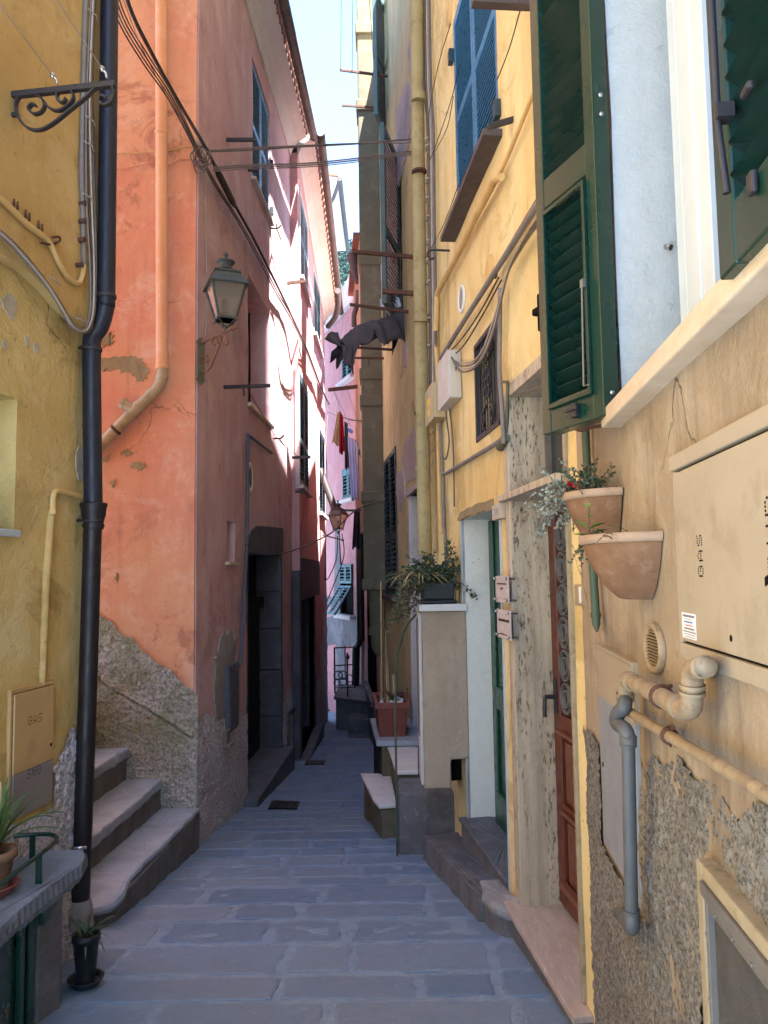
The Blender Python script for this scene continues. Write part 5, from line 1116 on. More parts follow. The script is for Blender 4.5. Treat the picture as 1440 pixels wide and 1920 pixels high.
# ------------------------------------------------------------------ cables
def cable(name, label, paths, r, m, cat_='cable', n=6, k=6, group=None):
    mb = MB()
    for p in paths: mb.tube(cat(p, k), r, n)
    return solo(mb, name, label, cat_, m, group)
l1 = lambda L, w=.075: [L1.at(x, y, w) for x, y in L]
cable('conduit', 'grey vertical conduit on the mustard wall left of the dark drainpipe', [l1([(163, -60), (158, 100), (153, 300), (155, 390), (157, 480), (157, 500)])], .012, M['conduit'], 'conduit', 8)
cable('conduit', 'beige conduit curving down the mustard wall into the grey one', [l1([(-60, 330), (0, 372), (50, 420), (90, 452), (110, 492), (128, 520), (146, 531), (154, 518), (157, 498)])], .0145, M['yelpipe'], 'conduit', 10)
for (x, y), (x2, y2) in (((26, 388), (33, 393)), ((48, 408), (55, 414)), ((72, 428), (79, 434))):
    t_ = thing('cable_clip', 'rusty double pronged clip above the beige conduit on the mustard wall', 'cable clip', 'clips along the beige conduit')
    for a_, b_ in ((x, y), (x2, y2)): mb = MB(); q = L1.at(a_, b_, .07); mb.tube([q, q + V((0, 0, .02))], .006, 6); mb.tube([q + V((0, 0, .018)), q + V((0, 0, .036))], .0045, 6); build(mb, 'prong', M['rust'], t_)
for x, y in ((149, 382), (148, 415), (147, 450), (143, 497)): mb = MB(); q = L1.at(x, y, .06); mb.tube([q, q + L1.n * .03], .012, 8); mb.tube([q + L1.n * .025, q + L1.n * .035], .014, 8); solo(mb, 'insulator', 'small rusty insulator knob beside the grey conduit on the mustard wall', 'insulator', M['rust'], 'insulator knobs on the mustard wall')
mb = MB(); q = l1([(75, 455), (95, 458), (112, 452), (110, 444), (98, 445)], .08); mb.tube(cat(q, 5), .006, 6); solo(mb, 'pipe_hook', 'bent iron hook holding the beige conduit on the mustard wall', 'hook', M['rust'])
for i in range(5):
    cable('cable', 'dusty cable of the bundle looping below the curved plaster edge on the mustard wall', [l1([(-60, 390 + i * 3), (0, 432 + i * 2), (45, 475 + i * 3), (90, 532 + i * 2), (118, 575 + i * 3), (138, 608 + i * 2.5), (160, 625 - i * 2), (176 - i * 2, 606 - i * 4), (182 - i * 3, 560), (184 - i * 4, 480), (182 - i * 5, 380), (174 - i * 3, 200), (176 - i * 2, 60), (182 - i * 2, -60)], .08 + .012 * (i % 3))], .0052, M[('cable', 'conduit', 'cablelt')[i % 3]], group='bundled cables on the mustard wall')
for x, y in ((157, 228), (154, 275), (153, 372), (90, 528), (138, 602), (162, 30)): mb = MB(); q = L1.at(x + 6, y, .08); mb.tube([q - L1.d * .05 + L1.n * .02, q + L1.n * .035, q + L1.d * .05 + L1.n * .02], .004, 5); solo(mb, 'cable_tie', 'pale tie binding the cable bundle on the mustard wall', 'cable tie', M['cablelt'], 'ties on the mustard wall cables')
gpp = thing('pipe', 'small mustard painted pipe elbow leading down to the gas door', 'pipe')
mb = MB(); mb.tube(cat(l1([(172, 936), (150, 931), (118, 922), (105, 921), (100, 930), (99, 945), (99, 963)], .022), 4), .014, 10); mb.tube(l1([(99, 955), (99, 964)], .022), .018, 10); build(mb, 'pipe', M['yelpipe'], gpp)
mb = MB(); mb.tube(l1([(96, 960), (86, 1080), (78, 1284)], .004), [.02, .022, .018], 8); build(mb, 'plaster_cover', M['yel_l2'], gpp)
gd_ = thing('gas_door', 'small painted steel gas meter door punched GAS, yellow above and grey below', 'meter door')
ua, ub = L1.hit(24, 1300, .01)[0], L1.hit(98, 1285, .01)[0]; z1_, z0 = L1.hit(97, 1284, .01)[1], L1.hit(89, 1504, .01)[1]; zm = z0 + (z1_ - z0) * .36
mb = MB(); mb.box(L1, ua, ub, zm, z1_, -.01, .022); build(mb, 'door', M['panelyel'], gd_, .003)
mb = MB(); mb.box(L1, ua, ub, z0, zm - .0005, -.01, .022); build(mb, 'lower_half', M['panelgr2'], gd_, .003)
mb = MB(); mb.box(L1, ua - .022, ua - .006, z0, z1_ + .02, -.01, .016); mb.box(L1, ua - .022, ub + .012, z1_ + .005, z1_ + .022, -.01, .0165); mb.box(L1, ub + .004, ub + .012, z0, z1_ + .004, -.01, .0155); build(mb, 'frame', M['panelyel'], gd_, .002)
mb = MB(); mb.box(L1, ua - .006, ua, z0, z1_, -.01, .014); build(mb, 'rust_edge', M['rust'], gd_)
mb = MB(); hu = (ua + ub) / 2; dots(mb, L1, 'GAS', (hu - .05, z1_ - .15), (1, 0), (0, 1), .0058, .0021, .0215); dots(mb, L1, 'GAS', (hu + .05, z0 + .19), (-1, 0), (0, -1), .0058, .0021, .0215); mb.lathe(L1.p(ub - .022, zm + .07, .0215), [(.008, 0), (.008, .0015), (0, .0016)], 10, axis=L1.n); build(mb, 'punched_letters', M['blackgap'], gd_)

# heavy bundle reaching the pink corner and running along the pink wall
kn = L2.p(.02, L2.hit(384, 300)[1], .1)
A = [atY(222, -90, 4.7), atY(242, 10, 5.0), atY(290, 110, 5.5), atY(340, 200, 6.0), atY(386, 278, 6.3)]
B = [(L2 if x < 546 else L2B).at(x, y, .07) for x, y in ((412, 330), (428, 362), (452, 405), (478, 452), (508, 512), (540, 578), (575, 655), (600, 722), (617, 758))]
cable('cable', 'thick black cable swooping from top left to the pink corner and down along the wall', [A + B], .0155, M['cableblk'], n=8)
mb = MB(); mb.tube([L2.at(404, 312, .08), L2.at(412, 330, .08), L2.at(436, 378, .08), L2.at(441, 388, .08)], [.02, .034, .032, .012], 10); solo(mb, 'cable_joint', 'swollen black cable joint just past the pink house corner', 'cable joint', M['cableblk'])
for i in range(4):
    A = [atY(190 + i * 6, -60, 4.6), atY(222 + i * 4, 40 - i * 4, 5.0), atY(268 + i * 3, 118 - i * 5, 5.5), atY(318 + i * 2, 190 - i * 4, 6.0), atY(372 + i, 292 - i * 2, 6.3)]
    B = [(L2 if x < 546 else L2B).at(x + i * 2 - 3, y + (i % 2) * 5, .05 + .01 * i) for x, y in ((392, 322), (408, 350), (435, 392), (455, 425), (490, 490), (520, 548), (552, 604), (580, 668), (604, 735), (614, 760))]
    cable('cable', 'thinner cable of the bunch beside the thick black one at the pink corner', [A + B], .006, M[('cableblk', 'cable')[i % 2]], group='bunched cables at the pink corner')
mb = MB()
rn = random.Random(8)
for i in range(6):
    c = atY(382 + rn.uniform(-8, 8), 300 + rn.uniform(-10, 12), 6.3 - rn.random() * .05); r_ = rn.uniform(.04, .09)
    mb.tube([c + V((r_ * .8 * cos(a), -.02 + .03 * sin(a * 2 + i), r_ * sin(a))) for a in [2 * pi * k / 14 for k in range(15)]], .006, 6)
solo(mb, 'cable_coil', 'tangled coil of cable ends at the pink house corner', 'cable coil', M['cable'])
def across(pts, lb, r, off=0.0):
    P = [atY(x, y + off, Y) for x, y, Y in pts]; return cable('cable', lb, [P], r, M['cable'], group='cables spanning the alley')
across([(386, 284, 6.35), (470, 281, 6.5), (560, 275, 6.65), (660, 270, 6.8), (745, 263, 6.95), (800, 258, 7.0)], 'upper cable crossing the alley from the pink corner to the drainpipe', .0085)
across([(392, 282, 6.3), (480, 277, 6.5), (580, 272, 6.65), (690, 268, 6.85), (760, 268, 6.9), (806, 262, 7.0)], 'upper cable crossing the alley from the pink corner to the drainpipe', .005)
for i, r_ in enumerate((.0065, .0065, .0045)):
    across([(400, 314, 6.35), (470, 309, 6.5), (560, 307, 6.65), (640, 300, 6.75), (720, 290, 6.85), (770, 284, 6.9), (792 + i * 3, 292, 6.9), (803 + i * 2, 320, 6.95), (805 + i * 3, 380, 6.97), (806 + i * 3, 700, 6.97)], 'lower cable crossing the alley then turning down beside the drainpipe', r_, i * 3.5)
ow_ = lambda L, w=.03: [OW.at(x, y, w) for x, y in L]
cable('cable', 'thin straw coloured cable across the orange wall to the corner knot', [ow_([(170, 290), (230, 288), (290, 284), (300, 284), (330, 280), (352, 274), (384, 278)])], .006, M['yelpipe'])
cable('cable', 'orange painted cable across the orange wall below the straw coloured one', [ow_([(170, 322), (230, 316), (290, 304), (320, 308), (340, 298), (384, 300)])], .007, M['orange'])
cable('cable', 'thin pale cable straight down the pink corner to the lantern', [[L2.at(x, y, .015) for x, y in ((384, 320), (386, 430), (388, 560), (385, 630))]], .0055, M['cablelt'])
cable('cable', 'thin red brown cable rising across the orange wall', [[atY(228, -10, 5.4), atY(262, 80, 5.7), atY(310, 175, 6.1), atY(372, 275, 6.3)]], .003, M['rust'])
for i in range(5):
    cable('cable', 'dusty vertical cable of the bundle beside the olive yellow drainpipe', [[R2.at(x + i * 3.2, y, .03 + .012 * (i % 2)) for x, y in ((792, -60), (796, 150), (801, 250), (803, 420), (805, 560), (805, 690), (806, 760 + i * 12))]], .0075, M[('conduit', 'cable', 'cablelt', 'conduit', 'cable')[i]], group='cables beside the drainpipe')
for y in (265, 278, 340, 375, 410, 455, 490, 530, 600, 650): mb = MB(); q = R2.at(803 + y * .006, y, .03); mb.tube([q + R2.d * .06, q + R2.n * .03 + R2.d * .03, q + R2.n * .03 - R2.d * .05, q - R2.d * .07], .008, 5); solo(mb, 'cable_tie', 'pale tie binding the cables beside the olive yellow drainpipe', 'cable tie', M['cablelt'], 'ties on the drainpipe cables')
def bx_(x0, y0, x1, y1, dep, nm, lb_, m, tag_=None, wall=R2):
    t_ = thing(nm, lb_, 'junction box'); a, b = wall.hit(x0, y1, dep), wall.hit(x1, y0, dep); mb = MB(); mb.box(wall, b[0], a[0], a[1], b[1], .0, dep); build(mb, 'body', m, t_, .008)
    mb = MB(); mb.box(wall, b[0] + .008, a[0] - .008, a[1] + .008, b[1] - .008, dep, dep + .006); build(mb, 'lid', m, t_, .003)
    if tag_: mb = MB(); ua, uz = a[0] - b[0], b[1] - a[1]; mb.box(wall, b[0] + ua * .35, b[0] + ua * .65, a[1] + uz * .62, a[1] + uz * .82, dep + .006, dep + .008); mb.box(wall, b[0] + ua * .35, b[0] + ua * .65, a[1] + uz * .3, a[1] + uz * .55, dep + .006, dep + .008); build(mb, 'warning_tag', M['yellowtag'], t_)
bx_(821, 745, 843, 687, .09, 'junction_box', 'grey plastic junction box full of cables on the yellow wall', M['junction'])
bx_(797, 782, 814, 740, .1, 'junction_box', 'beige junction box with a yellow warning tag beside the drainpipe', M['junctionb'], True)
r2 = lambda L, w=.03: [R2.at(x, y, w) for x, y in L]
pj = thing('conduit', 'long grey conduit rising diagonally across the yellow wall above the grille window', 'conduit')
mb = MB(); mb.tube(r2([(826, 672), (890, 570), (950, 476), (1060, 300)], .05), .0165, 10); build(mb, 'tube', M['conduit'], pj)
cable('conduit', 'second brown conduit rising diagonally just under the long grey one', [r2([(928, 520), (940, 490), (1060, 290)], .035)], .012, M['rust'], 'conduit', 8)
for i in range(4):
    cable('cable', 'slack cable drooping from the junction box up to the diagonal conduits', [r2([(846, 672 - i), (862, 680 + i * 5), (885, 678 + i * 5), (905, 655 + i * 6), (925, 600 + i * 8), (940, 550 + i * 4), (955, 505), (985, 455 - i * 3), (1010, 420 - i * 4)], .04 + .01 * i)], .0055, M[('cablelt', 'cable', 'cablelt', 'cable')[i]], group='slack cables above the grille window')
cable('cable', 'brown cable looping under the diagonal conduit', [r2([(832, 668), (862, 640), (900, 585), (935, 520)], .035), r2([(836, 672), (866, 652), (905, 590), (940, 525)], .035)], .005, M['rust'])
cable('cable', 'bunch of cables hanging down from the junction box', [r2([(835, 745), (838, 790), (842, 830), (836, 860), (828, 855)], .03), r2([(840, 745), (847, 800), (850, 850), (852, 950)], .02), r2([(843, 690), (850, 700), (852, 730), (846, 748)], .03), r2([(838, 665), (848, 668), (855, 690), (850, 720)], .04)], .006, M['cable'])
cable('cable', 'tangle of thin pale wires below the beige junction box', [r2([(803, 785), (797, 800), (806, 815), (798, 830), (808, 850), (800, 870), (806, 900)], .05), r2([(808, 785), (812, 805), (803, 820), (812, 840), (804, 860), (810, 905)], .04), r2([(806, 785), (816, 800), (800, 835), (815, 850), (806, 880)], .03)], .0035, M['cablelt'])
cable('conduit', 'grey vertical conduit from the junction box down the yellow wall', [r2([(824, 690), (826, 800), (833, 960), (838, 1100)], .02)], .013, M['conduit'], 'conduit', 8)
cable('conduit', 'beige vertical conduit beside the drainpipe cables', [r2([(820, 560), (816, 620), (820, 700), (822, 850), (827, 1000)], .03)], .016, M['yelpipe'], 'conduit', 8)
cable('conduit', 'fat beige conduit slanting down under the dark window sill', [r2([(940, 332), (926, 338), (915, 360), (885, 420), (850, 492), (822, 545), (819, 570), (817, 620)], .06)], .021, M['yelpipe'], 'conduit', 10)
cable('conduit', 'thin beige conduit rising past the blue green window', [r2([(818, 550), (860, 470), (935, 330), (998, 180), (1040, 80)], .03)], .012, M['yelpipe'], 'conduit', 8)
ch = thing('conduit', 'grey conduit sloping below the grille window and turning up beside it', 'conduit')
mb = MB(); mb.tube(cat(r2([(832, 985), (831, 895), (836, 888), (880, 862), (936, 828)], .035), 3), .014, 8); mb.tube(r2([(945, 832), (941, 760), (936, 690), (938, 540)], .04), .013, 8); build(mb, 'tube', M['conduit'], ch)
mb = MB(); mb.tube(r2([(948, 820), (938, 838), (936, 842)], .03), [.025, .028, .012], 10); mb.tube(r2([(952, 715), (950, 812)], .015), .009, 6); mb.tube(r2([(952, 716), (942, 716)], .04), .008, 6); build(mb, 'elbow', M['plate'], ch)
for P, lb_ in (([(975, 20), (955, 90), (932, 150)], 'thin purple washing line left of the dark green shutter'), ([(862, 120), (845, 190), (818, 270), (806, 300)], 'thin dark line slanting down to the cable knot'), ([(850, 180), (838, 240), (812, 290)], 'second thin dark line slanting down to the cable knot'), ([(860, 345), (830, 425), (790, 500), (770, 560)], 'thin dark line falling past the drainpipe'), ([(845, 45), (825, 110), (806, 200), (804, 260)], 'thin cable falling from the pale cover plate')):
    cable('wire', lb_, [r2(P, .06)], .0032, M['cableblk'], 'wire', 5, 5)

# ------------------------------------------------------------------ iron bars, hooks and washing lines
def wbar(W, x0, y, x1, label, r=.014, name='laundry_bar', m='rust', hooks=(), back=0.0, y1=None):
    """an iron bar sticking straight out of a wall: (x0, y) at the wall, reaching photo column x1"""
    q = W.hit(x0, y); O = W.p(q[0], 0, 0); P = Wall((O.x, O.y), W.n, W.d); e = P.hit(x1, y1 if y1 else y)
    a, b = V((O.x, O.y, q[1])) - W.n * .02, P.p(e[0], q[1] if y1 is None else e[1])
    t_ = thing(name, label, 'iron bar'); mb = MB(); mb.bar([a, b], V((0, 0, 1)), r, r * .8); build(mb, 'bar', M[m], t_)
    mb = MB()
    for f in hooks: c = a + (b - a) * f; mb.tube(cat([c, c + V((0, .005, -.05)), c + W.d * .03 + V((0, 0, -.07)), c + V((0, 0, -.09))], 4), .008, 6)
    if hooks: build(mb, 'hook', M[m], t_)
    return a, b
bars = {}
bars['a'] = wbar(R2, 774, 482, 664, 'rusty laundry bar across the flue above the dark garment', .018, hooks=(.35,), y1=472)
bars['b'] = wbar(R2, 800, 552, 717, 'thick iron bar by the drainpipe at the foot of the open shutter', .02, hooks=(.9,), y1=546)
bars['c'] = wbar(R2, 765, 585, 656, 'long thin laundry bar just above the dark garment', .014, y1=571)
bars['d'] = wbar(R2, 737, 656, 660, 'laundry bar just below the dark garment', .014, y1=651)
bars['e'] = wbar(R2, 720, 672, 661, 'lowest laundry bar across the flue with hanging hooks', .014, hooks=(.5, .95), y1=671)
bars['f'] = wbar(R2, 727, 143, 637, 'thin laundry bar against the sky carrying lines', .014, y1=131)
bars['g'] = wbar(R2, 713, 202, 641, 'small rusty laundry bar below the top shutter', .014, y1=198)
wbar(L2, 420, 726, 507, 'dark iron laundry bar across the blind window of the pink house', .016, m='black_iron', hooks=(.45,), y1=723)
wbar(L2, 425, 262, 480, 'short dark iron bar beside the blue shuttered window', .016, m='black_iron', y1=262)
wbar(L2, 465, 318, 486, 'short dark iron hook bar low beside the blue shuttered window', .016, m='black_iron', y1=320)
wbar(L2B, 550, 858, 582, 'dark iron bar across the lower rose house window', .02, m='black_iron', y1=857)
wbar(L2B, 541, 531, 574, 'reddish iron bar below the upper rose house window', .02, y1=527)
wbar(L2B, 556, 922, 570, 'small dark iron bracket under the lower rose house window', .016, m='black_iron', y1=922)
wbar(R2, 1012, 4, 885, 'thick brown laundry beam over the blue green window', .03, m='gutter', y1=-2)
wbar(R2, 962, 222, 915, 'short black iron bar beside the blue green window', .014, m='black_iron', y1=238)
hk_ = thing('wall_hook', 'black iron hook sticking out under the dark window sill', 'hook'); mb = MB(); a = R2.at(843, 470, 0); b = a + R2.n * .14 + V((0, 0, .0)); mb.tube(cat([a, b, b + R2.n * .03 - V((0, 0, .03)), b + R2.n * .01 - V((0, 0, .07)), b - R2.n * .02 - V((0, 0, .06))], 4), .009, 6); build(mb, 'hook', M['black_iron'], hk_)
for (x, y), lb_ in (((515, 428), 'dark twisted iron hook on the sunlit pink wall'), ((520, 822), 'small iron hook holding a wire on the shaded pink wall')):
    mb = MB(); a = L2.at(x - 8, y, 0); mb.tube(cat([a, a + L2.n * .1, a + L2.n * .14 + V((0, 0, .04))], 4), .012, 6); mb.tube([a + L2.n * .08, a + L2.n * .12 - L2.d * .2 + V((0, 0, -.04))], .008, 6); mb.tube([a + L2.n * .08, a + L2.n * .1 + L2.d * .25 + V((0, 0, -.05))], .008, 6); solo(mb, 'wall_hook', lb_, 'hook', M['black_iron'])
cable('wire', 'thin washing wire from the pink house bar past the blind window sill', [[L2.at(466, 733, .3), L2.at(520, 822, .15), L2B.at(562, 858, .1)]], .004, M['rust'], 'wire', 5)
for f, d in ((.98, (640, -40)), (.75, (662, -40)), (.3, (690, -40))):
    a, b = bars['f']; c = a + (b - a) * f; cable('wire', 'thin line rising from the laundry bar against the sky', [[c, atY(d[0], d[1], c.y - .6)]], .005, M['cable'], 'wire', 4, 2, group='washing lines against the sky')
wbx = atY(617, 731, 13.0), atY(678, 724, 12.2)
mb = MB(); mb.bar([wbx[0], wbx[1]], V((0, 0, 1)), .03, .02); solo(mb, 'laundry_bar', 'purple brown laundry bar high across the pink end house', 'iron bar', M['rust'])
for x0, x1, y1 in ((626, 645, 790), (652, 672, 795), (626, 658, 800)):
    cable('wire', 'thin washing line falling from the purple brown bar to the laundry', [[atY(x0, 733, 12.9), atY(x1, y1, 12.6)]], .005, M['cablelt'], 'wire', 4, 2, group='washing lines over the far laundry')
cable('cable', 'dark cable sagging across the far alley from the rose house to the flue', [[L2B.at(614, 772, .1), atY(650, 785, 13), atY(678, 790, 11.2)]], .012, M['cableblk'], n=5)
cable('cable', 'dusty cable sagging across the alley below the far lantern', [[L2.at(522, 1040, .05), atY(560, 1028, 11.0), atY(620, 1000, 11.2), atY(660, 962, 11.2), atY(690, 946, 10.8), atY(716, 940, 10.6)]], .011, M['cable'], n=5)
cable('cable', 'loop of thin cable hanging below the far lantern', [[atY(641, 1000, 15), atY(645, 1040, 15), atY(632, 1080, 15), atY(612, 1130, 15)], [atY(633, 1005, 15), atY(630, 1050, 15), atY(612, 1088, 15), atY(610, 1060, 15)], [L2B.at(614, 780, .06), L2B.at(611, 850, .06), L2B.at(613, 900, .06), L2B.at(609, 1090, .06)]], .01, M['cableblk'], n=5)
wbar(R2, 712, 957, 644, 'short dark bar carrying the black hanging cloth', .016, m='black_iron', y1=957)

# ------------------------------------------------------------------ laundry
def sheet(name, label, cat_, m, C, amp=.05, fold=3.0, nu=14, nv=20, group=None, th=.006, ph=0.0):
    """hanging cloth between four corners (tl, tr, br, bl) with folds pushed along the depth"""
    C = [V(c) for c in C]; vs = []
    nrm = (C[1] - C[0]).cross(C[3] - C[0]).normalized()
    for j in range(nv + 1):
        for i in range(nu + 1):
            a, b = i / nu, j / nv; p = (C[0] * (1 - a) + C[1] * a) * (1 - b) + (C[3] * (1 - a) + C[2] * a) * b
            p = p + nrm * (amp * (.3 + b) * sin(a * fold * 2 * pi + b * 1.3 + ph) + amp * .5 * fbm(a * 3 + ph, b * 3, ph))
            p.z += .02 * sin(a * 9 + ph) * b; vs.append(p)
    mb = MB(); mb.add(vs, [(j * (nu + 1) + i, j * (nu + 1) + i + 1, (j + 1) * (nu + 1) + i + 1, (j + 1) * (nu + 1) + i) for j in range(nv) for i in range(nu)], 0, True)
    o = solo(mb, name, label, cat_, m, group); s_ = o.modifiers.new('thick', 'SOLIDIFY'); s_.thickness = th; return o
def pxs(L, Y, dy=0): return [atY(x, y, Y + i * dy) for i, (x, y) in enumerate(L)]
sheet('towel', 'cream patterned towel hanging on the far line beside a crimson one', 'laundry', M['clothcream'], pxs([(633, 772), (640, 772), (642, 838), (622, 830)], 12.8), .04, 2)
sheet('towel', 'crimson towel hanging on the far line', 'laundry', M['clothred'], pxs([(637, 775), (642, 778), (648, 848), (636, 852)], 12.6), .04, 2, ph=1)
sheet('towel', 'narrow mauve and dark towel next to the crimson one', 'laundry', M['clothdark'], pxs([(646, 790), (652, 794), (655, 878), (647, 880)], 12.5), .04, 2, ph=2)
sheet('bed_sheet', 'long pale lilac sheet hanging before the teal shutters', 'laundry', M['clothlilac'], pxs([(652, 818), (668, 826), (675, 935), (659, 938)], 12.4), .05, 3, ph=3)
sheet('cloth', 'small blue cloth pegged above the lilac sheet', 'laundry', M['clothblue'], pxs([(650, 800), (660, 806), (663, 812), (655, 812)], 12.4), .02, 1, 6, 6)
sheet('cloth', 'white lilac cloth hanging close to the flue', 'laundry', M['clothpale'], pxs([(664, 828), (673, 838), (676, 880), (666, 872)], 12.2), .03, 2, ph=4)
sheet('cloth', 'rust brown and black cloth hanging at the flue edge', 'laundry', M['clothdark'], pxs([(673, 842), (682, 848), (682, 864), (671, 852)], 11.6), .02, 1, 6, 8)
sheet('cloth', 'black cloth hanging in long folds at the lower left of the flue', 'laundry', M['clothblack'], pxs([(664, 958), (676, 958), (680, 1028), (660, 1028)], 12.0), .04, 2, ph=5)
# the dark garment thrown over the lines
G0 = [(752, 577, 8.5), (735, 592, 8.35), (712, 600, 8.2), (690, 606, 8.1), (668, 614, 8.0), (650, 628, 7.95), (640, 640, 7.9)]
spine = cat([atY(*g) for g in G0], 5); vs = []; NS, NC = len(spine), 15
for i, c in enumerate(spine):
    f = i / (NS - 1); t_ = (spine[min(i + 1, NS - 1)] - spine[max(0, i - 1)]).normalized(); sd_ = V((0, 0, 1)).cross(t_).normalized()
    drop = .24 + .07 * sin(f * 9) + (.12 if f > .86 else 0) * sin((f - .86) * 20) + .05 * sin(f * 23)
    for k in range(NC):
        a = -1 + 2 * k / (NC - 1); s_ = abs(a)
        y_ = sd_ * ((.06 + .05 * s_) * (1 if a > 0 else -1) * min(1, s_ * 3) + .022 * sin(f * 30 + a * 4)); z_ = -drop * max(0, s_ - .12) ** 1.05 * (1.15 if a > 0 else .8) + .012 * sin(f * 40 + k)
        vs.append(c + y_ + V((0, 0, z_ + .015 * fbm(f * 8, a * 3, 2))) + t_ * (.05 * s_ * sin(f * 6)))
mb = MB(); mb.add(vs, [(i * NC + k, i * NC + k + 1, (i + 1) * NC + k + 1, (i + 1) * NC + k) for i in range(NS - 1) for k in range(NC - 1)], 0, True)
gm = thing('garment', 'dark grey garment draped over the laundry lines above the alley', 'garment')
o = build(mb, 'cloth', M['clothdark'], gm); s_ = o.modifiers.new('thick', 'SOLIDIFY'); s_.thickness = .008
for nm, m, L_, Y in (('flap', 'clothdark', [(634, 622), (640, 652), (608, 634), (622, 622)], 7.9), ('flap', 'clothblack', [(634, 645), (642, 660), (618, 680), (622, 660)], 7.92), ('sleeve', 'clothdark', [(640, 645), (662, 650), (658, 690), (648, 686)], 7.85)):
    C_ = pxs(L_, Y); vs = []
    for j in range(9):
        for i in range(9):
            a, b = i / 8, j / 8; p = (C_[0] * (1 - a) + C_[1] * a) * (1 - b) + (C_[3] * (1 - a) + C_[2] * a) * b; vs.append(p + V((0, .03 * sin(a * 5 + b * 3), 0)))
    mb = MB(); mb.add(vs, [(j * 9 + i, j * 9 + i + 1, (j + 1) * 9 + i + 1, (j + 1) * 9 + i) for j in range(8) for i in range(8)], 0, True); o = build(mb, nm, M[m], gm); s_ = o.modifiers.new('thick', 'SOLIDIFY'); s_.thickness = .008
sheet('cloth', 'pale cloth bundled behind the dark garment at the shutter foot', 'laundry', M['clothpale'], pxs([(712, 560), (748, 556), (755, 580), (715, 585)], 8.6), .05, 2, ph=2)

# ------------------------------------------------------------------ far steps and railing
fs_ = thing('stone_steps', 'dark blue grey steps with a landing at the far end of the alley', 'steps')
pa = atZ(630, 1350, fz(16.4)); z_l = atY(640, 1300, 15.6).z
x0, x1 = atY(632, 1300, 15.6).x, atY(706, 1300, 15.6).x
mb = MB(); mb.prism([V((x0, 15.2, -2)), V((x1, 14.6, -2)), V((x1, 16.9, -2)), V((x0, 16.9, -2))], [V((x0, 15.2, z_l - .05)), V((x1, 14.6, z_l - .05)), V((x1, 16.9, z_l - .05)), V((x0, 16.9, z_l - .05))]); build(mb, 'landing', M['stepside'], fs_)
mb = MB(); mb.prism([V((x0 - .04, 15.15, z_l - .05)), V((x1, 14.5, z_l - .05)), V((x1, 16.9, z_l - .05)), V((x0 - .04, 16.9, z_l - .05))], [V((x0 - .04, 15.15, z_l)), V((x1, 14.5, z_l)), V((x1, 16.9, z_l)), V((x0 - .04, 16.9, z_l))]); build(mb, 'landing_slab', M['stepdark'], fs_, .01)
xs_ = atY(654, 1330, 14.8).x
for i in range(2):
    zt = z_l - .26 * (i + 1); y0 = 14.6 - .3 * i
    mb = MB(); mb.hexa([V((xs_, y0 - .3, -2)), V((x1 + .1, y0 - .5, -2)), V((x1 + .1, 15, -2)), V((xs_, 15, -2)), V((xs_, y0 - .3, zt)), V((x1 + .1, y0 - .5, zt)), V((x1 + .1, 15 - .01 * i, zt)), V((xs_, 15 - .01 * i, zt))]); build(mb, 'step', M['stepdark'], fs_, .01)
rl = thing('railing', 'black wrought iron railing with ring ornament on the far landing', 'railing')
RW_ = Wall((atY(627, 1250, 15.2).x, 15.2), (1, -.25), (-.25, -1)); rp = lambda x, y: RW_.at(x, y)
mb = MB()
for x, ya, yb in ((627, 1214, 1300), (651, 1224, 1316), (664, 1214, 1290)): mb.tube([rp(x, ya), rp(x + 1, yb)], .018, 6)
for L_ in ([(626, 1215), (664, 1213)], [(627, 1248), (665, 1246)], [(627, 1290), (664, 1288)]): mb.tube([rp(*q) for q in L_], .014, 6)
build(mb, 'frame', M['black_iron'], rl)
mb = MB()
for cx_, cy_, r_ in ((634, 1266, 8), (643, 1266, 8), (655, 1272, 7), (643, 1278, 7), (632, 1280, 6)): mb.tube([rp(cx_ + r_ * cos(a), cy_ + r_ * sin(a)) for a in [2 * pi * k / 14 for k in range(15)]], .011, 5)
mb.lathe(rp(652, 1232), [(.001, -.06), (.04, -.02), (.03, .03), (.001, .06)], 8); build(mb, 'ornament', M['black_iron'], rl)

# manhole covers
for L_, lb_ in (([(502, 1515), (556, 1517), (562, 1502), (510, 1500)], 'rusty square drain cover in the paving nearest the camera'), ([(571, 1433), (607, 1433), (611, 1425), (575, 1425)], 'smaller dark drain cover further down the alley')):
    P = [atF(x, y, .014) for x, y in L_]; mb = MB(); mb.prism([p - V((0, 0, .02)) for p in P], P, 0); t_ = thing('drain_cover', lb_, 'drain cover'); build(mb, 'plate', M['blackgap'], t_, .003)
    mb = MB()
    for k in range(9): a, b = P[0] + (P[1] - P[0]) * (k + .5) / 9, P[3] + (P[2] - P[3]) * (k + .5) / 9; mb.bar([a * .94 + b * .06, a * .06 + b * .94], V((1, 0, 0)), .009, .004)
    for k in range(5): a, b = P[0] + (P[3] - P[0]) * (k + .5) / 5, P[1] + (P[2] - P[1]) * (k + .5) / 5; mb.bar([a * .96 + b * .04, a * .04 + b * .96], V((0, 1, 0)), .009, .0035)
    build(mb, 'ribs', M['black_iron'], t_)
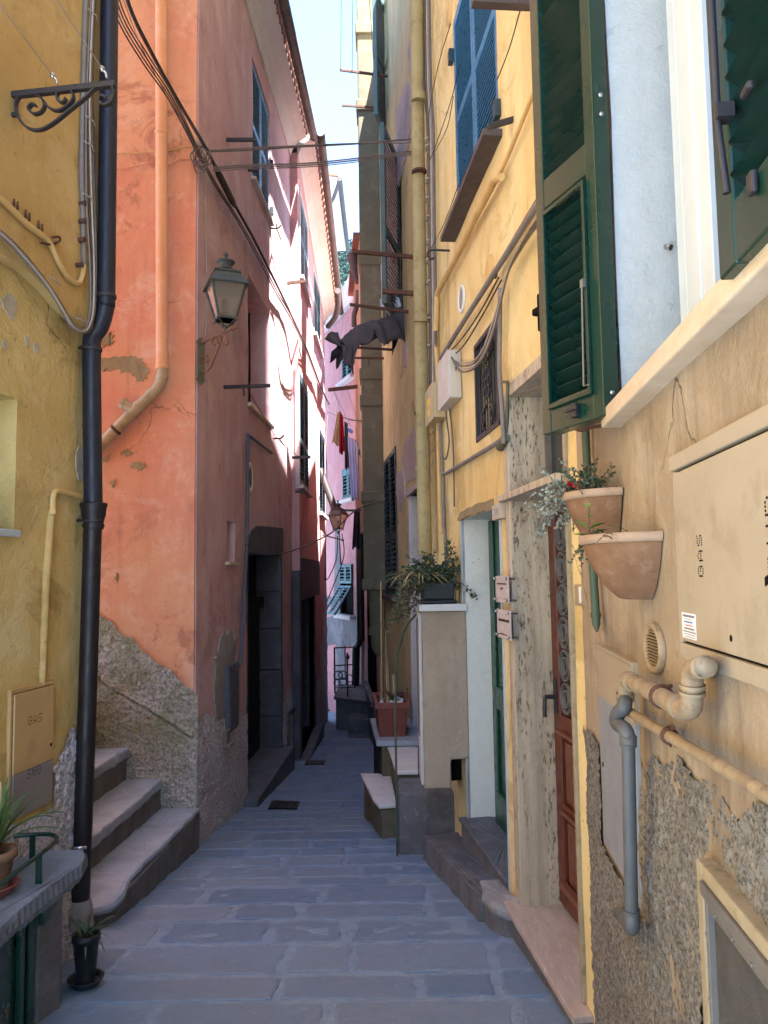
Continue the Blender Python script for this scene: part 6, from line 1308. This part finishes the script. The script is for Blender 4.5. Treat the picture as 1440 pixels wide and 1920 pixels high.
# ------------------------------------------------------------------ right side: steps, benches, meter cabinet
rs = thing('stone_steps', 'worn kerb like stone step with pale repaired end below the green door', 'steps')
zt1 = lambda x, y: -.03 - .16 * (min(y, 5.2) - 4.1) / 1.0 if y > 4.1 else -.03
zq = lambda x, y: -.035 - .17 * max(0, min(1.7, y - 4.15)) / 1.0 * .72
cw = lambda Y, w=0.0: R2.p(R2.U(Y), 0, w)
slab('step', [(.53, 4.62), (cw(4.62).x + .02, 4.62), (cw(5.9).x + .02, 5.9), (.28, 5.85), (.33, 5.5)], zq, .5, M['stepdark'], .012, rs)
slab('step', [(.50, 4.36), (.507, 4.27), (.525, 4.19), (.555, 4.13), (.6, 4.09), (.65, 4.07), (.7, 4.06), (cw(4.62).x + .02, 4.61), (.515, 4.61)], lambda x, y: zq(x, y) + .004 - .03 * max(0, 4.25 - y), .07, M['stepwhite'], .025, rs)
slab('riser', [(.512, 4.37), (.518, 4.28), (.537, 4.2), (.565, 4.145), (.6, 4.105), (.65, 4.085), (.7, 4.07), (cw(4.62).x + .02, 4.61), (.525, 4.61)], lambda x, y: zq(x, y) - .062, .5, M['stepside'], .012, rs)
slab('kerb', [(.485, 4.36), (.515, 4.36), (.53, 4.7), (.34, 5.55), (.285, 5.9), (.25, 5.88), (.31, 5.5)], lambda x, y: zq(x, y) - .008, .5, M['stepside'], .008, rs)
gs = thing('door_step', 'dark slate doorstep of the green door', 'door step')
a, b = cw(4.38), cw(5.52); slab('slab', [(a.x - .02, a.y), (a.x + .3, a.y + .03), (b.x + .3, b.y + .03), (b.x - .06, b.y)], lambda x, y: -.012, .035, M['stepdark'], .01, gs)
slab('riser', [(a.x - .005, a.y), (a.x + .3, a.y + .03), (b.x + .3, b.y + .03), (b.x - .04, b.y)], lambda x, y: -.048, .4, M['stepside'], .006, gs)
ms = thing('marble_steps', 'mossy side steps topped with two white marble slabs', 'steps')
zb = -.24; P = [atZ(x, y, zb) for x, y in ((744, 1508), (711, 1510), (700, 1498), (676, 1450), (732, 1450))]
slab('tread', [(p.x, p.y) for p in P], lambda x, y: zb, .03, M['marble'], .005, ms, .001)
slab('base', [(P[0].x + .02, P[0].y + .02), (P[1].x + .02, P[1].y + .03), (P[3].x + .03, P[3].y - .02), (P[4].x + .1, P[4].y)], lambda x, y: zb - .031, .6, M['mossy'], .02, ms, .012)
zc = .04; P2 = [atZ(x, y, zc) for x, y in ((784, 1446), (743, 1446), (725, 1395), (783, 1395))]
slab('tread', [(p.x, p.y) for p in P2], lambda x, y: zc, .03, M['marble'], .005, ms, .001)
slab('base', [(P2[0].x + .1, P2[0].y + .02), (P2[1].x + .015, P2[1].y + .02), (P2[2].x + .02, P2[2].y + .3), (P2[3].x + .15, P2[3].y + .3)], lambda x, y: zc - .031, 1.0, M['mossy'], .015, ms, .01)
e0, e1 = atY(746, 1480, 6.05).x, atY(800, 1480, 6.05).x
slab('side_block', [(e0, 6.05), (e1 + .3, 6.0), (e1 + .3, 6.42), (e0 + .01, 6.42)], lambda x, y: zc - .02 + .03 * (y - 6.1), 1.0, M['stepside'], .03, ms, .012)
# meter cabinet hung on the wall
mc = thing('meter_cabinet', 'tall rendered meter cabinet jutting from the yellow wall with a white marble cap', 'cabinet')
c0 = atY(796, 1480, 5.45); zc0 = c0.z; ztp = atY(790, 1146, 5.47).z
CB = Wall((c0.x, 5.45), (1, .06), (.06, -1)); wl = R2.p(R2.U(5.45), 0, 0).x - c0.x
mb = MB(); nw = atY(846, 1430, 5.45).x - c0.x; zn = atY(846, 1425, 5.45).z
mb.wprism(CB, [(0, zc0), (nw, zc0), (nw, zn), (wl + .02, zn), (wl + .02, ztp), (0, ztp)], -.36, 0); wear(build(mb, 'body', M['cabinet'], mc, .012), .012, 4)
mb = MB(); mb.box(CB, nw + .002, wl, zc0 - .0, zn - .001, -.36, -.2); build(mb, 'recess', M['blackgap'], mc)
mb = MB(); mb.box(CB, -.02, wl + .02, ztp, ztp + .048, -.38, .03); build(mb, 'cap', M['marble'], mc, .004)
SD = Wall((c0.x, 5.45), (.0, 1), (-1, 0)); mb = MB(); mb.box(SD, .0, .36, zc0 + .03, ztp - .01, 0, .02); build(mb, 'side_frame', M['creamcove'], mc, .004); mb = MB(); mb.box(SD, .05, .31, zc0 + .35, ztp - .06, .02, .026); build(mb, 'door', M['framegrey'], mc)

# ------------------------------------------------------------------ plants
def blades(mb, O, n, L, wd, droop, m=0, spread=1.0, up=.8, rn=None):
    rn = rn or random
    for k in range(n):
        a = rn.uniform(0, 2 * pi); d = V((cos(a) * spread, sin(a) * spread, up)).normalized(); l = L * rn.uniform(.6, 1.1); pts = []; p = V(O) + V((rn.gauss(0, .012), rn.gauss(0, .012), 0))
        for i in range(8):
            pts.append(p.copy()); p = p + d * l / 7; d = (d + V((0, 0, -droop * rn.uniform(.7, 1.3) / 7))).normalized()
        sd_ = d.cross(V((0, 0, 1))); sd_ = sd_.normalized() if sd_.length > .01 else V((1, 0, 0)); vs = []
        for i, q in enumerate(pts):
            h = wd * (sin(min(1, (i + .6) / 4) * pi / 2) * (1 - (max(0, i - 3) / 4.2) ** 1.5)) + .0006; vs += [q - sd_ * h, q + V((0, 0, -h * .35)), q + sd_ * h]
        mb.add(vs, [(i * 3 + j, i * 3 + j + 1, (i + 1) * 3 + j + 1, (i + 1) * 3 + j) for i in range(7) for j in range(2)], m, True)
def sprig(mb, O, d, L, n, lw, ll, m_leaf=0, m_stem=1, droop=.6, rn=None, sr=.0016):
    rn = rn or random; d = V(d).normalized(); p = V(O); pts = []
    for i in range(9):
        pts.append(p.copy()); p = p + d * L / 8; d = (d + V((rn.gauss(0, .12), rn.gauss(0, .12), -droop / 8 + rn.gauss(0, .08)))).normalized()
    mb.tube(pts, [sr * (1.3 - i * .1) for i in range(9)], 4, m_stem)
    for k in range(n):
        f = rn.uniform(.15, 1); i = min(7, int(f * 8)); c = pts[i] + (pts[i + 1] - pts[i]) * (f * 8 - i); a = V((rn.gauss(0, 1), rn.gauss(0, 1), rn.gauss(.35, .7))).normalized(); b = a.cross(V((rn.gauss(0, 1), rn.gauss(0, 1), rn.gauss(0, 1)))).normalized()
        l = ll * rn.uniform(.6, 1.2); w_ = lw * rn.uniform(.7, 1.2); nn = a.cross(b) * w_ * .4
        mb.add([c, c + a * l * .45 + b * w_ + nn, c + a * l, c + a * l * .45 - b * w_ + nn, c + a * l * .5], [(0, 1, 4), (1, 2, 4), (2, 3, 4), (3, 0, 4)], m_leaf, True)
def pot(t_, O, r0, r1, h, m, rim=.012, name='pot', soil=True):
    mb = MB(); mb.lathe(O, [(r0, 0), (r1, h - .03), (r1 + rim, h - .03), (r1 + rim, h), (r1 - .008, h), (r1 - .012, h - .025), (.001, h - .028)], 24); build(mb, name, m, t_)
    if soil: mb = MB(); mb.lathe(V(O) + V((0, 0, h - .026)), [(r1 - .01, 0), (r1 * .5, .008), (.001, .006)], 16); build(mb, 'soil', M['soil'], t_)
# half round wall pots
def wallpot(label, uc, half, proj, zt, zb, wgt, seed, kind):
    t_ = thing('wall_pot', label, 'flowerpot', 'half round terracotta pots on the beige wall'); rn = random.Random(seed); N = 22
    def ring(k, kz, z): return [R1.p(uc + half * k * cos(a), z, .004 + proj * kz * sin(a)) for a in [pi * i / N for i in range(N + 1)]]
    H = zt - zb; rows = [ring(.30, .35, zb), ring(.36, .42, zb + H * .02), ring(.58, .62, zb + H * .2), ring(.76, .78, zb + H * .45), ring(.88, .89, zb + H * .68), ring(.93, .94, zb + H * .84), ring(.925, .935, zb + H * .86), ring(1.0, 1.0, zb + H * .87), ring(1.01, 1.01, zt), ring(.93, .92, zt), ring(.9, .9, zt - .02)]
    vs = [p for r_ in rows for p in r_]; K = N + 1; mb = MB()
    mb.add(vs[:7 * K], [(i * K + j, i * K + j + 1, (i + 1) * K + j + 1, (i + 1) * K + j) for i in range(6) for j in range(N)], 0, True); rb = MB(); rb.add(vs[6 * K:], [(i * K + j, i * K + j + 1, (i + 1) * K + j + 1, (i + 1) * K + j) for i in range(len(rows) - 7) for j in range(N)], 0, True); mb.add(rows[0], [tuple(range(K))], 0)
    mb.quad(rows[8][0], rows[8][-1], rows[0][-1], rows[0][0]); build(mb, 'pot', M['terracotta'], t_); build(rb, 'rim', M['potrim'], t_)
    mb = MB(); mb.add(ring(.91, .91, zt - .018), [tuple(range(K))], 0); build(mb, 'soil', M['soil'], t_)
    c = lambda: R1.p(uc + rn.uniform(-.8, .8) * half, zt - .015, proj * rn.uniform(.15, .8))
    return t_, c, rn
t1, c1, rn = wallpot('upper terracotta wall pot with silvery trailing plant and red flowers', -.685, .165, .15, 1.925, 1.755, 1, 4, 0)
mb = MB()
for k in range(44): q = c1(); sprig(mb, R1.p(-.685 + rn.uniform(-.03, .17), 1.905, rn.uniform(.03, .15)), R1.d * rn.uniform(.2, 1) + R1.n * rn.uniform(-.2, .9) + V((0, 0, rn.uniform(-.1, 1.1))), rn.uniform(.09, .21), 30, .0055, .015, droop=1.4, rn=rn)
for k in range(5): sprig(mb, R1.p(-.55, 1.9, .12), R1.d * .6 + R1.n * .7 + V((0, 0, -.1)), rn.uniform(.14, .26), 44, .005, .014, droop=1.9, rn=rn)
build(mb, 'silver_foliage', [M['leafgrey'], M['stem']], t1)
mb = MB()
for k in range(22): sprig(mb, c1(), V((rn.gauss(0, .4), rn.gauss(0, .4), 1)), rn.uniform(.06, .13), 22, .005, .015, droop=.5, rn=rn)
build(mb, 'green_foliage', [M['leafdark'], M['stem']], t1)
mb = MB()
for (du, dz, dw, s_) in ((.05, .035, .12, .013), (.075, .02, .13, .009), (-.06, .015, .12, .010)):
    O = R1.p(-.685 + du, 1.925 + dz, dw)
    for k in range(14): a = V((rn.gauss(0, 1), rn.gauss(0, 1), rn.gauss(.3, .8))).normalized(); b = a.orthogonal().normalized(); mb.add([O, O + a * s_ + b * s_ * .7, O + a * s_ * 1.4, O + a * s_ - b * s_ * .7], [(0, 1, 2, 3)], 0, True)
build(mb, 'red_flowers', M['red'], t1)
t2, c2, rn = wallpot('lower larger terracotta wall pot with dry twigs and one bright green shoot', -1.085, .19, .165, 1.772, 1.605, 1, 9, 1)
mb = MB()
for k in range(16): sprig(mb, R1.p(-1.085 + rn.uniform(-.16, .0), 1.75, rn.uniform(.04, .12)), V((rn.gauss(0, .9), rn.gauss(0, .9), rn.uniform(.3, 1))), rn.uniform(.05, .1), 4, .002, .008, droop=1.6, rn=rn, sr=.0014)
build(mb, 'dry_twigs', [M['stem'], M['stem']], t2)
mb = MB()
for k in range(8): sprig(mb, R1.p(-1.085 + rn.uniform(.12, .17), 1.755, rn.uniform(.08, .15)), R1.d * .8 + R1.n * .5 + V((0, 0, rn.uniform(-.4, .4))), rn.uniform(.05, .09), 16, .004, .011, droop=2.2, rn=rn)
for k in range(5): sprig(mb, R1.p(-1.04 + rn.uniform(-.05, .1), 1.752, .12), V((0, 0, 1)), rn.uniform(.03, .05), 10, .003, .01, droop=.3, rn=rn)
build(mb, 'green_foliage', [M['leafdark'], M['stem']], t2)
mb = MB(); O = R1.p(-1.0, 1.75, .13); mb.tube([O, O + V((0, 0, .05)), O + V((.002, .003, .11))], .0016, 5, 1)
for z, a in ((.03, (1, -.5, .25)), (.045, (.9, -.9, .35)), (.045, (-.6, .6, .5)), (.025, (-.9, -.3, .1)), (.1, (.3, .3, .6)), (.1, (-.4, -.2, .4)), (.075, (.4, -.5, .3))):
    a = V(a).normalized(); b = a.cross(V((0, 0, 1))).normalized(); l = .055 if z < .06 else .022; c = O + V((0, 0, z)); mb.add([c, c + a * l * .5 + b * l * .2 + V((0, 0, .006)), c + a * l, c + a * l * .5 - b * l * .2 + V((0, 0, .006)), c + a * l * .5], [(0, 1, 4), (1, 2, 4), (2, 3, 4), (3, 0, 4)], 0, True)
build(mb, 'green_shoot', [M['leafbright'], M['stem']], t2)
# succulent on the meter cabinet
cp = thing('potted_plant', 'bushy trailing succulent in a black pot on the marble capped cabinet', 'potted plant'); rn = random.Random(21)
O = CB.p(.14, ztp + .048, -.16); mb = MB(); mb.box(CB, .0, .26, ztp + .049, ztp + .075, -.3, -.02); build(mb, 'saucer', M['pot_black'], cp, .01)
pw = [(x, y) for x, y in ((.02, -.28), (.25, -.28), (.25, -.04), (.02, -.04))]
mb = MB(); mb.prism([CB.p(u * .94 + .008, ztp + .076, w_ * .96 - .006) for u, w_ in pw], [CB.p(u, ztp + .2, w_) for u, w_ in pw]); build(mb, 'pot', M['pot_black'], cp, .01)
mb = MB()
for k in range(95):
    b = CB.p(rn.uniform(.03, .24), ztp + .2, rn.uniform(-.27, -.05)); d = V((rn.gauss(-.2, .7), rn.gauss(-.25, .6), rn.uniform(.1, 1.3))); sprig(mb, b, d, rn.uniform(.14, .34), 30, .009, .032, droop=1.1, rn=rn, sr=.003)
for k in range(16):
    b = CB.p(rn.uniform(-.02, .1), ztp + .2, rn.uniform(-.1, .02)); sprig(mb, b, V((-.8, -.5, rn.uniform(-.2, .3))), rn.uniform(.25, .5), 30, .008, .028, droop=3.0, rn=rn, sr=.003)
build(mb, 'foliage', [M['leafdark'], M['stem']], cp)
mb = MB(); blades(mb, CB.p(-.0, ztp + .22, -.06), 26, .38, .0038, 1.5, 0, 1.2, .7, rn); blades(mb, CB.p(-.02, ztp + .02, -.02), 14, .24, .0034, 1.8, 0, 1.2, .3, rn); build(mb, 'dry_strands', M['leafdry'], cp)
mb = MB(); mb.tube(cat([CB.p(.27, ztp + .05, -.1), CB.p(.275, ztp + .2, -.1), CB.p(.26, ztp + .38, -.08)], 4), .014, 8); mb.tube([CB.p(.275, ztp + .26, -.1), CB.p(.275, ztp + .29, -.1)], .018, 8); build(mb, 'cane', M['cane'], cp)
# thin arching pole
mb = MB(); b0 = atY(744, 1560, 6.0); mb.tube(cat([V((b0.x, b0.y, fz(6.0))), atY(743, 1450, 6.0), atY(741, 1320, 5.98), atY(744, 1240, 5.95), atY(752, 1200, 5.9), atY(765, 1170, 5.8), atY(782, 1150, 5.7)], 5), .0085, 8); solo(mb, 'pole', 'thin dark green arching pole leaning from the steps to the cabinet plant', 'pole', M['pipegreen'])
# low cabinet with the plastic planter
lc = thing('meter_cabinet', 'low grey stone topped cabinet with a dark door beyond the marble steps', 'cabinet')
q0, q1 = atY(712, 1400, 7.5), atY(699, 1355, 8.6); zt = q0.z + .06; xr = R2.p(R2.U(8.6), 0, 0).x + .02
mb = MB(); mb.prism([V((q0.x + .02, 7.5, -1.2)), V((.36, 7.5, -1.2)), V((xr, 8.6, -1.2)), V((q1.x + .02, 8.6, -1.2))], [V((q0.x + .02, 7.5, zt - .05)), V((.36, 7.5, zt - .05)), V((xr, 8.6, zt - .05)), V((q1.x + .02, 8.6, zt - .05))]); build(mb, 'body', M['mossy'], lc, .01)
mb = MB(); mb.prism([V((q0.x - .03, 7.46, zt - .05)), V((.36, 7.46, zt - .05)), V((xr, 8.64, zt - .05)), V((q1.x - .03, 8.64, zt - .05))], [V((q0.x - .03, 7.46, zt)), V((.36, 7.46, zt)), V((xr, 8.64, zt)), V((q1.x - .03, 8.64, zt))]); build(mb, 'slab', M['step'], lc, .008)
LD = Wall((q0.x + .02, 7.5), (q1.x - q0.x, 1.1), (-1, -.1)); mb = MB(); mb.box(LD, .08, 1.0, -.72, zt - .1, 0, .02); build(mb, 'door', M['darkwood'], lc, .005); mb = MB(); mb.lathe(LD.p(.14, -.3, .02), [(.015, 0), (.022, .02), (.001, .035)], 10, axis=LD.n); build(mb, 'knob', M['black_iron'], lc)
pl = thing('planter', 'red brown plastic planter box with canes and pebbles on the low cabinet', 'planter'); rn = random.Random(5)
px0, px1 = atY(706, 1370, 7.62), atY(767, 1370, 7.62); ww = px1.x - px0.x; hh = atY(730, 1318, 7.62).z - zt
def pbox(k, z, e=0.0): return [V((px0.x + k - e, 7.62 + k - e, z)), V((px1.x - k + e, 7.62 + k - e, z)), V((px1.x - k + e - .02, 8.3 - k + e, z)), V((px0.x + k - e - .04, 8.3 - k + e, z))]
mb = MB(); mb.prism(pbox(.03, zt), pbox(.01, zt + hh - .05)); 
for k in range(12):
    f = (k + .5) / 12; a, b = pbox(.03, zt + .02), pbox(.01, zt + hh - .06); mb.bar([a[0] + (a[1] - a[0]) * f - V((0, .004, 0)), b[0] + (b[1] - b[0]) * f - V((0, .004, 0))], V((1, 0, 0)), .008, .004)
build(mb, 'box', M['terraplast'], pl, .006)
mb = MB(); o_, i_ = pbox(0, zt + hh, .012), pbox(.02, zt + hh); o2 = pbox(0, zt + hh - .055, .012)
mb.add(o_ + i_ + o2 + pbox(.02, zt + hh - .05), [(k, (k + 1) % 4, 4 + (k + 1) % 4, 4 + k) for k in range(4)] + [(8 + k, 8 + (k + 1) % 4, (k + 1) % 4, k) for k in range(4)] + [(4 + k, 4 + (k + 1) % 4, 12 + (k + 1) % 4, 12 + k) for k in range(4)] + [(8, 11, 15, 12), (8 + 0, 8 + 1, 13, 12), (9, 10, 14, 13), (10, 11, 15, 14)]); build(mb, 'rim', M['terraplast'], pl)
mb = MB(); mb.add(pbox(.02, zt + hh - .03), [(0, 1, 2, 3)]); build(mb, 'soil', M['soil'], pl)
mb = MB()
for k in range(14): c = V((rn.uniform(px0.x + .05, px1.x - .05), rn.uniform(7.68, 8.0), zt + hh - .02)); mb.lathe(c, [(.001, -.015), (.02, -.006), (.024, .006), (.014, .02), (.001, .024)], 8)
build(mb, 'pebbles', M['clothpale'], pl)
for i, (x, ya, xb, r_) in enumerate(((718, 1130, 722, .014), (714, 1090, 716, .009), (722, 1180, 726, .012), (711, 1230, 714, .01), (737, 1265, 740, .013), (731, 1300, 732, .01), (764, 1290, 764, .006), (727, 1240, 729, .01))):
    mb = MB(); mb.tube([atY(xb, 1330, 7.8), atY(x, ya, 7.95)], r_, 7); build(mb, 'cane', M['cane'] if i % 3 else M['stem'], pl)
mb = MB(); blades(mb, V((px1.x - .16, 7.85, zt + hh - .03)), 14, .22, .008, .8, 0, .7, 1.2, rn); build(mb, 'foliage', M['leafdark'], pl)

# ------------------------------------------------------------------ left foreground cabinet with its slab, rail and pots
ls = thing('stone_bench', 'weathered stone slab bench with grooved edge, green metal door below and curved rail', 'bench')
zs = .452; wx = lambda y: L1.p(L1.U(y), 0, 0).x
slab('slab', [(-1.385, 1.2), (-1.385, 2.9), (-1.36, 3.3), (-1.335, 3.44), (-1.345, 3.53), (-1.39, 3.6), (wx(3.62) + .0, 3.62), (wx(1.2), 1.2)], lambda x, y: zs + .006 * fbm(x * 9, y * 9), .035, M['slabtop'], .006, ls, .006)
mb = MB(); ed = [V((-1.392, 1.3 + .02 * i, zs - .004)) for i in range(80)] + [V((-1.392 + .055 * (i / 27), 2.9 + .02 * i, zs - .004)) for i in range(28)] + [V((-1.345, 3.5, zs - .004)), V((-1.36, 3.56, zs - .004)), V((-1.4, 3.605, zs - .004))]
vs = []
for i, p in enumerate(ed): g = .006 * (i % 2); vs += [p + V((g, 0, 0)), p + V((g + .004, 0, -.05)), p + V((g - .012, 0, -.082 - .008 * fbm(i * .4, 0))), p + V((-.06, 0, -.08))]
mb.add(vs, [(i * 4 + k, i * 4 + k + 1, (i + 1) * 4 + k + 1, (i + 1) * 4 + k) for i in range(len(ed) - 1) for k in range(3)], 0); build(mb, 'grooved_edge', M['benchedge'], ls)
mb = MB(); mb.prism([V((-1.44, 3.27, -.4)), V((-1.41, 3.45, -.4)), V((wx(3.5), 3.5, -.4)), V((wx(3.27), 3.27, -.4))], [V((-1.44, 3.27, zs - .04)), V((-1.41, 3.45, zs - .04)), V((wx(3.5), 3.5, zs - .04)), V((wx(3.27), 3.27, zs - .04))]); build(mb, 'end_wall', M['stepside'], ls, .015)
mb = MB(); mb.hexa([V((-1.5, 1.2, -.4)), V((-1.46, 1.2, -.4)), V((-1.46, 3.27, -.4)), V((-1.5, 3.27, -.4)), V((-1.5, 1.2, zs - .06)), V((-1.46, 1.2, zs - .06)), V((-1.46, 3.27, zs - .06)), V((-1.5, 3.27, zs - .06))]); dr_ = build(mb, 'door', M['green'], ls)
mb = MB()
for y0, y1, z0, z1_ in ((1.2, 3.25, zs - .12, zs - .085), (3.12, 3.16, -.2, zs - .12), (3.2, 3.25, -.24, zs - .12), (1.2, 3.25, -.3, -.26)): mb.hexa([V((-1.459, y0, z0)), V((-1.44, y0, z0)), V((-1.44, y1, z0)), V((-1.459, y1, z0)), V((-1.459, y0, z1_)), V((-1.44, y0, z1_)), V((-1.44, y1, z1_)), V((-1.459, y1, z1_))])
build(mb, 'frame', M['green'], dr_, .003)
mb = MB(); mb.hexa([V((-1.439, 3.26, .27)), V((-1.41, 3.26, .27)), V((-1.41, 3.33, .27)), V((-1.439, 3.33, .27)), V((-1.439, 3.26, .34)), V((-1.41, 3.26, .34)), V((-1.41, 3.33, .34)), V((-1.439, 3.33, .34))]); build(mb, 'hinge', M['green'], dr_, .004)
mb = MB(); rn = random.Random(3)
for k in range(26): y = rn.uniform(2.86, 3.08); z = rn.uniform(-.22, .05) ; h = rn.uniform(.01, .06); mb.prism([V((-1.4605, y, z)), V((-1.4605, y + .012, z + .01)), V((-1.4605, y + .006, z + h)), V((-1.4605, y - .008, z + h * .7))], [V((-1.4585, y, z)), V((-1.4585, y + .012, z + .01)), V((-1.4585, y + .006, z + h)), V((-1.4585, y - .008, z + h * .7))])
build(mb, 'flaked_paint', M['plate'], dr_)
mb = MB(); zr = .565; P = [V((-1.43, 1.5, zr)), V((-1.43, 2.6, zr)), V((-1.425, 3.05, zr)), V((-1.415, 3.3, zr)), V((-1.425, 3.4, zr)), V((-1.47, 3.46, zr)), V((-1.54, 3.47, zr)), V((wx(3.45), 3.45, zr))]; mb.tube(cat(P, 6), .009, 10)
for p in (V((-1.42, 3.22, zr)), V((-1.56, 3.47, zr)), V((-1.43, 2.5, zr))): mb.hexa([p + V((a * .012, b * .004, c)) for c in (-.12, .0) for a, b in ((-1, -1), (1, -1), (1, 1), (-1, 1))])
build(mb, 'rail', M['green'], ls)
tp = thing('potted_plant', 'terracotta pot of long strap leaves on the stone bench', 'potted plant'); rn = random.Random(14)
O = V((-1.545, 3.1, zs + .012)); mb = MB(); mb.lathe(O, [(.07, 0), (.095, .03), (.1, .035), (.09, .036), (.07, .012)], 20); build(mb, 'saucer', M['terraplast'], tp); pot(tp, O + V((0, 0, .012)), .055, .075, .15, M['terracotta'])
mb = MB(); blades(mb, O + V((0, 0, .15)), 9, .34, .010, 1.5, 0, .5, 1.4, rn); blades(mb, O + V((0, 0, .15)), 8, .27, .017, .7, 0, .5, 1.5, rn)
for d in ((.7, .55, 1.1), (.5, .9, 1.0), (.85, .3, .8)): 
    a = V(d).normalized(); pts = []; p = O + V((0, 0, .16))
    for i in range(8): pts.append(p.copy()); p = p + a * .042; a = (a + V((0, 0, -.2))).normalized()
    sd_ = a.cross(V((0, 0, 1))).normalized(); vs = []
    for i, q in enumerate(pts): h = .011 * (1 - (i / 7.4) ** 2); vs += [q - sd_ * h, q + V((0, 0, -.004)), q + sd_ * h]
    mb.add(vs, [(i * 3 + j, i * 3 + j + 1, (i + 1) * 3 + j + 1, (i + 1) * 3 + j) for i in range(7) for j in range(2)], 0, True)
build(mb, 'leaves', M['leaf'], tp); mb = MB(); mb.tube([O + V((.01, 0, .12)), O + V((.015, .01, .42))], .007, 7); mb.tube([O + V((-.03, 0, .12)), O + V((-.035, .01, .36))], .005, 7); build(mb, 'cane', M['cane'], tp)
bpz = fz(3.6) + .012; O = V((-1.375, 3.62, bpz)); kp = thing('potted_plant', 'small black plastic pot with a few dark leaves on the paving beside the drainpipe', 'potted plant')
mb = MB(); mb.lathe(O, [(.06, 0), (.078, .028), (.08, .03), (.07, .03), (.06, .01)], 20); build(mb, 'saucer', M['pot_black'], kp); pot(kp, O + V((0, 0, .01)), .04, .056, .21, M['pot_black'], .006)
mb = MB(); blades(mb, O + V((0, 0, .19)), 8, .15, .010, 1.2, 0, .8, 1.0, rn); blades(mb, O + V((0, 0, .19)), 4, .16, .005, 3.0, 0, 1.0, .6, rn); build(mb, 'leaves', M['leafdark'], kp)

# ------------------------------------------------------------------ air between the alley and the wooded hill
mb = MB(); mb.hexa([V((-160, -40, -12)), V((160, -40, -12)), V((160, 260, -12)), V((-160, 260, -12)), V((-160, -40, 150)), V((160, -40, 150)), V((160, 260, 150)), V((-160, 260, 150))])
hm = bpy.data.materials.new('pale_air'); hm.use_nodes = True; hm.node_tree.nodes.clear()
pv = hm.node_tree.nodes.new('ShaderNodeVolumePrincipled'); pv.inputs['Color'].default_value = (.62, .78, 1, 1); pv.inputs['Density'].default_value = .00009
ho = hm.node_tree.nodes.new('ShaderNodeOutputMaterial'); hm.node_tree.links.new(pv.outputs[0], ho.inputs['Volume'])
o = build(mb, 'haze', hm); o['kind'] = 'stuff'
finish()
